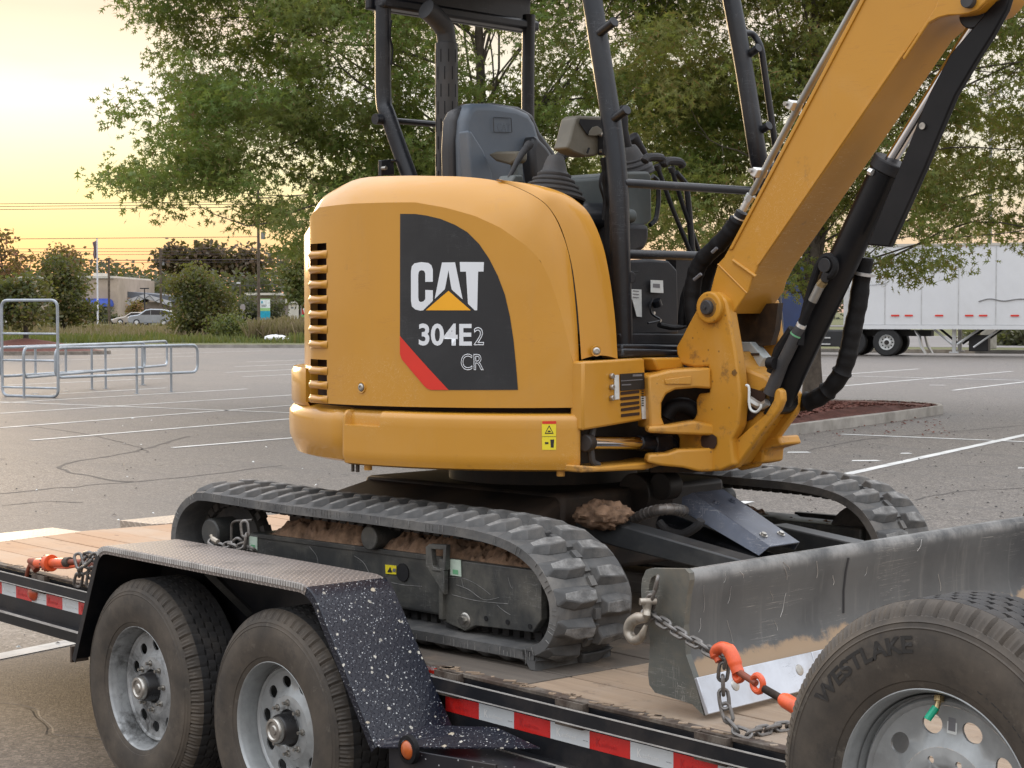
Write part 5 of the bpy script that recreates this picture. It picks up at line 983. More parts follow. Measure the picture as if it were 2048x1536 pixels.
# ---- blade
BF = [(1.635,-1.13,0.401),(1.645,-1.13,0.387),(1.647,-1.13,0.365),(1.637,-1.13,0.32),(1.63,-1.13,0.263),(1.63,-1.13,0.193),(1.643,-1.13,0.146),(1.664,-1.13,0.105)]
pr_ = [(x, z) for x, y, z in BF]; yL, yR = -1.13, .97
q = MB(); back = [(x-.016, z) for x, z in pr_[2:]]; 
sec = [(pr_[0][0]-.030, pr_[0][1]-.030), (pr_[0][0]-.032, pr_[0][1]-.010), (pr_[0][0]-.018, pr_[0][1]+.001), pr_[0]]+pr_[1:]+back[::-1]
k = len(sec); n_ = 2; vs = [(x, y, z) for y in (yL, yR) for x, z in sec]; q.add(vs, [(i, i+k, (i+1) % k+k, (i+1) % k) for i in range(k)]+[tuple(range(k)), tuple(range(2*k-1, k-1, -1))]); bl = E('dozer_blade', q, 'blade_steel', smooth=50)
q = MB(); q.tube([(pr_[0][0]-.012, yL, pr_[0][1]-.016), (pr_[0][0]-.012, yR, pr_[0][1]-.016)], .017, 16); obj('top_lip', q, 'blade_steel', bl)
EP = [(1.508,-1.135,0.395),(1.493,-1.135,0.389),(1.479,-1.135,0.362),(1.475,-1.135,0.33),(1.481,-1.135,0.281),(1.503,-1.135,0.246),(1.509,-1.135,0.178),(1.502,-1.135,0.092),(1.508,-1.136,0.065),(1.528,-1.135,0.046),(1.662,-1.135,0.034),(1.704,-1.135,0.008),(1.669,-1.135,0.106),(1.639,-1.135,0.168),(1.632,-1.135,0.25),(1.642,-1.135,0.335),(1.652,-1.135,0.377),(1.649,-1.135,0.396),(1.635,-1.135,0.406)]
SL = [(1.525,-1.135,0.377),(1.512,-1.135,0.368),(1.506,-1.135,0.351),(1.503,-1.135,0.331),(1.514,-1.135,0.321),(1.53,-1.135,0.325),(1.539,-1.135,0.343),(1.541,-1.135,0.366),(1.536,-1.135,0.376)]
bm = bmesh.new(); o_ = [bm.verts.new(p) for p in EP]; i_ = [bm.verts.new(p) for p in SL]
es = [bm.edges.new((o_[i], o_[(i+1) % len(o_)])) for i in range(len(o_))]+[bm.edges.new((i_[i], i_[(i+1) % len(i_)])) for i in range(len(i_))]
bmesh.ops.triangle_fill(bm, use_beauty=True, edges=es)
r = bmesh.ops.extrude_face_region(bm, geom=bm.faces[:])
for v in [g_ for g_ in r['geom'] if isinstance(g_, bmesh.types.BMVert)]: v.co.y += .022
bmesh.ops.recalc_face_normals(bm, faces=bm.faces); me = bpy.data.meshes.new('end_plate'); bm.to_mesh(me); bm.free(); me.materials.append(M['blade_plate']); obj('end_plate', me, None, bl)
q = MB(); q.prism([(x, .97, z) for x, y, z in EP], (0, .022, 0)); obj('end_plate', q, 'blade_plate', bl)
CE = [(1.68,-1.15,0.11),(1.72,-1.15,0.014)]; a, b = map(Vector, CE); nrm = Vector((b.z-a.z, 0, -(b.x-a.x))).normalized(); nrm = nrm if nrm.x > 0 else -nrm
segs = [(-1.15, -.62), (-.618, .0), (.002, .62), (.622, .99)]
for y0_, y1_ in segs:
    q = MB(); A_ = Vector((a.x, y0_, a.z)); B_ = Vector((b.x, y0_, b.z)); q.prism([A_, B_, B_+nrm*.012, A_+nrm*.012], (0, y1_-y0_, 0)); ce = obj('cutting_edge', q, 'cutting_steel', bl, .002)
    for t in (.28, .85) if y0_ < -1 else (.12, .5, .88):
        c = A_.lerp(B_, .42)+Vector((0, (y1_-y0_)*t, 0))+nrm*.0122; q = MB(); q.lathe([(.0005, .003), (.010, .003), (.016, .0015), (.017, 0)], c, nrm, 16); obj('bolt', q, 'nut_steel', ce)
q = MB(); yw = [(1.632,-0.368,0.295)][0][1]; q.tube([(x+.001, yw, z) for x, z in pr_[2:6]], .004, 6)
obj('weld_seam', q, 'rubber_boot', bl)
q = MB(); q.box((1.50, -.42, .20), (.16, .12, .14)); q.box((1.50, .42, .20), (.16, .12, .14)); q.box((1.54, 0, .26), (.10, .16, .1)); obj('blade_bracket', q, 'track_frame', bl, .01)
for P_ in ([(.50, .22), (.56, .21), (.63, .185), (.70, .20)], [(.48, .185), (.60, .178), (.74, .184)], [(.46, .24), (.53, .245), (.60, .23), (.66, .205)], [(.74, .27), (.75, .245), (.76, .235)], [(.52, .255), (.53, .225), (.535, .215)], [(.69, .175), (.72, .16), (.75, .15)], [(-.30, .27), (-.26, .24), (-.25, .21)], [(-.05, .26), (.0, .24), (.03, .205)], [(.10, .19), (.20, .185), (.30, .19)]):
    q = MB(); yy = -.9305 if P_[0][0] > .42 else -.9005; q.tube(smooth_path([(x, yy, z) for x, z in P_], 5), .0011, 4); obj('scratch', q, 'track_worn', belt)
rs = random.Random(4)
def bx_(z): return float(np.interp(z, [b_[1] for b_ in pr_[::-1]], [b_[0] for b_ in pr_[::-1]]))
for i in range(16):
    y0_, z0_ = rs.uniform(-1.08, .5), rs.uniform(.16, .37); dy_, dz_ = rs.uniform(-.03, .03), rs.uniform(.02, .08); q = MB(); z1_ = min(.385, z0_+dz_)
    q.tube([(bx_(z0_+(z1_-z0_)*t)+.0006, y0_+dy_*t+.004*math.sin(t*5), z0_+(z1_-z0_)*t) for t in (0, .25, .5, .75, 1)], rs.choice([.0006, .0009]), 4); obj('scratch', q, 'worn_edge', bl)
# ---- clay caked on the frames (lies on them: its own object)
def dirt_mound(x0, x1, y0, y1, z0, hfn, nx=320, ny=44, seed=0):
    q = MB()
    def f(u, w):
        x = x0+(x1-x0)*u; y = y0+(y1-y0)*w; e = math.sin(PI*min(1, max(0, w)))**.4; h = hfn(x)*e
        p = Vector((x*9+seed, y*9, 0)); k = noise.fractal(p, 1, 2, 5); k2 = noise.fractal(p*4, 1, 2, 5); k3 = noise.fractal(p*11, 1, 2, 2)
        return Vector((x+.006*k2, y+.004*k3, z0-.02+h*(1+.45*k)+.011*k2+.004*k3*min(1, h*30)))
    q.grid(f, nx, ny); return q
hf = lambda x: float(np.interp(x, [-.60, -.48, -.3, -.1, -.02, .04, .13, .30, .55, .75, .86], [.0, .10, .115, .10, .04, .03, .10, .12, .11, .085, .0]))
dm = dirt_mound(-.62, .87, -.895, -.66, .285, hf); do = obj('caked_clay', dm, 'dirt_clay', None, smooth=60); do.location = EX.location; do.rotation_euler = EX.rotation_euler
tag(do, 'reddish brown clay heaped on the near track frame under the belt', 'dirt', kind='stuff')
dm = dirt_mound(.0, .80, .88, 1.03, .285, lambda x: .012+.035*max(0, math.sin(x*6+.5))**2, seed=5); do = obj('caked_clay', dm, 'dirt_clay', None, smooth=60); do.location = EX.location; do.rotation_euler = EX.rotation_euler
tag(do, 'dark clay heaped on the far track frame, seen through under the boom', 'dirt', kind='stuff')
q = MB(); c = Vector([(0.684,-0.42,0.424)][0])
def clod(u, w):
    a = 2*PI*u; b = PI*w; d = Vector((math.sin(b)*math.cos(a), math.sin(b)*math.sin(a), math.cos(b))); k = noise.fractal(d*2.2, 1, 2, 5); k2 = noise.fractal(d*9, 1, 2, 3); return c+Vector((d.x*.10, d.y*.08, d.z*.048))*(1+.26*k+.12*k2)
q.grid(clod, 48, 24, closed_u=True); do = obj('clay_clod', q, 'dirt_clay', None, smooth=60); do.location = EX.location; do.rotation_euler = EX.rotation_euler
tag(do, 'lump of orange brown clay sitting between near track and blade arm', 'dirt', kind='stuff')

# ================================================================== equipment trailer
TR = empty('equipment_trailer', (0, 0, 0), 0, 'black flatbed trailer with wooden deck and dual axle wheels under a tread plate fender', 'trailer')
def T(name, mb, mat, bevel=0, parent=None, **k): return obj(name, mb, mat, parent or TR, bevel, **k)
# ---- deck planks
k_ = 0; pw = .185
for i in range(11):
    y0 = .338+i*(pw+.006)
    for (xa, xb, mt) in ((-3.515, -1.62+(.3 if i % 2 else 0), 'plank_wood'), (-1.615+(.3 if i % 2 else 0), .815, 'plank_dark'), (.822, 2.45+(.35 if i % 3 else 0), 'plank_dirty'), (2.455+(.35 if i % 3 else 0), 4.0, 'plank_dirty')):
        q = MB(); q.box(((xa+xb)/2, y0+pw/2, .58+random.uniform(-.0015, .0015)), (xb-xa-.006, pw-random.uniform(0, .003), .04)); T('plank', q, mt, .003, smooth=30)
# ---- side frame
def bar(name, x0, x1, y0, y1, z0, z1, mat, bev=0, par=None): q = MB(); q.box(((x0+x1)/2, (y0+y1)/2, (z0+z1)/2), (x1-x0, y1-y0, z1-z0)); return T(name, q, mat, bev, parent=par)
ch = bar('side_channel', -3.52, 4.02, .300, .318, .405, .590, 'trailer_black', .002)
bar('channel_flange', -3.52, 4.02, .262, .300, .405, .413, 'trailer_black', .001, ch); bar('flange_edge', -3.52, 4.02, .2605, .262, .404, .414, 'worn_edge', 0, ch)
bar('deck_edge_angle', -3.52, 4.02, .296, .337, .591, .603, 'rust_black', .002)
q = MB()
for i in range(150):
    x = random.uniform(.48, 4.0) if i % 3 else random.uniform(-3.5, -1.3); q.box((x, random.uniform(.305, .34), .604), (random.uniform(.01, .05), random.uniform(.006, .02), .003), Matrix.Rotation(random.random(), 3, 'Z'))
k = T('edge_grit', q, 'plank_dirty', smooth=0); k['kind'] = 'stuff'
for x0, x1 in ((-3.52, -1.30), (.471, 4.02)):
    rr = bar('rub_rail', x0, x1, .262, .270, .541, .584, 'trailer_black', .001); bar('rail_edge', x0, x1, .2605, .2625, .5815, .5855, 'worn_edge', 0, rr); bar('rail_edge', x0, x1, .2605, .2625, .5395, .5435, 'worn_edge', 0, rr)
def pocket(x):
    q = MB(); t = .005
    for c, d in (((x, .2755, .565), (.11, t, .075)), ((x-.055, .288, .565), (t, .03, .075)), ((x+.055, .288, .565), (t, .03, .075))): q.box(c, d)
    return T('stake_pocket', q, 'rust_black', .001)
p0_ = pocket(0); p0_.location.x = 1.09
for x in (.53, 1.64, 2.2, 2.8, 3.4, -1.6, -2.22, -2.85): inst(p0_, TR, Matrix.Translation((x, 0, 0)))
# reflective tape
def tape(px, first):
    for i in range(len(px)-1):
        a, b = px[i][0], px[i+1][0]; red = (i % 2 == 0) == first
        q = MB(); q.box(((a+b)/2, .2985, .4985), (b-a-.0005, .0012, .050)); tp = T('reflective_tape', q, 'tape_red' if red else 'tape_white', smooth=0, label='red reflective tape segment' if red else 'white reflective tape segment')
        cx_ = (a+b)/2
        if i > 0 or a > 0:
            flat_text('tape_print', 'K', (cx_-.055, .2975, .486), (1, 0, 0), (0, 0, 1), .018, .024, 'tape_red_print' if red else 'tape_print', tp, .02)
            flat_text('tape_print', 'aufman', (cx_-.034, .2975, .488), (1, 0, 0), (0, 0, 1), .062, .013, 'tape_red_print' if red else 'tape_print', tp)
            if not red: flat_text('tape_print', '— —', (b-.026, .2975, .492), (1, 0, 0), (0, 0, 1), .020, .0015, 'print_grey', tp)
rt = [(0.498,0.299,0.51),(0.661,0.298,0.512),(0.824,0.299,0.514),(0.986,0.298,0.515),(1.152,0.298,0.516),(1.317,0.298,0.518),(1.483,0.299,0.519)]
rt += [(rt[-1][0]+.163*k, 0, 0) for k in range(1, 15)]
tape(rt, True)
rl = [(-2.615,0.299,0.528),(-2.477,0.299,0.53),(-2.328,0.299,0.532),(-2.192,0.299,0.531),(-2.047,0.299,0.531),(-1.907,0.299,0.531)]
rl = [(rl[0][0]-.163*k, 0, 0) for k in range(5, 0, -1)]+rl+[(rl[-1][0]+.163*k, 0, 0) for k in range(1, 3)]
tape(rl, True)
# round amber marker on the rear channel
c = Vector([(-2.304,0.29,0.514)][0]); q = MB(); q.lathe([(.0005, -.018), (.014, -.017), (.024, -.010), (.030, -.004), (.034, 0), (.034, .01)], c, (0, 1, 0), 28); T('marker_light', q, 'red_lens')
# ---- underframe
bar('main_beam', -3.4, 4.0, .42, .52, .30, .555, 'trailer_black', .004); bar('main_beam', -3.4, 4.0, 2.15, 2.25, .30, .555, 'trailer_black', .004)
for x in [-3.2+.6*i for i in range(12)]: bar('cross_member', x-.03, x+.03, .32, 2.3, .47, .555, 'trailer_black')
bar('side_channel', -3.52, 4.02, 2.42, 2.44, .405, .590, 'trailer_black', .002)
bar('tail_beam', -3.53, -3.50, .30, 2.44, .40, .598, 'trailer_black', .002)
# ramps lying flat behind the deck
for P, t in (([(-3.338,0.454,0.601),(-3.494,1.147,0.601),(-3.75,1.113,0.601),(-3.667,0.603,0.601)], .05), ([(-3.798,1.529,0.603),(-3.534,1.574,0.603),(-3.455,1.873,0.603),(-3.856,2.151,0.603)], .06)):
    q = MB(); q.prism(P, (0, 0, -t)); T('loading_ramp', q, 'tread_ramp', .002, uvscale=1, smooth=0)
# ---- fender
def arc_strip(path, y0, y1, t, lip, ny=8):
    P = [Vector(p) for p in path]; L_ = [0]
    for i in range(1, len(P)): L_.append(L_[-1]+(P[i]-P[i-1]).length)
    vs, uvs = [], []; ys = [y0]+[y0+(y1-y0)*j/ny for j in range(1, ny+1)]
    nrm = []
    for i in range(len(P)):
        d = (P[min(i+1, len(P)-1)]-P[max(i-1, 0)]).normalized(); nrm.append(Vector((-d.z, 0, d.x)))
    rows = [(y0+.001, -lip), (y0, -lip), (y0, -.004)]+[(y0+.004, 0)]+[(y, 0) for y in ys[1:]]+[(ys[-1], -t)]+[(y0+.004, -t), (y0+.003, -lip)]
    for i, p in enumerate(P):
        for y, h in rows: vs.append(Vector((p.x, y, p.z))+nrm[i]*h); uvs.append((L_[i], y+(h if y < y0+.01 else 0)))
    k = len(rows); fs = [(i*k+j, (i+1)*k+j, (i+1)*k+(j+1) % k, i*k+(j+1) % k) for i in range(len(P)-1) for j in range(k)]
    fs += [tuple(range(k)), tuple(range(len(P)*k-1, (len(P)-1)*k-1, -1))]
    return vs, fs, uvs
def strip_obj(name, path, mat, **kw):
    vs, fs, uvs = arc_strip(path, -.035, .262, .005, .030); me = bpy.data.meshes.new(name); me.from_pydata([tuple(v) for v in vs], [], fs); me.materials.append(M[mat]); me.materials.append(M['trailer_black']); uv = me.uv_layers.new(name='UVMap')
    k__ = 15
    for i_, p_ in enumerate(me.polygons):
        if i_ % k__ in (12, 13) and i_ < (len(path)-1)*k__: p_.material_index = 1
    for l in me.loops: uv.data[l.index].uv = uvs[l.vertex_index]
    bm = bmesh.new(); bm.from_mesh(me); bmesh.ops.recalc_face_normals(bm, faces=bm.faces)
    for f in bm.faces: f.smooth = True
    for e in bm.edges:
        if len(e.link_faces) == 2: e.smooth = e.calc_face_angle(0) < R_(30)
    bm.to_mesh(me); bm.free(); return obj(name, me, None, TR)
fb = [(-1.325,-0.035,0.424),(-1.108,-0.035,0.849),(-1.074,-0.035,0.86),(0.267,-0.035,0.878),(0.339,-0.035,0.862),(0.383,-0.035,0.818),(0.633,-0.035,0.44)]
fb = [(x, y, z) for x, y, z in fb]
F0 = [(fb[0][0], 0, .415), (-1.140, 0, .862)]; 
full = round_path([(fb[0][0], 0, .415), (-1.118, 0, .866), (.25, 0, .872), (.585, 0, .427)], .075, 8)
i1 = next(i for i, p in enumerate(full) if p.x > .175)
i0 = next(i for i, p in enumerate(full) if p.x > -1.135); strip_obj('fender_rear_slope', full[:i0+2], 'trailer_black'); fen = strip_obj('fender_top', full[i0+1:i1+4], 'tread_worn'); fen2 = strip_obj('fender_front_slope', full[i1+3:], 'tread_spots')
q = MB(); P = full[i0+1:i1+3]; L_ = [0]
for i in range(1, len(P)): L_.append(L_[-1]+(P[i]-P[i-1]).length)
u = 0
while u < L_[-1]:
    i = max(1, min(int(np.searchsorted(L_, u)), len(P)-1)); t = (u-L_[i-1])/max(1e-9, L_[i]-L_[i-1]); p = P[i-1].lerp(P[i], t); d = (P[i]-P[i-1]).normalized(); nn_ = Vector((-d.z, 0, d.x)); rot = Matrix(((d.x, 0, nn_.x), (0, 1, 0), (d.z, 0, nn_.z))); c_ = p-nn_*.010; q.box((c_.x, -.0362, c_.z), (.0085, .004, .017), rot); u += .0145
k = obj('fender_edge_teeth', q, 'worn_edge', fen, smooth=0); k['kind'] = 'stuff'
q = MB(); q.prism([(x, .262, z) for x, z in ((-1.36, .44), (-1.10, .86), (.24, .866), (.56, .44))], (0, .012, 0)); T('fender_back_panel', q, 'trailer_black')
q = MB(); a, b = [(-0.468,0.03,0.833)][0], [(-0.497,0.22,0.663)][0]; q.cyl(a, b, .017, n=4); T('fender_strut', q, 'track_frame')
q = MB(); q.box((fb[0][0]-.005, -.0, .43), (.012, .07, .06)); T('fender_end_tab', q, 'rust_black')
gp = [Vector((.572, -.033, .440)), Vector((.60, -.033, .430)), Vector((.985, .258, .452)), Vector((.79, .258, .478)), Vector((.60, .15, .468))]
q = MB(); q.prism(gp, (0, 0, -.004)); T('fender_gusset', q, 'tread_spots', smooth=0, uvscale=1)
q = MB(); q.prism([(.60, .0, .425), (.97, .10, .425), (.97, .10, .20), (.60, .0, .20)], (0, .01, 0)); bx = T('side_box', q, 'splatter_black', .002)
q = MB(); q.box((.80, .18, .31), (.5, .2, .2)); T('step_box', q, 'splatter_black')
c = Vector([(0.686,0.03,0.431)][0])+Vector((0, -.025, 0)); q = MB(); q.lathe([(.0005, -.014), (.018, -.012), (.027, -.005), (.030, 0)], c, (0, 1, 0), 28); lm = T('marker_light', q, 'amber_lens'); q = MB(); q.lathe([(.030, -.006), (.042, -.004), (.044, .01)], c, (0, 1, 0), 28); obj('lamp_grommet', q, 'hose_rubber', lm)
# warning sticker at the rail end
ws = [(0.393,0.296,0.6),(0.459,0.296,0.6),(0.459,0.296,0.539),(0.395,0.296,0.535),(0.393,0.296,0.581),(0.459,0.296,0.581)]
q = MB(); q.prism(ws[:4], (0, -.001, 0)); st_ = T('warning_sticker', q, 'sticker_white', smooth=0); q = MB(); q.prism([ws[0], ws[1], ws[5], ws[4]], (0, -.0018, 0)); obj('sticker_header', q, 'print_red', st_, smooth=0)
flat_text('sticker_print', 'WARNING', Vector(ws[4])+Vector((.006, -.0025, .010)), (1, 0, 0), (0, 0, 1), .055, .014, 'sticker_white', st_, .01)
flat_text('sticker_print', 'PINCH', Vector(ws[3])+Vector((.006, -.0025, .010)), (1, 0, 0), (0, 0, 1), .045, .011, 'print_black', st_)
q = MB(); q.prism([Vector(ws[4])+Vector((x, -.0025, z)) for x, z in ((.01, -.05), (.02, -.02), (.035, -.012), (.03, -.03), (.04, -.05))], (0, -.0004, 0)); obj('sticker_pictogram', q, 'print_black', st_, smooth=0)
# ---- wheels
def tyre_meshes():
    n = 360; q = MB()
    prof = [(.2135, .012, 0), (.216, .000, 0), (.2185, -.006, 0), (.232, -.013, 0), (.236, -.0135, 0), (.2375, -.016, 0), (.262, -.022, 0), (.290, -.0255, 0), (.315, -.0245, 0), (.335, -.020, 0), (.3375, -.021, 0), (.340, -.018, 0), (.347, -.0155, 0), (.349, -.0165, 0), (.352, -.013, 0), (.359, -.009, 0), (.361, -.0075, 1), (.370, -.0015, 1), (.379, .006, 1), (.3855, .015, 1), (.388, .026, 2)]
    k = len(prof); vs = []
    for i in range(n):
        a = 2*PI*i/n; g6 = i % 6
        for r, y, fl in prof:
            d = 0; dy = 0
            if fl == 1: d = .0055 if g6 == 0 else (.0018 if g6 in (2, 4) else 0); dy = d*.6
            vs.append(((r-d)*math.cos(a), y+dy, (r-d)*math.sin(a)))
    q.add(vs, [(i*k+j, ((i+1) % n)*k+j, ((i+1) % n)*k+j+1, i*k+j+1) for i in range(n) for j in range(k-1)])
    w = MB(); w.lathe([(.2135, .198), (.236, .214), (.29, .222), (.34, .214), (.37, .20), (.386, .183)], (0, 0, 0), (0, 1, 0), 96)
    t = MB(); tp = []
    ribs = [(.0262, .055), (.0605, .087), (.0925, .118), (.1235, .150), (.1555, .184)]
    for i in range(n):
        a = 2*PI*i/n
        for r_i, (y0, y1) in enumerate(ribs):
            off = (i+r_i*3) % 6; d = .0028 if off == 0 else 0; zz = .0016*(1 if (i//3+r_i) % 2 else -1)
            for y, r in ((y0+zz*(r_i > 0)-.0005, .3765), (y0+zz*(r_i > 0), .3885), (y1+zz*(r_i < 4), .3885), (y1+zz*(r_i < 4)+.0005, .3765)): tp.append(((r-d*(r > .38))*math.cos(a), y, (r-d*(r > .38))*math.sin(a)))
    kk = 20; t.add(tp, [(i*kk+j, ((i+1) % n)*kk+j, ((i+1) % n)*kk+j+1, i*kk+j+1) for i in range(n) for j in range(kk-1)])
    return q, w, t
def arc_text(name, s, h, r, a0, a1, mat, parent, y=-.0262, bold=.02, thick=.0012):
    bm = text_mesh(s, h, abs(a1-a0), bold); slice_bm(bm, .03)
    return obj_bm(name, bm, lambda x, yy, z: ((r+yy)*math.cos(a0-x), y+.0008-z-(.0012 if .28 < r+yy < .31 else .0)+(.003 if r+yy > .325 else 0), (r+yy)*math.sin(a0-x)), mat, parent, smooth=False)
def holed_ring(q, r0, r1, n, rc, sa, sr, yf, m=24, a_off=0):
    """ring cut by n oval holes"""
    for s in range(n):
        a0 = 2*PI*s/n+a_off; w = 2*PI/n; O_, I_ = [], []
        for j in range(m):
            t = 2*PI*j/m; cx_, cy_ = math.cos(t), math.sin(t); k = 1/max(abs(cx_), abs(cy_)); u, v = (cx_*k+1)/2, (cy_*k+1)/2
            a = a0+w*u; r = r0+(r1-r0)*v; O_.append((r*math.cos(a), yf(r), r*math.sin(a)))
            aa = a0+w/2+sa*cx_/rc; rr = rc+sr*cy_; I_.append((rr*math.cos(aa), yf(rr), rr*math.sin(aa)))
        D_ = [(x, y+.006, z) for x, y, z in I_]
        q.add(O_+I_+D_, [(j, (j+1) % m, (j+1) % m+m, j+m) for j in range(m)]+[(j+m, (j+1) % m+m, (j+1) % m+2*m, j+2*m) for j in range(m)])
def rim_mesh(SH=0):
    q = MB(); q.lathe([(.2135, .014), (.220, .004), (.2225, -.002), (.2225, -.007), (.2195, -.0085), (.2165, -.005), (.2140, .002), (.2125, .010), (.210, .016), (.2085, .030), (.2065, .044), (.205, .058-SH), (.2035, .072-SH), (.2025, .080-SH), (.1995, .081-SH), (.1975, .073-SH), (.193, .069-SH), (.188, .0705-SH), (.184, .075-SH)], (0, 0, 0), (0, 1, 0), 128)
    q.lathe([(.2025, .080-SH), (.201, .12), (.198, .16), (.205, .195), (.222, .20)], (0, 0, 0), (0, 1, 0), 64)
    yf = lambda r: float(np.interp(r, [.055, .10, .106, .118, .134, .184], [.062, .062, .066, .076, .080, .075]))-SH
    holed_ring(q, .1045, .184, 10, .148, .0235, .0195, yf, a_off=R_(16))
    holed_ring(q, .0625, .1045, 8, .0826, .0075, .0075, yf, 16, a_off=0)
    q.lathe([(.0625, .062-SH), (.0605, .064-SH), (.0605, .085-SH)], (0, 0, 0), (0, 1, 0), 48); return q
TYQ, TYB, TYT = tyre_meshes(); RIMQ = rim_mesh(.016); RIMS = rim_mesh(.035)
def wheel(name, parent, loc, rimmat, hub, spin=0, letters=True):
    wl_ = obj(name, TYQ, 'tyre_rubber', parent, smooth=28); wl_.location = loc; wl_.rotation_euler = (0, spin, 0)
    t = obj('tread', TYT, 'tyre_tread', wl_, smooth=25); obj('inner_sidewall', TYB, 'tyre_tread', wl_); rm = obj('rim', RIMS if letters else RIMQ, rimmat, wl_, smooth=35)
    if letters:
        arc_text('tyre_lettering', 'WESTLAKE', .034, .290, R_(149), R_(97), 'tyre_letter', wl_, bold=.035)
        arc_text('tyre_lettering', 'ST235/80R16', .013, .258, R_(66), R_(28), 'tyre_letter', wl_, y=-.0225)
    return wl_, rm
def hub_on(wl_, rm):
    q = MB(); q.lathe([(.0605, .07), (.0605, .055), (.056, .05), (.052, .045), (.049, .010), (.045, .004), (.042, .004)], (0, 0, 0), (0, 1, 0), 40); obj('hub', q, 'hub_black', wl_)
    q = MB(); q.lathe([(.042, .006), (.042, -.008), (.038, -.014), (.030, -.015), (.026, -.010), (.018, -.010), (.014, -.014), (.0005, -.014)], (0, 0, 0), (0, 1, 0), 36); obj('hub_cap', q, 'nut_steel', wl_)
    src = None
    for i in range(8):
        a = 2*PI*(i+.5)/8; p = Vector((.0826*math.cos(a), .066, .0826*math.sin(a)))
        if src is None:
            q = MB(); q.lathe([(.0005, -.040), (.0055, -.040), (.0055, -.026), (.0095, -.026), (.0115, -.022), (.0115, -.010), (.014, -.006), (.0145, 0)], (0, 0, 0), (0, 1, 0), 12); src = obj('lug_nut', q, 'nut_steel', wl_); src.location = p
        else: inst(src, wl_, Matrix.Translation(p))
w1, r1 = wheel('wheel', TR, (-.8712, 0, .370), 'rim_dirty', True, R_(17), False); hub_on(w1, r1)
w2, r2 = wheel('wheel', TR, (0, 0, .370), 'rim_silver', True, R_(-68), False); hub_on(w2, r2)
for s in (w1, w2):
    c = copy_tree(s, TR); c.location = (s.location.x, 2.76, .370); c.rotation_euler = (0, s.rotation_euler.y, PI)
for x in (-.8712, 0): q = MB(); q.cyl((x, .20, .37), (x, 2.5, .37), .045, n=16); T('axle', q, 'trailer_black'); q = MB(); q.cyl((x, .12, .37), (x, .22, .37), .15, n=32); T('brake_drum', q, 'undercarriage')
# spare wheel post
q = MB(); q.box((2.86, .05, .60), (.08, .60, .06)); q.box((2.86, -.20, .66), (.05, .04, .16)); T('spare_bracket', q, 'trailer_black', .004)
# ================================================================== spare wheel, leaning out on its bracket
SW = empty('spare_wheel', (2.8375, -.3887, .7813), 0, 'spare tyre on silver rim mounted upright beside the deck at lower right', 'wheel')
sw, sr = wheel('tyre', SW, (0, 0, 0), 'rim_silver', False, 0)
q = MB(); q.cyl((-.012, .025, .197), (-.010, .010, .172), .0055, n=10); q.cyl((-.014, .028, .202), (-.012, .024, .193), .010, n=10); vs_ = obj('valve_stem', q, 'brass', sw)
q = MB(); q.tube([(-.010, .012, .183), (-.016, -.002, .165), (-.017, -.004, .161)], .0075, 10); obj('valve_cap', q, 'green_cap', vs_)
a = R_(88); ctr = Vector((.150*math.cos(a), .0435, .150*math.sin(a))); rot = Matrix.Rotation(-(a-PI/2), 3, 'Y')
q = MB(); q.box(ctr, (.022, .001, .040), rot); lb = obj('rim_label', q, 'sticker_white', sw, smooth=0); q = MB(); q.box(ctr+Vector((0, -.001, 0)), (.016, .0006, .028), rot); obj('label_print', q, 'print_grey', lb, smooth=0)
# ================================================================== chains and binders
LINK = None
def link_mesh(pitch=.034, r=.0052, hw=.0125):
    P = []; n = 16; hl = pitch/2+.005-hw+.004
    for i in range(n):
        a = 2*PI*i/n; P.append(((hl if math.cos(a) > 1e-6 else -hl if math.cos(a) < -1e-6 else 0)+hw*math.cos(a), hw*math.sin(a), 0))
    q = MB(); q.tube(P, r, 8, True); return q
def chain(root, pts_, pitch=.034, mat='chain_steel', roll=0, scale=1):
    global LINK
    P = smooth_path(pts_, 12); L_ = [0]
    for i in range(1, len(P)): L_.append(L_[-1]+(P[i]-P[i-1]).length)
    n = max(2, int(L_[-1]/(pitch*scale))); 
    for k in range(n+1):
        u = L_[-1]*k/n; i = min(int(np.searchsorted(L_, u)), len(P)-1); i = max(i, 1); t = (u-L_[i-1])/max(1e-9, L_[i]-L_[i-1]); p = P[i-1].lerp(P[i], t); d = (P[i]-P[i-1]).normalized()
        up = Vector((0, 0, 1)) if abs(d.z) < .9 else Vector((0, 1, 0)); y = up.cross(d).normalized(); z = d.cross(y)
        a = R_(45+90*(k % 2))+roll+random.uniform(-.12, .12); y2 = y*math.cos(a)+z*math.sin(a); z2 = d.cross(y2)
        mt = Matrix(((d.x, y2.x, z2.x, p.x), (d.y, y2.y, z2.y, p.y), (d.z, y2.z, z2.z, p.z), (0, 0, 0, 1))) @ Matrix.Scale(scale, 4)
        if LINK is None: LINK = obj('chain_link', link_mesh(), mat, root); LINK.matrix_local = mt
        else: inst(LINK, root, mt)
rc_ = empty('tie_down_chain', (0, 0, 0), 0, 'galvanised chain hooked through the near end of the blade, running to the red binder', 'chain')
CP = [(1.313,0.372,0.871),(1.361,0.365,0.861),(1.422,0.356,0.845),(1.487,0.347,0.829),(1.541,0.339,0.818),(1.619,0.328,0.801)]
chain(rc_, CP)
SLP = [(1.347,0.367,0.957),(1.338,0.368,0.931),(1.32,0.371,0.9),(1.313,0.372,0.874)]
chain(rc_, SLP, .030)
HK = [(1.329,0.354,0.91),(1.324,0.355,0.888),(1.32,0.355,0.865),(1.284,0.36,0.857),(1.255,0.363,0.842),(1.241,0.365,0.82),(1.248,0.364,0.801),(1.271,0.361,0.793),(1.296,0.358,0.803),(1.311,0.356,0.825),(1.32,0.355,0.843)]
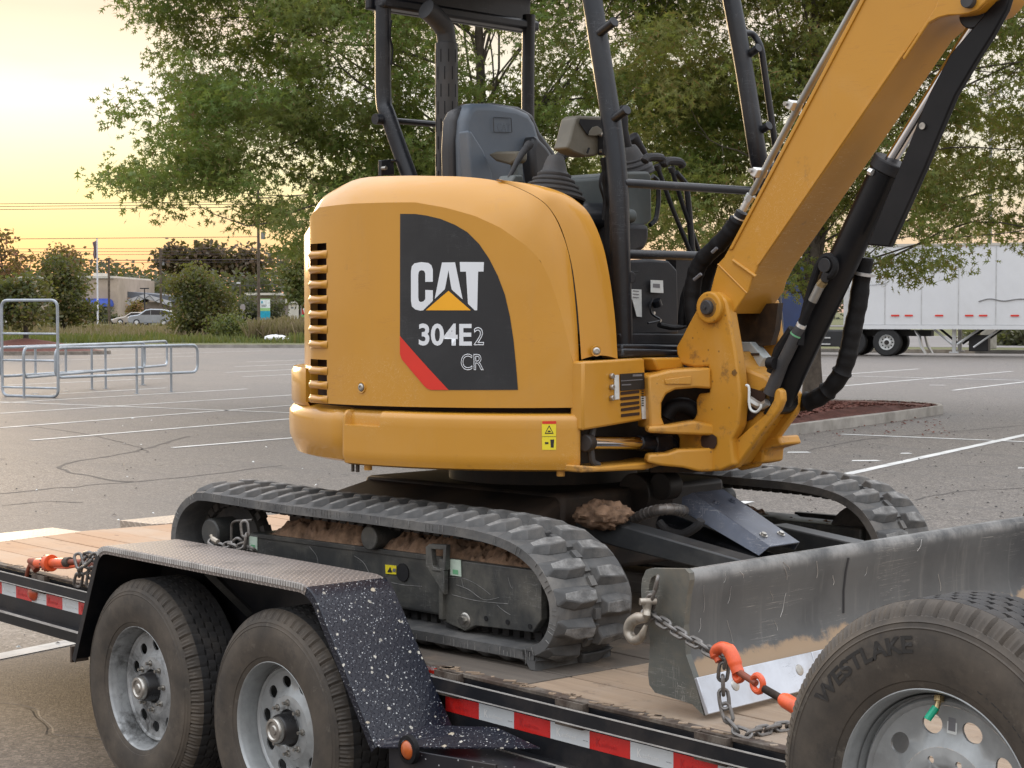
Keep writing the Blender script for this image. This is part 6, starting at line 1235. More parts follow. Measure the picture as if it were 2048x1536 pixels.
q = MB(); P = smooth_path(HK, 5); n_ = len(P); q.tube(P, [float(np.interp(i/n_, [0, .15, .3, .45, .8, 1], [.012, .012, .017, .016, .013, .004])) for i in range(n_)], 12); hk = obj('grab_hook', q, 'hook_steel', rc_)
q = MB(); c = Vector(HK[0]); q.cyl(c+Vector((-.012, -.02, 0)), c+Vector((.012, .02, 0)), .010, n=12); q.tube(smooth_path([HK[0], HK[1], Vector(HK[1])+Vector((.012, -.012, -.012)), HK[2]], 4), .011, 10); obj('clevis_pin', q, 'hook_steel', hk)
# loose tail of the chain hanging from the binder hook and lying on the deck edge
tc_ = empty('chain_tail', (0, 0, 0), 0, 'slack end of chain hanging below the red hook and trailing along the deck edge', 'chain')
TLc = [(1.649,0.324,0.799),(1.639,0.325,0.761),(1.638,0.326,0.721),(1.644,0.325,0.682),(1.657,0.323,0.651),(1.679,0.32,0.626)]+[(1.717,0.325,0.612),(1.724,0.376,0.612),(1.725,0.431,0.612),(1.737,0.481,0.612),(1.772,0.521,0.612)]
chain(tc_, TLc)
# binder with two red hooks
bd = empty('load_binder', (0, 0, 0), 0, 'orange red ratchet load binder stretched from the blade chain towards the spare tyre', 'load binder')
B = lambda px: [Vector(p) for p in px]
P = B([(1.635,0.326,0.791),(1.621,0.328,0.813),(1.645,0.325,0.83),(1.674,0.321,0.828),(1.694,0.318,0.809),(1.706,0.316,0.787),(1.714,0.315,0.774)])
q = MB(); q.tube(smooth_path([p+Vector((-.002, -.012, 0)) for p in P], 5), [.010]*3+[.016]*12+[.019]*9+[.017]*7, 12); obj('grab_hook', q, 'orange_paint', bd)
P = B([(1.714,0.315,0.78),(1.73,0.313,0.767),(1.711,0.315,0.754),(1.698,0.317,0.765)]); q = MB(); q.tube(smooth_path([p+Vector((0, -.012, 0)) for p in P], 4), .009, 10, True); obj('hook_eye', q, 'orange_paint', bd)
P = B([(1.714,0.315,0.778),(1.786,0.305,0.759)]); q = MB(); q.cyl(P[0]+Vector((0, -.014, 0)), P[1]+Vector((0, -.014, 0)), .0095, n=10); obj('connecting_link', q, 'rust_red', bd, .003)
c_, e_ = B([(1.791,0.304,0.76),(1.824,0.299,0.751)]); q = MB(); dd_ = (e_-c_).normalized(); up_ = Vector((0, 0, 1)); sd_ = dd_.cross(up_).normalized(); up2 = sd_.cross(dd_)
q.tube([c_+Vector((0, -.014, 0))+dd_*.021*math.cos(2*PI*i/16)+up2*.021*math.sin(2*PI*i/16) for i in range(16)], .0085, 10, True); obj('eye_bolt', q, 'orange_paint', bd)
P = B([(1.817,0.3,0.751),(1.889,0.29,0.736)]); q = MB(); A_, B_ = P[0]+Vector((0, -.014, 0)), P[1]+Vector((0, -.014, 0)); q.tube([A_.lerp(B_, i/40) for i in range(41)], [.0105-.0022*(i % 2) for i in range(41)], 12); obj('screw', q, 'rust_black', bd)
P = B([(1.882,0.291,0.738),(1.897,0.289,0.735),(2.011,0.273,0.708),(2.151,0.253,0.674)]); q = MB(); q.tube([p+Vector((0, -.014, 0)) for p in P], [.015, .020, .020, .020], 18); obj('ratchet_body', q, 'orange_paint', bd, .003)
# left binder
lbnd = empty('load_binder', (0, 0, 0), 0, 'rusty orange ratchet binder with round gear ring lying on the rear deck edge', 'load binder')
def LBp(*a): return a
P = B([(-2.359,0.29,0.573),(-2.344,0.29,0.609),(-2.315,0.29,0.638),(-2.287,0.29,0.632),(-2.264,0.29,0.617)]); q = MB(); q.tube(smooth_path(P, 5), [.009]*11+[.016]*10, 10); obj('grab_hook', q, 'rust_red', lbnd)
P = B([(-2.324,0.29,0.65),(-2.296,0.29,0.648),(-2.249,0.29,0.647)]); q = MB(); q.tube(P, [.014, .018, .014], 12); obj('hook_eye', q, 'rust_red', lbnd)
P = B([(-2.259,0.29,0.646),(-2.158,0.29,0.658),(-2.121,0.29,0.662),(-1.987,0.29,0.678)]); q = MB(); q.cyl(P[0], P[1], .021, n=20); q.cyl(P[2], P[3], .020, n=20); obj('ratchet_body', q, 'orange_paint', lbnd, .002)
q = MB(); q.cyl(P[1], P[1].lerp(P[2], .9), .036, n=28); obj('gear_ring', q, 'orange_paint', lbnd, .002)
q = MB()
d_ = (P[2]-P[1]).normalized(); 
for i in range(16): a = 2*PI*i/16; q.box(P[1]+Vector((0, .034*math.cos(a), .034*math.sin(a)))-d_*.004, (.008, .006, .006), Matrix.Rotation(a, 3, 'X'))
obj('gear_teeth', q, 'rust_black', lbnd, smooth=0)
P = B([(-1.991,0.285,0.68),(-1.951,0.285,0.685),(-1.839,0.285,0.696)]); q = MB(); q.cyl(P[0], P[1], .021, n=14); obj('stop_collar', q, 'rust_black', lbnd, .002); q = MB(); q.tube([P[1].lerp(P[2], i/24) for i in range(25)], [.012-.0025*(i % 2) for i in range(25)], 10); obj('screw', q, 'rust_red', lbnd)
P = B([(-2.085,0.285,0.65),(-1.978,0.285,0.659),(-1.882,0.285,0.677)]); q = MB(); q.tube(P, .007, 8); obj('handle', q, 'orange_paint', lbnd)
P = B([(-1.847,0.285,0.704),(-1.788,0.285,0.693),(-1.73,0.285,0.683),(-1.68,0.285,0.693)]); q = MB(); q.tube(smooth_path(P, 4), [.010]*4+[.017]*6+[.013]*3, 10); obj('grab_hook', q, 'rust_red', lbnd)
lch = empty('tie_down_chain', (0, 0, 0), 0, 'grey chain bunched over the rusty hook behind the fender', 'chain')
chain(lch, [(-1.86,0.275,0.621),(-1.846,0.275,0.651),(-1.829,0.275,0.69),(-1.794,0.275,0.722),(-1.752,0.275,0.735),(-1.693,0.275,0.724),(-1.615,0.275,0.728)], .040, scale=1.25); chain(lch, [(-1.806,0.25,0.707),(-1.785,0.25,0.673),(-1.756,0.25,0.68),(-1.73,0.25,0.711),(-1.671,0.25,0.737)], .040, scale=1.25); chain(lch, [(-1.748,0.27,0.634),(-1.739,0.27,0.659),(-1.71,0.27,0.687)], .04, scale=1.25)
# chain looped on the rear of the track frame
fch = empty('tie_down_chain', (0, 0, 0), 0, 'short chain looped through the bar at the rear of the track frame above the fender', 'chain')
chain(fch, [(-0.858,0.3,0.869),(-0.816,0.3,0.86),(-0.762,0.3,0.869),(-0.715,0.3,0.866),(-0.655,0.3,0.88),(-0.642,0.3,0.902),(-0.648,0.3,0.938)], .036, scale=1.1); chain(fch, [(-0.774,0.32,0.848),(-0.753,0.32,0.865),(-0.72,0.32,0.883),(-0.7,0.32,0.863),(-0.647,0.32,0.864)], .036, scale=1.1)
q = MB(); q.tube(smooth_path([(-0.862,0.29,0.897),(-0.848,0.29,0.884),(-0.814,0.29,0.876)], 4), [.006]*4+[.010]*5, 8); obj('grab_hook', q, 'hook_steel', fch)

# ================================================================== setting
RH = PI/2-TH                      # heading of the camera's right hand on the ground
RV = Vector((math.sin(TH), math.cos(TH), 0)); FH = Vector((-math.cos(TH), math.sin(TH), 0)); C0 = Vector((4.9147, -3.2498, 0))
def gp_(x, d, z=0): return C0+RV*x+FH*d+Vector((0, 0, z))          # metres to the right, metres ahead
def mx(u, D): return (u-1024)*D/3662.4
def mz(v, D): return 1.7196+(620.87-v)*D/3662.4
def root(name, u, D, label, cat, group=None, z=0, rz=0):
    return empty(name, gp_(mx(u, D), D, z), RH+rz, label, cat, group)
def sheet(name, P, z, mat):
    q = MB(); q.add([(p.x, p.y, z) for p in P], [tuple(range(len(P)))]); o = obj(name, q, mat, smooth=0); o['kind'] = 'structure'; return o
sheet('ground', [gp_(-900, -60), gp_(900, -60), gp_(900, 1500), gp_(-900, 1500)], -.05, 'verge_grass')
K = [(-220, 88), (-16.6, 84.3), (0, 84), (9, 77), (18.5, 73.2), (120, 42), (220, 12)]
sheet('parking_lot', [gp_(-220, -50), gp_(220, -50)]+[gp_(a, b) for a, b in K[::-1]], 0, 'asphalt')
q = MB()
for (a, b), (c, d) in zip(K[:-1], K[1:]):
    A_, B_ = gp_(a, b), gp_(c, d); n_ = (B_-A_).normalized(); s_ = Vector((-n_.y, n_.x, 0)); q.prism([A_, A_+s_*.16, A_+s_*.16+Vector((0, 0, .15)), A_+Vector((0, 0, .15))], B_-A_)
o = obj('kerb', q, 'concrete', bevel=.02); o['kind'] = 'structure'
sheet('verge', [gp_(a, b+.15) for a, b in K]+[gp_(240, 176), gp_(-240, 176)], .13, 'verge_grass')
sheet('street', [gp_(-300, 178), gp_(300, 178), gp_(300, 194), gp_(-300, 194)], .16, 'street_grey')
sheet('far_verge', [gp_(-300, 194.2), gp_(300, 194.2), gp_(400, 420), gp_(-400, 420)], .18, 'verge_grass')
sheet('side_street', [gp_(14, 80.5), gp_(60, 66), gp_(90, 90), gp_(16, 118)], .137, 'street_grey')
o_ = MB(); o_.add([(-2.0, -5.5, .002), (-3.33, -.35, .002), (-3.78, 1.25, .002), (-3.9, 1.7, .002), (6, 3.2, .002), (9, -5.5, .002)], [(0, 1, 2, 3, 4, 5)]); o_ = obj('shade_sheet', o_, 'asphalt_shade', smooth=0); o_['kind'] = 'structure'  # sheet over the lot, paints in the trailer's ambient shade
# painted bay lines
LN = [(-27.0, 11.8, -29.2, 18.6, .11), (-23.77, 10.26, -26.6, 19.2, .11), (-20.22, 8.59, -23.3, 16.9, .11), (-17.53, 7.76, -19.8, 14.6, .11), (-15.15, 8.5, -15.75, 11.1, .11), (-29.6, 14.1, -30.8, 17.5, .11), (-38.66, 23.95, -39.55, 26.87, .11),
      (-29.5, 11.3, -17.6, 15.0, .11), (-3.25, -.4, -3.72, 1.25, .13), (-5.2, 6.0, -6.1, 9.1, .12), (-26.6, 36.0, -27.95, 41.0, .11), (-21.66, 29.7, -24.9, 41.2, .11), (-26.5, 34.7, -16.5, 36.4, .11), (-18.62, 29.64, -21.2, 37.7, .11), (-11.27, 16.8, -3.0, 19.0, .11), (-7.2, 11.7, -10.4, 21.2, .13),
      (-43, 27, -45, 34, .11), (-34.5, 15.5, -36.0, 20.5, .11), (-35.5, 22.5, -37, 27.5, .11), (-47, 30, -50, 40, .1), (-52, 22, -55, 33, .1), (-58, 30, -61, 40, .1), (-64, 28, -67, 38, .1)]
for i, (x0, y0, x1, y1, w) in enumerate(LN):
    a, b = Vector((x0, y0, 0)), Vector((x1, y1, 0)); d = (b-a).normalized(); s = Vector((-d.y, d.x, 0))*w/2; z = .004+.0004*(i % 5)
    q = MB(); n_ = max(2, int((b-a).length/.35)); vs = []
    for k in range(n_+1): p = a.lerp(b, k/n_); vs += [p+s*random.uniform(.93, 1.05)+Vector((0, 0, z)), p-s*random.uniform(.93, 1.05)+Vector((0, 0, z))]
    q.add(vs, [(2*k, 2*k+2, 2*k+3, 2*k+1) for k in range(n_)]); o = obj('parking_line', q, 'paint_line', smooth=0); o['kind'] = 'structure'
for x0, y0, l in ((-8.3, 13.3, .35), (-8.6, 14.6, .15), (-20.6, 31.5, .4), (-9.6, 13.7, .3), (-6.5, 13.9, .35)):
    q = MB(); a = Vector((x0, y0, .0045)); q.add([a, a+RV*l, a+RV*l*.9+FH*.16, a+RV*.04+FH*.13], [(0, 1, 2, 3)]); o = obj('parking_line', q, 'paint_line', smooth=0); o['kind'] = 'structure'
for P, w in (([(-16.88,9.782,0.003),(-15.45,8.348,0.003),(-14.78,7.63,0.003),(-14.37,7.075,0.003),(-14.04,6.585,0.003),(-13.44,6.072,0.003),(-12.84,5.903,0.003),(-12.26,5.857,0.003),(-11.71,5.814,0.003),(-11.48,5.905,0.003)], .05), ([(-11.2,4.235,0.003),(-11.22,4.647,0.003),(-11.38,4.988,0.003),(-11.3,5.158,0.003),(-11.42,5.492,0.003),(-11.47,6.082,0.003),(-11.66,6.903,0.003),(-12.12,8.085,0.003)], .03), ([(-10.23,3.876,0.003),(-10.24,4.313,0.003),(-9.967,4.564,0.003)], .02), ([(-20.32,9.115,0.003),(-18.18,8.889,0.003),(-15.91,8.338,0.003),(-14.66,7.897,0.003)], .03), ([(-9.513,13.84,0.003),(-10.39,16.1,0.003),(-10.54,17.72,0.003),(-10.79,20.49,0.003)], .025), ([(-5.203,10.34,0.003),(-5.405,11.15,0.003),(-5.228,12.1,0.003)], .02)):
    P = smooth_path(P, 8); q = MB(); vs = []
    for i, p in enumerate(P): d = (P[min(i+1, len(P)-1)]-P[max(i-1, 0)]).normalized(); s = Vector((-d.y, d.x, 0))*w*(.3+.9*abs(noise.noise(p*3))); j_ = Vector((-d.y, d.x, 0))*noise.noise(p*2.3)*.06; vs += [p+s+j_, p-s+j_]
    q.add([(p.x, p.y, .0025) for p in vs], [(2*k, 2*k+2, 2*k+3, 2*k+1) for k in range(len(P)-1)]); o = obj('asphalt_crack', q, 'tar_dark', smooth=0); o['kind'] = 'structure'
# ---- planted island of the right oak
def ring(P, w, h, nm, mat):
    n = len(P); cen = sum(P, Vector())/n; I_ = [p+(cen-p).normalized()*w for p in P]; q = MB()
    vs = [(p.x, p.y, 0) for p in P]+[(p.x+(cen-p).normalized().x*.015, p.y+(cen-p).normalized().y*.015, h) for p in P]+[(p.x, p.y, h) for p in I_]+[(p.x, p.y, h-.04) for p in I_]
    q.add(vs, [(i+k*n, (i+1) % n+k*n, (i+1) % n+(k+1)*n, i+(k+1)*n) for i in range(n) for k in range(3)]); o = obj(nm, q, mat, bevel=.012); o['kind'] = 'structure'; return I_
IS = [Vector(p) for p in ((-11.25, 14.9, 0), (-11.52, 15.88, 0), (-12.1, 18.0, 0), (-12.75, 20.2, 0), (-13.37, 22.05, 0), (-13.75, 22.5, 0), (-14.4, 22.75, 0), (-15.1, 22.75, 0), (-15.9, 22.2, 0), (-15.6, 20.2, 0), (-14.9, 17.5, 0), (-13.6, 13.2, 0), (-13.0, 12.6, 0), (-11.8, 12.7, 0), (-11.2, 13.3, 0))]
I_ = ring(IS, .16, .15, 'island_kerb', 'concrete')
q = MB(); cen = sum(I_, Vector())/len(I_)
for k in range(8):
    t0 = k/8
    for p in I_: v = cen.lerp(p, 1-t0); q.v.append((v.x, v.y, .12+.16*(1-(1-t0)**2)+.02*noise.noise(v*3)))
n = len(I_); q.f = [(k*n+i, k*n+(i+1) % n, (k+1)*n+(i+1) % n, (k+1)*n+i) for k in range(7) for i in range(n)]+[tuple(7*n+i for i in range(n))]; q.m = [0]*len(q.f)
o = obj('mulch_bed', q, 'mulch', smooth=60); o['kind'] = 'structure'
def scatter_chips(name, P, count, size, mat, z0, zf=None, label=None):
    vs = np.zeros((count*3, 3)); xs = [p.x for p in P]; ys = [p.y for p in P]
    k = 0; cen_ = sum(P, Vector())/len(P)
    tri = [(cen_, P[i], P[(i+1) % len(P)]) for i in range(len(P))]
    for k in range(count):
        a, b, c = random.choice(tri); r1, r2 = random.random()**.5, random.random(); p = a*(1-r1)+b*r1*(1-r2)+c*r1*r2; s = size*random.uniform(.5, 1.5); z = z0(p) if callable(z0) else z0
        for j in range(3): an = random.uniform(0, 6.28); vs[3*k+j] = (p.x+s*math.cos(an), p.y+s*math.sin(an), z+random.uniform(0, size*.9))
    me = bpy.data.meshes.new(name); me.from_pydata(vs.tolist(), [], [(3*i, 3*i+1, 3*i+2) for i in range(count)]); me.materials.append(M[mat]); o = obj(name, me, None); tag(o, label, 'ground litter', kind='stuff'); return o
def mz0(p): d = min(1, (p-cen).length/3.5); return .12+.16*(1-d*d)
scatter_chips('mulch_chips', I_, 9000, .045, 'mulch', mz0, label='red brown bark mulch covering the kerbed island')
def debris(name, n, size, mat, u0, u1, d0, d1, label):
    q = MB()
    for i in range(n):
        D = d0*(d1/d0)**random.random(); p = gp_(mx(random.uniform(u0, u1), D), D, 0); s = size*random.uniform(.5, 1.4); a = random.uniform(0, 6.28); e = random.uniform(.3, .8)
        c, s2 = math.cos(a), math.sin(a); P = [Vector((p.x+s*c, p.y+s*s2, .006)), Vector((p.x-s*e*s2, p.y+s*e*c, .006+s*random.uniform(.1, .5))), Vector((p.x-s*c, p.y-s*s2, .006)), Vector((p.x+s*e*s2, p.y-s*e*c, .006+s*random.uniform(0, .5)))]
        q.add(P+[Vector((p.x, p.y, .006+s*.6))], [(0, 1, 4), (1, 2, 4), (2, 3, 4), (3, 0, 4)])
    o = obj(name, q, mat, smooth=0); tag(o, label, 'ground litter', kind='stuff')
debris('acorns', 230, .017, 'undercarriage', 1600, 2100, 15, 34, 'dark acorn hulls and twigs scattered on the asphalt at right')
debris('acorns', 120, .016, 'undercarriage', -50, 1000, 9, 40, 'dark specks of litter on the asphalt at left')
debris('fallen_leaves', 40, .022, 'sticker_white', -50, 1000, 9, 30, 'pale dry leaves lying on the asphalt at left')
debris('fallen_leaves', 120, .03, 'mulch', 1560, 1900, 25, 29.5, 'reddish leaves gathered along the island kerb')
# small mound island with young tree, far left
c_ = Vector((-62.3, 29.5, 0)); P = [c_+RV*(3.4*math.cos(a))+FH*(1.8*math.sin(a)) for a in [2*PI*i/20 for i in range(20)]]; Ii = ring(P, .15, .14, 'island_kerb', 'kerb_dirt')
q = MB(); q.grid(lambda u, w: c_+RV*(3.2*math.cos(2*PI*u)*(1-w))+FH*(1.6*math.sin(2*PI*u)*(1-w))+Vector((0, 0, .12+.5*(1-(1-w)**1.4)**1.2)), 24, 8, closed_u=True); o = obj('mulch_bed', q, 'mulch', smooth=60); o['kind'] = 'structure'
# ================================================================== vegetation
def in_poly(P, x, y):
    P = np.asarray(P); r = np.zeros(len(x), bool); j = len(P)-1
    for i in range(len(P)):
        xi, yi, xj, yj = *P[i], *P[j]; c = ((yi > y) != (yj > y)) & (x < (xj-xi)*(y-yi)/(yj-yi+1e-12)+xi); r ^= c; j = i
    return r
OAK_V = np.array([(-.02, 0), (.02, 0), (.065, .62), (-.065, .62), (.34, .46), (.05, .46), (.38, .86), (.06, .72), (0, 1.15), (-.34, .46), (-.05, .46), (-.38, .86), (-.06, .72), (.04, .24), (-.04, .24), (.05, .52), (-.05, .52)])
OAK_F = [(0, 1, 2, 3), (13, 4, 5), (15, 6, 7), (3, 2, 8), (14, 10, 9), (16, 12, 11)]
RH_V = np.array([(0, 0), (.32, .45), (0, 1), (-.32, .45)]); RH_F = [(0, 1, 2, 3)]
def leaf_cloud(name, P, sizes, mat, parent, tpl='rh', droop=.5, seed=0):
    """P: n x 3 leaf base points -> one mesh of small folded leaves"""
    rg = np.random.default_rng(seed); n = len(P); TV, TF = (OAK_V, OAK_F) if tpl == 'oak' else (RH_V, RH_F); k = len(TV)
    d = rg.normal(size=(n, 3)); d[:, 2] = d[:, 2]*.6-droop; d /= np.linalg.norm(d, axis=1)[:, None]
    s = rg.normal(size=(n, 3)); s -= (s*d).sum(1)[:, None]*d; s /= np.linalg.norm(s, axis=1)[:, None]
    vs = P[:, None, :]+(TV[None, :, 0:1]*s[:, None, :]+TV[None, :, 1:2]*d[:, None, :])*sizes[:, None, None]
    vs = vs.reshape(-1, 3); me = bpy.data.meshes.new(name); me.vertices.add(len(vs)); me.vertices.foreach_set('co', vs.ravel())
    lens = np.array([len(f) for f in TF]); flat = np.concatenate([np.array(f) for f in TF]); nl = len(flat)
    loops = (flat[None, :]+np.arange(n)[:, None]*k).ravel(); tot = np.tile(lens, n); st = np.concatenate([[0], np.cumsum(tot)[:-1]])
    me.loops.add(n*nl); me.loops.foreach_set('vertex_index', loops.astype(np.int32)); me.polygons.add(len(tot)); me.polygons.foreach_set('loop_start', st.astype(np.int32)); me.polygons.foreach_set('loop_total', tot.astype(np.int32))
    me.update(calc_edges=True); me.materials.append(M[mat]); return obj(name, me, None, parent)
def px_tree(R, u0, D, poly, nb, per, size, sig, depth, mat, base_z, trunk, limbs, seed, tpl='rh', gap=.0, droop=.5, gscale=.55, limb_r=.05, bark='tree_bark', zsig=.5):
    """crown filled inside an outline (given in photo units), trunk and limbs in the tree's own frame"""
    rg = np.random.default_rng(seed); A_ = np.asarray(poly, float); lo, hi = A_.min(0), A_.max(0); B_ = []
    k = D/3662.4
    while len(B_) < nb:
        u = rg.uniform(lo[0], hi[0], 400); v = rg.uniform(lo[1], hi[1], 400); m_ = in_poly(A_, u, v)
        for a, b in zip(u[m_], v[m_]):
            y = rg.normal(0, depth*.5); y = max(-depth, min(depth, y)); p = Vector(((a-u0)*k, y, mz(b, D)-base_z))
            if gap and noise.fractal(p*gscale+Vector((seed, 0, 0)), 1, 2, 3) < -.35+gap: continue
            B_.append(p)
            if len(B_) >= nb: break
    Bn = np.array([tuple(p) for p in B_]); pts_ = []; 
    for p in Bn:
        m_ = max(3, int(per*rg.uniform(.6, 1.4))); d = np.clip(rg.normal(size=(m_, 3)), -1.9, 1.9)*np.array([sig, sig, sig*zsig]); ax = np.array([p[0], p[1], 0])/max(.5, np.hypot(p[0], p[1])); t = np.clip(rg.normal(size=(m_, 1)), -1.6, 1.6)*sig*.8; pts_.append(p+d+ax*t-np.array([0, 0, .25])*np.abs(t))
    pts_ = np.concatenate(pts_); leaf_cloud('crown', pts_, size*rg.uniform(.7, 1.25, len(pts_)), mat, R, tpl, droop, seed)
    tr, h0 = trunk; q = MB(); top = float(np.percentile(Bn[:, 2], 75)); n_ = 10
    q.tube([(0.05*math.sin(i*.9+seed)*(i/n_), .04*math.cos(i)*(i/n_), -.05+top*i/n_) for i in range(n_+1)], [tr*(1.35 if i == 0 else 1-.8*(i/n_)) for i in range(n_+1)], 12); obj('trunk', q, bark, R)
    q = MB(); idx = rg.choice(len(Bn), min(limbs, len(Bn)), replace=False)
    for j in idx:
        p = Vector(Bn[j]); hz = min(max(h0, p.z*rg.uniform(.45, .9)), top*.9); s0 = Vector((0, 0, hz)); mid = s0.lerp(p, .5)+Vector((0, 0, rg.uniform(0, .12)*(p-s0).length)); L_ = (p-s0).length; r0 = min(tr*.45, limb_r*(.4+L_/6))
        P_ = smooth_path([s0, s0.lerp(mid, .5)+Vector(rg.normal(size=3))*.05*L_, mid, mid.lerp(p, .5)+Vector(rg.normal(size=3))*.06*L_, p], 3); q.tube(P_, [r0*(1-.88*i/(len(P_)-1)) for i in range(len(P_))], 5)
        for _ in range(2):
            a = P_[rg.integers(5, len(P_)-1)]; e = a+Vector(rg.normal(size=3))*.09*max(L_, 1.0); q.tube([a, a.lerp(e, .5)+Vector((0, 0, .05)), e], [r0*.3, r0*.2, r0*.08], 4)
    if limbs: obj('limbs', q, bark, R, smooth=60)
OAKG = None
T1 = [(300, -120), (302, 10), (306, 62), (322, 82), (346, 112), (350, 150), (334, 185), (303, 228), (306, 262), (332, 288), (400, 318), (340, 330), (300, 328), (257, 334), (262, 368), (300, 395), (318, 428), (332, 405), (366, 440), (392, 446), (405, 425), (452, 452), (475, 430), (530, 430), (590, 470), (640, 540), (1000, 560), (1160, 500), (1250, 430), (1330, 430), (1420, 330), (1440, 200), (1480, 20), (1440, -250), (1200, -520), (900, -620), (600, -500), (380, -300)]
oak1 = root('oak_tree', 960, 33, 'broad green oak behind the seat and hood, its boughs reaching out to the left', 'tree')
c_ = oak1.location.copy(); I1 = ring([Vector((c_.x+1.9*math.cos(a), c_.y+1.9*math.sin(a), 0)) for a in [2*PI*i/18 for i in range(18)]], .15, .15, 'island_kerb', 'concrete')
q = MB(); q.add([(p.x, p.y, .13) for p in I1], [tuple(range(18))]); o = obj('mulch_bed', q, 'mulch', smooth=0); o['kind'] = 'structure'
px_tree(oak1, 960, 33, T1, 1180, 95, .165, .25, 2.6, 'oak_leaf', 0, (.17, 2.4), 55, 3, 'oak', gap=.30, limb_r=.022)
T2 = [(1170, 420), (1230, 250), (1300, -100), (1420, -400), (1700, -600), (2050, -560), (2350, -300), (2420, 100), (2350, 420), (2200, 470), (2048, 492), (2010, 478), (1960, 512), (1925, 478), (1880, 530), (1850, 500), (1822, 545), (1800, 560), (1770, 575), (1735, 560), (1690, 520), (1640, 560), (1600, 600), (1560, 560), (1500, 540), (1440, 560), (1400, 520), (1330, 470), (1250, 470)]
oak2 = root('oak_tree', 1626, 30.8, 'green and yellowing oak on the kerbed mulch island, trunk behind the boom cylinder', 'tree')
px_tree(oak2, 1626, 30.8, T2, 880, 95, .16, .25, 2.6, 'oak_leaf_autumn', 0, (.155, 2.0), 80, 9, 'oak', gap=.26, limb_r=.022)
q = MB()
for a, b in (((0, 0, 1.6), (-.55, .1, 3.0)), ((0, 0, 1.7), (.25, .2, 3.4)), ((0, 0, 1.5), (-.25, -.2, 3.2)), ((0, 0, 1.9), (.6, 0, 3.1))): q.tube(smooth_path([a, Vector(a).lerp(Vector(b), .5)+Vector((0, 0, .12)), b], 4), [.075-.004*i for i in range(9)], 8)
obj('forked_stems', q, 'tree_bark', oak2)
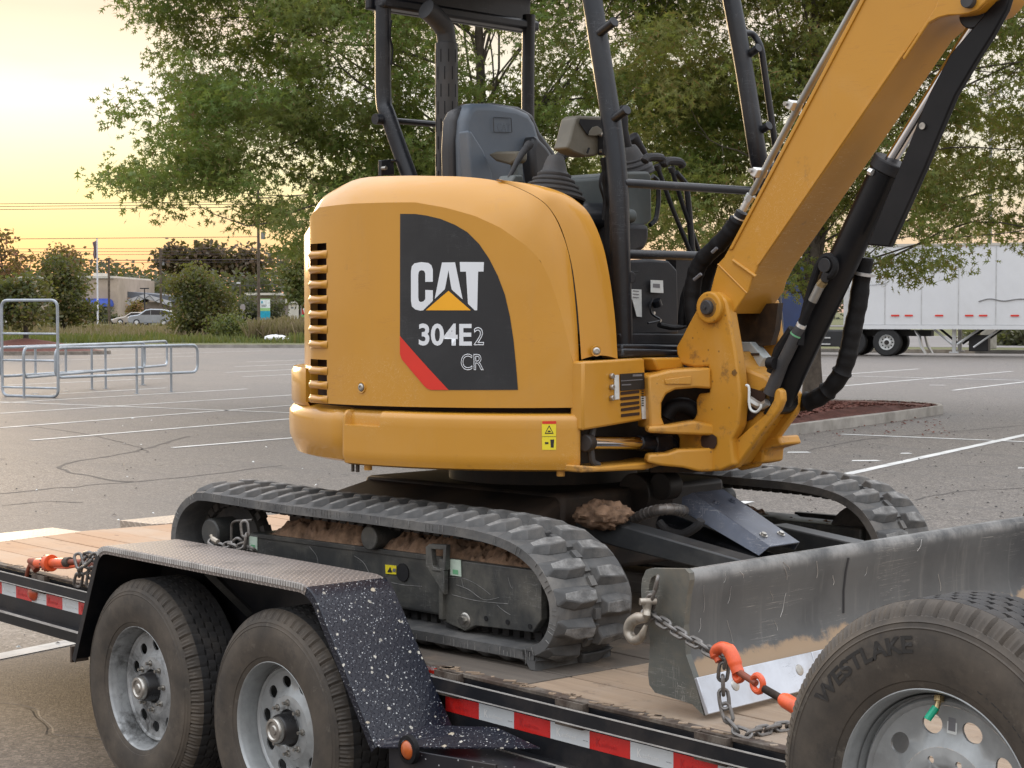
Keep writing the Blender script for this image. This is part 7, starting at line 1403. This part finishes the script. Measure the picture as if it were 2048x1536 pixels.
# younger and farther trees
SM = [('young_tree', 52, 73, [(-30, 560), (-10, 600), (16, 640), (60, 645), (90, 630), (92, 580), (66, 558), (30, 556), (0, 566)], 80, 50, .20, .28, 1.2, 'bush_leaf', (.12, 1.6), 14, 'young dark green tree with straight trunk on the mulch mound at far left', .1),
      ('autumn_tree', 6, 120, [(-60, 470), (-40, 600), (0, 600), (30, 560), (45, 520), (42, 490), (28, 472), (5, 470), (-20, 455)], 50, 36, .30, .42, 1.6, 'autumn_leaf', (.12, 2), 24, 'thin pinkish autumn tree cut by the left edge', .3),
      ('young_tree', 128, 122, [(88, 560), (96, 530), (120, 515), (140, 525), (160, 560), (176, 600), (170, 640), (150, 648), (104, 645), (90, 610)], 120, 50, .26, .40, 1.8, 'bush_leaf', (.14, 1.2), 16, 'rounded green tree left of the white flagpole', .08),
      ('autumn_tree', 132, 128, [(96, 515), (100, 505), (115, 500), (133, 498), (150, 496), (158, 510), (152, 530), (120, 535)], 30, 30, .26, .40, 1.2, 'autumn_leaf', (.08, 5), 12, 'sparse red tipped crown rising behind the rounded green tree', .2),
      ('large_bush', 392, 102, [(352, 565), (366, 545), (396, 530), (414, 548), (432, 568), (455, 586), (460, 620), (444, 650), (424, 668), (362, 668), (350, 640), (358, 600)], 200, 50, .20, .33, 1.6, 'bush_leaf', (.10, .4), 34, 'tall olive green bush standing in the weeds at centre left', .05),
      ('grey_bush', 470, 98, [(430, 640), (455, 628), (490, 636), (508, 660), (500, 682), (436, 682)], 46, 50, .18, .32, 1.0, 'green_grass', (.05, .2), 8, 'low grey green bush right of the tall olive bush', .0),
      ('small_tree', 600, 105, [(562, 552), (572, 528), (590, 500), (612, 480), (640, 470), (690, 500), (700, 600), (622, 606), (596, 596), (580, 574)], 110, 60, .26, .36, 1.0, 'green_grass', (.075, 2.2), 12, 'small bright green tree peeking out beside the louvered hood', .1),
      ('pine_tree', 357, 290, [(333, 520), (338, 500), (352, 487), (372, 498), (376, 518), (366, 534), (340, 532)], 34, 40, .9, 1.0, 1.8, 'pine_leaf', (.22, 3), 16, 'leftmost tall pine with rounded open crown against the sky', .2),
      ('pine_tree', 414, 290, [(394, 520), (398, 500), (414, 489), (430, 502), (438, 520), (425, 536), (398, 536)], 34, 40, .9, 1.0, 1.8, 'pine_leaf', (.22, 3), 16, 'middle tall pine directly behind the olive bush', .2),
      ('pine_tree', 492, 290, [(468, 530), (478, 500), (490, 492), (505, 500), (516, 525), (508, 545), (474, 545)], 40, 40, .9, 1.0, 1.8, 'pine_leaf', (.24, 3), 16, 'right hand tall pine just left of the brown utility pole', .15),
      ('evergreen_shrub', 500, 170, [(482, 600), (500, 592), (514, 604), (520, 640), (480, 648)], 40, 40, .35, .5, 1.4, 'far_leaf', (.1, .4), 4, 'dark evergreen shrub behind the oval road sign', 0),
      ('evergreen_shrub', 549, 170, [(542, 610), (548, 594), (556, 606), (566, 600), (562, 625), (552, 645), (542, 640)], 26, 34, .3, .4, 1.0, 'far_leaf', (.1, .4), 4, 'dark ragged evergreen right of the teal sign', 0),
      ('entrance_shrub', 198, 214, [(184, 616), (198, 612), (212, 616), (212, 645), (184, 645)], 30, 36, .4, .4, .8, 'far_leaf', (.1, .3), 3, 'clipped dark shrub under the blue awning', 0),
      ('round_shrub', 226, 206, [(216, 634), (224, 629), (234, 634), (235, 646), (216, 646)], 18, 30, .3, .3, .8, 'far_leaf', (.08, .2), 2, 'round brown green shrub beside the awning wall', 0),
      ('yellow_tree', 267, 200, [(258, 600), (262, 588), (274, 586), (280, 600), (276, 622), (262, 622)], 18, 24, .35, .4, .8, 'autumn_leaf', (.08, 1), 5, 'little yellow tree in front of the zigzag roofed building', .2),
      ('roadside_hedge', 2030, 84, [(1975, 700), (1990, 664), (2010, 655), (2120, 652), (2140, 700)], 90, 60, .26, .45, 1.8, 'far_leaf', (.08, .3), 6, 'dense dark hedge under the white box trailer at the right edge', 0),
      ('roadside_hedge', 1945, 96, [(1930, 662), (1990, 660), (1990, 694), (1935, 694)], 24, 50, .26, .35, 1.0, 'far_leaf', (.06, .3), 4, 'dark shrub seen between the landing gear and the concrete pillar', 0)]
for i, (nm, u0, D, poly, nb, per, sz, sg, dp, mt, trk, lb, lab, gap) in enumerate(SM):
    bz = .13 if D > 78 else (.5 if u0 == 52 else 0)
    r = root(nm, u0, D, lab, 'tree' if 'tree' in nm else 'shrub', z=bz); px_tree(r, u0, D, poly, nb, per, sz, sg, dp, mt, bz, trk, lb, 20+i, 'rh', gap=gap, gscale=.4 if D < 200 else .25, limb_r=.05 if D < 200 else .2, zsig=.7)
# far-off woods : one mass
def woods(name, D, prof, n, size, mat, seed, label, dep=14):
    rg = np.random.default_rng(seed); us = rg.uniform(prof[0][0], prof[-1][0], n); hv = np.interp(us, [a for a, b in prof], [b for a, b in prof]); k = D/3662.4
    top = 1.72+(620.87-hv)*k; lump = np.array([noise.fractal(Vector((u*.045, seed, 0)), 1, 2, 4) for u in us])*1.4+.5; z = rg.uniform(0, 1, n)**.6*(top+lump-.2)+.2; y = rg.uniform(-dep, dep, n); x = (us-1024)*k
    P = np.stack([x, y, z], 1)+rg.normal(0, .5, (n, 3)); r = leaf_cloud(name, P, size*rg.uniform(.6, 1.4, n), mat, None, 'rh', .1, seed); r.location = gp_(0, D); r.rotation_euler = (0, 0, RH); tag(r, label, 'woods', kind='stuff')
woods('far_woods', 330, [(-4200, 556), (-1400, 560), (-200, 556), (-10, 545), (60, 548), (150, 540), (205, 533), (240, 532), (270, 545), (290, 552), (320, 560), (350, 538), (400, 524), (440, 512), (470, 512), (515, 530), (530, 520), (545, 508), (600, 512), (700, 530), (1000, 545), (2100, 560), (3400, 560)], 105000, .85, 'far_leaf', 5, 'dark far woods along the skyline beyond the street')
woods('far_woods', 262, [(-600, 586), (160, 580), (260, 570), (300, 566), (345, 572), (420, 560), (500, 560), (600, 566), (900, 590), (1200, 600)], 12000, .9, 'far_leaf', 8, 'lower nearer belt of trees behind the shop roofs', 5)
# weeds, mown grass, tufts
def blades(name, n, x0, x1, d0, d1, h0, h1, w, mat, label, seed, z0=.12):
    rg = np.random.default_rng(seed); x = rg.uniform(x0, x1, n); d = rg.uniform(d0, d1, n); cl_ = np.array([noise.fractal(Vector((a*.35, b*.2, seed)), 1, 2, 3) for a, b in zip(x, d)]); h = np.clip((h0+(h1-h0)*rg.random(n))*(1+.8*cl_), .05, 3)
    an = rg.uniform(0, PI, n); ln = rg.normal(0, .25, (n, 2))*h[:, None]; b = np.stack([x, d, np.full(n, z0)], 1); s = np.stack([np.cos(an), np.sin(an), 0*an], 1)*w*rg.uniform(.6, 1.4, n)[:, None]; t = b+np.stack([ln[:, 0], ln[:, 1], h], 1)
    vs = np.stack([b-s, b+s, t+s*.5, t-s*.3], 1).reshape(-1, 3); W3 = np.array([tuple(RV), tuple(FH), (0, 0, 1)]); vs = vs @ W3+np.array([C0.x, C0.y, 0])
    me = bpy.data.meshes.new(name); me.from_pydata(vs.tolist(), [], [(4*i, 4*i+1, 4*i+2, 4*i+3) for i in range(n)]); me.materials.append(M[mat]); o = obj(name, me, None); tag(o, label, 'grass', kind='stuff')
blades('tall_weeds', 34000, -60, 6, 97, 150, .22, .55, .045, 'dry_grass', 'tall dry brown weeds between the lot and the mown strip', 1)
blades('tall_weeds', 7000, -13.6, -9.6, 94, 104, .45, 1.05, .04, 'dry_grass', 'clump of tall straw coloured grass left of the louvered hood', 2)
blades('low_weeds', 16000, -60, 6, 89, 99, .12, .42, .05, 'green_grass', 'low green weeds along the lot kerb', 3)
blades('mown_grass', 16000, -60, 20, 150, 177, .08, .22, .09, 'green_grass', 'mown grass strip in front of the street', 4)
# ================================================================== far street furniture
def slab(root_, nm, x0, x1, y0, y1, z0, z1, mat, bev=0, par=None): q = MB(); q.box(((x0+x1)/2, (y0+y1)/2, (z0+z1)/2), (x1-x0, y1-y0, z1-z0)); return obj(nm, q, mat, par or root_, bev)
def fx(u0, D): return lambda u: (u-u0)*D/3662.4
def pole(nm, u, D, vtop, r, mat, label, cat='pole', z=.13, rt=None):
    R = root(nm, u, D, label, cat, z=z); q = MB(); h = mz(vtop, D)-z; q.cyl((0, 0, 0), (0, 0, h), r, rt or r*.8, 12); obj('shaft', q, mat, R); return R, h
R, h = pole('utility_pole', 518, 150, 380, .13, 'wood_pole', 'tallest brown utility pole with grey transformer, top lost in the oak boughs')
q = MB(); q.cyl((.38, 0, mz(482, 150)), (.38, 0, mz(468, 150)), .17, n=14); obj('transformer', q, 'pole_grey', R); q = MB(); q.box((0, 0, mz(400, 150)), (2.2, .1, .1)); obj('crossarm', q, 'wood_pole', R)
R, h = pole('utility_pole', 322.5, 215, 497, .16, 'wood_pole', 'dark utility pole with short insulator arms left of the olive bush')
for v in (501, 510, 516): q = MB(); q.box((.25, 0, mz(v, 215)), (.5, .06, .08)); obj('insulator_arm', q, 'wood_pole', R)
q = MB(); q.cyl((.3, 0, mz(533, 215)), (.3, 0, mz(526, 215)), .14, n=10); obj('transformer', q, 'pole_grey', R)
pole('utility_pole', 219, 200, 516, .15, 'wood_pole', 'plain leaning brown pole at the corner of the beige building')
R, h = pole('flagpole', 196, 195, 477, .10, 'pole_white', 'white flagpole with limp dark flag before the beige building')
q = MB(); q.grid(lambda u, w: Vector((-.05-.42*u*(1-.3*w)+.05*math.sin(9*w+5*u), .08*math.sin(14*u+3*w), mz(480, 195)-.13-w*1.9-.3*u)), 8, 12); obj('flag', q, 'flag_cloth', R)
R, h = pole('street_lamp', 290, 190, 577, .07, 'truck_black', 'black lamp post with flat double head by the zigzag roof', 'lamp'); q = MB(); q.box((0, 0, h), (.9, .3, .12)); obj('lamp_head', q, 'truck_black', R)
R, h = pole('street_lamp', 481, 175, 566, .09, 'wood_pole', 'wooden post with small lamp, left of the tallest pole', 'lamp'); q = MB(); q.box((-.15, 0, h), (.35, .2, .15)); obj('lamp_head', q, 'pole_white', R)
R, h = pole('road_sign', 486, 150, 612, .035, 'pole_grey', 'oval pinkish back of a road sign on thin post', 'sign'); q = MB(); n_ = 8; q.prism([(.23*math.cos(2*PI*(i+.5)/8), -.05, mz(615, 150)-.13+.30*math.sin(2*PI*(i+.5)/8)) for i in range(8)], (0, .02, 0)); obj('sign_plate', q, 'sign_back', R)
# roadside pylon signs
D = 165; X = fx(530, D); R = root('pylon_sign', 530, D, 'white, lime and turquoise pylon sign behind the dark saloon', 'sign', z=.13)
slab(R, 'white_panel', X(521), X(540), 0, .25, mz(616, D)-.13, mz(599, D)-.13, 'sign_white'); slab(R, 'lime_band', X(520.5), X(540), 0, .25, mz(622, D)-.13, mz(616, D)-.13, 'sign_lime'); slab(R, 'lime_band', X(521), X(540), 0, .26, mz(599, D)-.13, mz(597.5, D)-.13, 'sign_lime'); slab(R, 'turquoise_panel', X(519), X(540), 0, .25, 0, mz(622, D)-.13, 'sign_teal')
slab(R, 'printed_mark', X(523), X(526), -.012, 0, mz(607, D)-.13, mz(602, D)-.13, 'sign_teal'); slab(R, 'printed_lines', X(523), X(534), -.012, 0, mz(611, D)-.13, mz(609.6, D)-.13, 'roof_grey'); slab(R, 'printed_lines', X(523), X(532), -.012, 0, mz(614, D)-.13, mz(612.8, D)-.13, 'roof_grey')
D = 120; X = fx(606, D); R = root('pylon_sign', 606, D, 'stacked white, red and green sign half hidden by the hood', 'sign', z=.13)
for nm, a, b, mt in (('white_panel', 608, 590, 'sign_white'), ('red_panel', 628, 609, 'sign_red'), ('green_panel', 648, 630, 'sign_green')): slab(R, nm, X(604), X(622), 0, .3, mz(a, D)-.13, mz(b, D)-.13, mt)
slab(R, 'sign_post', X(606), X(620), .05, .25, 0, mz(590, D)-.13, 'truck_black')
q = MB(); c = Vector((X(609), -.02, mz(619, D)-.13)); q.prism([c+Vector((x*.13, 0, z*.16)) for x, z in ((0, -1.6), (.4, -.2), (1, .3), (.8, 1), (.2, .8), (0, .5), (-.2, .8), (-.8, 1), (-1, .3), (-.4, -.2))], (0, .01, 0)); obj('flower_mark', q, 'sign_white', R)
flat_text('sign_letter', 'G', (X(610), -.01, mz(646, D)-.13), (1, 0, 0), (0, 0, 1), .24, .36, 'truck_black', R, .02)
pole('sign_post', 600, 118, 596, .10, 'pole_grey', 'grey steel post just left of the red and green sign')
# ---- power lines
def wire_(name, a, b, sag, label, r=.022):
    A_, B_ = Vector(a), Vector(b); q = MB(); q.tube([A_.lerp(B_, i/30)-Vector((0, 0, sag*4*(i/30)*(1-i/30))) for i in range(31)], r, 5); o = obj(name, q, 'wire'); tag(o, label, 'power line', 'overhead lines crossing the sunset sky')
for v0, v1, D0, D1, lab in ((401, 404, 130, 150, 'highest thin overhead line across the yellow sky'), (407, 409, 130, 150, 'second of the three high lines across the yellow sky'), (413, 415, 130, 150, 'lowest of the three high lines across the yellow sky'), (476, 474, 150, 150, 'thin line running level with the transformer'), (489, 497, 190, 215, 'upper of three fine lines leading to the dark utility pole'), (496, 503, 190, 215, 'middle of three fine lines leading to the dark utility pole'), (502, 509, 190, 215, 'lower of three fine lines leading to the dark utility pole'), (520, 520, 200, 215, 'thick dark cable low over the building roofs'), (525, 525, 200, 215, 'thin cable just under the thick dark one')):
    ue = 518 if D1 == 150 else 700
    wire_('power_line', gp_(mx(-4200, D0), D0, mz(v0-4, D0)), gp_(mx(ue, D1), D1, mz(v1-2 if ue == 700 else v1, D1)), .5, lab, .045 if v0 == 520 else .026)
wire_('power_line', gp_(mx(219, 200), 200, mz(522, 200)), gp_(mx(270, 240), 240, mz(536, 240)), .3, 'slack wire dropping right from the plain brown pole')
wire_('power_line', gp_(mx(322, 215), 215, mz(527, 215)), gp_(mx(262, 240), 240, mz(547, 240)), .3, 'slack wire dropping left from the dark utility pole')
wire_('power_line', gp_(mx(430, 175), 175, mz(571, 175)), gp_(mx(640, 175), 175, mz(565, 175)), .1, 'pale low wire in front of the dark woods', .03)
# ---- buildings
D = 232; X = fx(110, D); Zb = lambda v: mz(v, D)-.18
R = root('beige_building', 110, D, 'long beige flat roofed building with blue barrel awning at left', 'building', z=.18)
slab(R, 'wall', X(-260), X(236), 0, 24, 0, Zb(556), 'wall_beige'); slab(R, 'parapet', X(-262), X(228), -.2, 24.2, Zb(556)-.05, Zb(552), 'wall_cream'); slab(R, 'corner_block', X(186), X(205), .5, 4, Zb(552), Zb(546), 'wall_cream')
slab(R, 'side_wing', X(-280), X(24), -1.2, 0, 0, Zb(566), 'wall_beige'); slab(R, 'dark_window', X(-20), X(22), -1.26, -1.2, Zb(600), Zb(587), 'glass_dark'); slab(R, 'downpipe', X(15), X(21), -1.4, -1.3, 0, Zb(568), 'wall_cream')
slab(R, 'dark_window', X(90), X(150), -.05, 0, Zb(640), Zb(617), 'glass_dark'); slab(R, 'doorway', X(184), X(214), -.05, 0, 0, Zb(614), 'dark_void')
q = MB(); x0, x1, zb, zt = X(122), X(229), Zb(613), Zb(597)
def awn(u, w):
    a = w*PI/2; e = min(1, min(u, 1-u)*107/12); k = math.sqrt(max(0, 1-(1-e)**2)); return Vector((x0+(x1-x0)*u, -1.6*math.cos(a)*(.3+.7*k), zb+(zt-zb)*math.sin(a)*(.25+.75*k)))
q.grid(awn, 40, 10); aw = obj('awning', q, 'canvas_blue', R)
flat_text('awning_letters', 'unction', (X(147), -1.66, Zb(609.5)), (1, 0, 0), (0, .25, 1), (X(189)-X(147)), .42, 'sign_white', aw, .01)
D = 238; X = fx(300, D); R = root('grey_roofed_shop', 300, D, 'low shop with sloping grey roof and pale zigzag truss fascia', 'building', z=.18); Zb = lambda v: mz(v, D)-.18
q = MB(); q.prism([(X(222), 0, Zb(580)), (X(222), 0, Zb(592)), (X(430), 0, Zb(612)), (X(430), 0, Zb(600))], (0, 14, 0)); obj('roof', q, 'roof_grey', R)
slab(R, 'wall', X(222), X(430), .6, 14, 0, Zb(604), 'wall_tan')
for a, b in ((226, 236), (238, 247), (256, 266), (284, 300), (306, 320), (326, 340)): f_ = slab(R, 'window', X(a), X(b), .54, .6, Zb(636), Zb(618), 'glass_dark'); slab(R, 'window_frame', X(a)-.05, X(b)+.05, .53, .56, Zb(638), Zb(636), 'wall_cream', par=f_)
q = MB(); q.prism([(X(u), -.3, Zb(v)) for u, v in ((222, 591), (252, 600), (292, 588), (345, 603), (345, 613), (292, 597), (252, 615), (222, 606))], (0, .2, 0)); tf = obj('truss_fascia', q, 'truss_white', R)
for i in range(11): a, b = 224+i*11, 235+i*11; q = MB(); zz = lambda u, s: float(np.interp(u, [222, 252, 292, 345], [591, 600, 588, 603] if s else [606, 615, 597, 613])); q.cyl((X(a), -.35, Zb(zz(a, i % 2))), (X(b), -.35, Zb(zz(b, (i+1) % 2))), .035, n=5); obj('truss_member', q, 'roof_grey', tf)
D = 225; X = fx(560, D); R = root('tan_shop', 560, D, 'tan flat roofed shop behind the teal sign with pale door surround', 'building', z=.18); Zb = lambda v: mz(v, D)-.18
slab(R, 'wall', X(494), X(700), 0, 14, 0, Zb(591), 'wall_tan'); slab(R, 'roof_slab', X(492), X(562), -1, 14.2, Zb(590.5), Zb(586), 'wall_cream'); slab(R, 'parapet', X(562), X(702), -.2, 14.3, Zb(591)-.02, Zb(589), 'wall_cream'); slab(R, 'fascia_sign', X(572), X(596), -.5, 0, Zb(607), Zb(599), 'wall_cream'); dr = slab(R, 'door_surround', X(578), X(598), -.3, 0, 0, Zb(609), 'wall_cream'); slab(R, 'door_mark', X(583), X(588), -.33, -.3, Zb(617), Zb(614), 'roof_grey', par=dr); slab(R, 'downpipe', X(568), X(569), -.2, 0, 0, Zb(594), 'truck_black')
# ---- cars on the street
def car(nm, u, D, prof, glass, wheels, mat, label, wr=.34, lamp=None):
    R = root(nm, u, D, label, 'car', z=.16); wdt = 1.75; q = MB(); q.prism([(x, 0, z) for x, z in prof], (0, wdt, 0)); body = obj('body', q, mat, R, .08, seg=3)
    for g_ in glass: q = MB(); q.prism([(x, -.012, z) for x, z in g_], (0, wdt+.024, 0)); obj('window', q, 'glass_dark', R)
    for x in wheels:
        for y in (.0, wdt-.2): w_ = MB(); w_.cyl((x, y-.015, wr), (x, y+.21, wr), wr, n=24); k = obj('wheel', w_, 'far_tyre', R, .02); w_ = MB(); w_.cyl((x, y-.03, wr), (x, y+.0, wr), wr*.6, n=16); obj('rim', w_, 'rim_semi', k)
    for (x, z) in (lamp or []): q = MB(); q.box((x, .2, z), (.30, .34, .12)); obj('headlight', q, 'sign_white', R, .02)
    return R
car('parked_suv', 300, 186, [(-2.0, .25), (-2.25, .45), (-2.25, .85), (-2.0, 1.02), (-1.2, 1.12), (-.45, 1.62), (.1, 1.72), (1.2, 1.70), (1.95, 1.55), (2.25, 1.1), (2.3, .5), (2.1, .25)], [[(-.95, 1.12), (-.35, 1.55), (.05, 1.6), (.05, 1.12)], [(.12, 1.12), (.12, 1.61), (1.1, 1.58), (1.1, 1.12)], [(1.17, 1.14), (1.17, 1.57), (1.8, 1.46), (2.0, 1.2)]], (-1.35, 1.4), 'car_silver', 'silver blue SUV on the street in front of the zigzag roofed shop', lamp=[(-2.1, .82)])
car('parked_car', 266, 189, [(-2.0, .25), (-2.2, .42), (-2.2, .62), (-1.6, .82), (-.9, .92), (-.2, 1.36), (1.0, 1.4), (1.8, 1.0), (2.1, .9), (2.1, .3)], [[(-.7, .95), (-.15, 1.3), (.9, 1.33), (1.3, .98)]], (-1.3, 1.3), 'car_tan', 'low pale car nosing out behind the silver SUV', lamp=[(-2.1, .6)])
car('parked_car', 514, 178, [(-2.2, .25), (-2.3, .45), (-2.2, .68), (-1.2, .88), (-.55, 1.33), (.5, 1.40), (1.5, 1.05), (2.2, .95), (2.25, .3)], [[(-.95, .93), (-.45, 1.28), (0, 1.32), (0, .93)], [(.07, .93), (.07, 1.33), (.5, 1.32), (1.25, .95)]], (-1.4, 1.35), 'car_dark', 'dark blue saloon with pale bonnet passing below the teal sign', lamp=[(-2.15, .62)])
# ---- litter bags in the weeds
for u, s, lab in ((551, .55, 'larger white rubbish bag lying in the weeds'), (574, .32, 'smaller white rubbish bag right of the larger one')):
    R_b = gp_(mx(u, 92), 92, .13+.18*s/.55); q = MB()
    q.grid(lambda a, b: Vector((math.sin(PI*b)*math.cos(2*PI*a)*s*(1+.3*noise.noise(Vector((a*5, b*5, u)))), math.sin(PI*b)*math.sin(2*PI*a)*s*.6, math.cos(PI*b)*s*.35*(1+.4*noise.noise(Vector((a*7, b*6, u)))))), 20, 10, closed_u=True)
    o = obj('rubbish_bag', q, 'paper_white'); o.location = R_b; o.rotation_euler = (0, 0, RH); tag(o, lab, 'rubbish bag')
# ================================================================== trolley bay rails
CR = empty('cart_corral', (0, 0, 0), 0, 'galvanised tubular trolley bay with tall hoop standing on the lot at left', 'cart corral')
def up(p, z): return Vector((p[0], p[1], z))
hA, hB = Vector((-28.10, 13.53, 0)), Vector((-29.41, 12.98, 0)); tr_ = .030
q = MB(); q.tube(round_path([up(hA, .02), up(hA, 1.92), up(hB, 1.92), up(hB, .02)], .16, 6, True), tr_, 10, True); hp = obj('sign_hoop', q, 'galvanised', CR)
for z in (1.26, .73, .19): q = MB(); q.cyl(up(hA, z), up(hB, z), .022, n=10); obj('hoop_rung', q, 'galvanised', hp)
RL = [(Vector((-28.15, 13.5, 0)), Vector((-29.2, 17.35, 0)), (.55, .80)), (Vector((-28.6, 13.05, 0)), Vector((-34.0, 19.4, 0)), (.20, .52, .80)), (Vector((-29.45, 12.95, 0)), Vector((-32.6, 18.0, 0)), (.22, .42, .60, .98))]
for k, (a, b, ps) in enumerate(RL):
    hi, lo = .98, .40; q = MB(); q.tube(round_path([up(a, lo), up(a, hi), up(b, hi), up(b, lo)], .17, 6, True), tr_, 10, True); rl_ = obj('side_rail', q, 'galvanised', CR)
    for t in ps:
        p = a.lerp(b, t); q = MB(); q.cyl(up(p, 0 if (k == 0 or t > .5) else lo), up(p, hi), .026, n=10); q.box(up(p, .004), (.1, .1, .008)); obj('rail_post', q, 'galvanised', rl_)
q = MB(); p = Vector((-28.6, 13.05, 0)); q.cyl(up(p, 0), up(p, .6), .026, n=10); obj('rail_post', q, 'galvanised', CR)
# ================================================================== lorry with box trailer at right
BA = -R_(20)
BT = root('box_trailer', 1690, 69.2, 'white box trailer with red reflectors parked behind the oak island', 'trailer', rz=BA)
LX = 16.0; zb, zt = 1.17, 4.15; q = MB(); q.box((LX/2, 1.3, (zb+zt)/2), (LX, 2.6, zt-zb)); obj('box_body', q, 'trailer_white', BT, .03)
slab(BT, 'bottom_rail', -.02, LX+.02, -.03, 2.63, 1.02, 1.17, 'trailer_white'); slab(BT, 'top_rail', -.02, LX+.02, -.025, 2.625, 4.10, 4.2, 'wall_cream'); slab(BT, 'corner_post', -.06, .12, -.03, 2.63, 1.02, 4.16, 'truck_steel')
for i in range(13): slab(BT, 'panel_seam', .12+i*1.345, .155+i*1.345, -.012, 0, zb, 4.1, 'truck_steel')
for x in (1.72, 2.22, 3.33, 4.42, 4.92, 6.05, 7.2, 7.7, 8.9, 10.1): slab(BT, 'red_reflector', x, x+.30, -.04, -.03+.002, 1.50, 1.56, 'print_red')
q = MB(); q.tube(smooth_path([(4.9, -.02, 2.05), (5.3, -.02, 2.15), (5.8, -.02, 2.07), (6.4, -.02, 2.14), (7.2, -.02, 2.06)], 6), .02, 5); obj('scrape_mark', q, 'pole_grey', BT)
q = MB(); q.tube(smooth_path([(.4, -.03, 2.75), (.9, -.03, 2.67), (1.5, -.03, 2.72)], 5), .008, 5); obj('loose_strap', q, 'roof_grey', BT)
LG = []
for y in (.3, 2.2): q = MB(); q.box((4.0, y, .62), (.14, .14, .86)); q.box((4.0, y, .16), (.34, .28, .05)); obj('landing_leg', q, 'truck_steel', BT, .01); q = MB(); q.cyl((3.25, y, 1.02), (3.95, y, .45), .05, n=6); q.cyl((4.9, y, 1.02), (4.1, y, .45), .05, n=6); q.cyl((5.6, y, 1.02), (4.7, y, .35), .04, n=6); obj('landing_brace', q, 'truck_steel' if y < 1 else 'truck_black', BT)
slab(BT, 'battery_box', 4.5, 5.2, .6, 1.5, .2, .8, 'truck_black', .02)
TK = root('semi_tractor', 1690, 69.2, 'dark blue semi tractor coupled under the white box trailer, half hidden by the oak trunk', 'truck', rz=BA)
q = MB(); q.prism([(x, .0, z) for x, z in ((-1.0, 1.15), (-1.0, 3.2), (-1.6, 3.75), (-3.4, 3.8), (-4.0, 3.0), (-4.3, 2.35), (-5.6, 2.1), (-5.8, 1.2), (-5.6, .75), (-1.0, .75))], (0, 2.4, 0)); cab = obj('cab', q, 'truck_blue', TK, .08, seg=3)
slab(TK, 'rear_frame', -1.0, 3.1, .8, 1.6, .75, .98, 'truck_black'); slab(TK, 'fifth_wheel', .8, 2.2, .6, 1.8, .95, 1.05, 'truck_black'); slab(TK, 'deck_box', -1.2, .0, .0, .9, .35, .95, 'truck_black', .02)
for z in (.42, .66): slab(TK, 'step', -1.0, -.55, -.05, .02, z, z+.05, 'truck_steel')
q = MB(); q.cyl((-2.9, .28, .66), (-1.6, .28, .66), .30, n=24); obj('fuel_tank', q, 'truck_steel', TK, .02)
q = MB(); q.prism([(x, -.015, z) for x, z in ((-3.2, 2.4), (-3.2, 3.1), (-3.75, 3.05), (-4.1, 2.4))], (0, 2.43, 0)); obj('window', q, 'glass_dark', TK)
def truck_wheel(x, y, out):
    w_ = MB(); w_.lathe([(.28, 0), (.47, .0), (.51, .03), (.52, .08), (.52, .22), (.50, .27), (.28, .27)], (x, y, .52), (0, 1, 0), 40); k = obj('wheel', w_, 'far_tyre', TK)
    if out: w_ = MB(); w_.lathe([(.29, .005), (.28, -.01), (.265, .03), (.25, .12), (.16, .13), (.15, .06), (.08, .04), (.0005, .04)], (x, y, .52), (0, 1, 0), 32); rm = obj('rim', w_, 'rim_semi', k)
    if out:
        for i in range(10): a = 2*PI*i/10; w_ = MB(); w_.cyl((x+.20*math.cos(a), y+.118, .52+.20*math.sin(a)), (x+.20*math.cos(a), y+.13, .52+.20*math.sin(a)), .028, n=8); obj('rim_hole', w_, 'dark_void', k)
        w_ = MB(); w_.cyl((x, y+.0, .52), (x, y+.1, .52), .09, n=12); obj('hub', w_, 'hub_black', k)
for x in (.25, 1.55):
    truck_wheel(x, .02, True); truck_wheel(x, .33, False); truck_wheel(x, 2.0, False); truck_wheel(x, 2.31, False)
truck_wheel(-4.6, .05, True); truck_wheel(-4.6, 2.1, False)
for y in (.05, 1.9): q = MB(); q.prism([(2.55, y, 1.0), (2.75, y, .75), (2.85, y, .35), (3.0, y, .08), (2.97, y, .08), (2.78, y, .35), (2.68, y, .74)], (0, .5, 0)); obj('mudflap', q, 'truck_steel', TK)
# lamp post on the concrete pillar
LPp = root('lamp_post', 1977, 76, 'tall grey lamp post on a round concrete pillar behind the box trailer', 'lamp', z=.13)
q = MB(); q.cyl((0, 0, 0), (0, 0, .95), .33, n=28); obj('concrete_base', q, 'concrete', LPp, .02); q = MB(); q.cyl((0, 0, .95), (0, 0, 10.5), .11, .07, 12); obj('shaft', q, 'pole_grey', LPp); q = MB(); q.box((0, -.5, 10.5), (.3, 1.2, .12)); obj('lamp_head', q, 'pole_grey', LPp); q = MB(); q.box((0, 0, 1.0), (.3, .3, .14)); obj('base_plate', q, 'truck_steel', LPp)
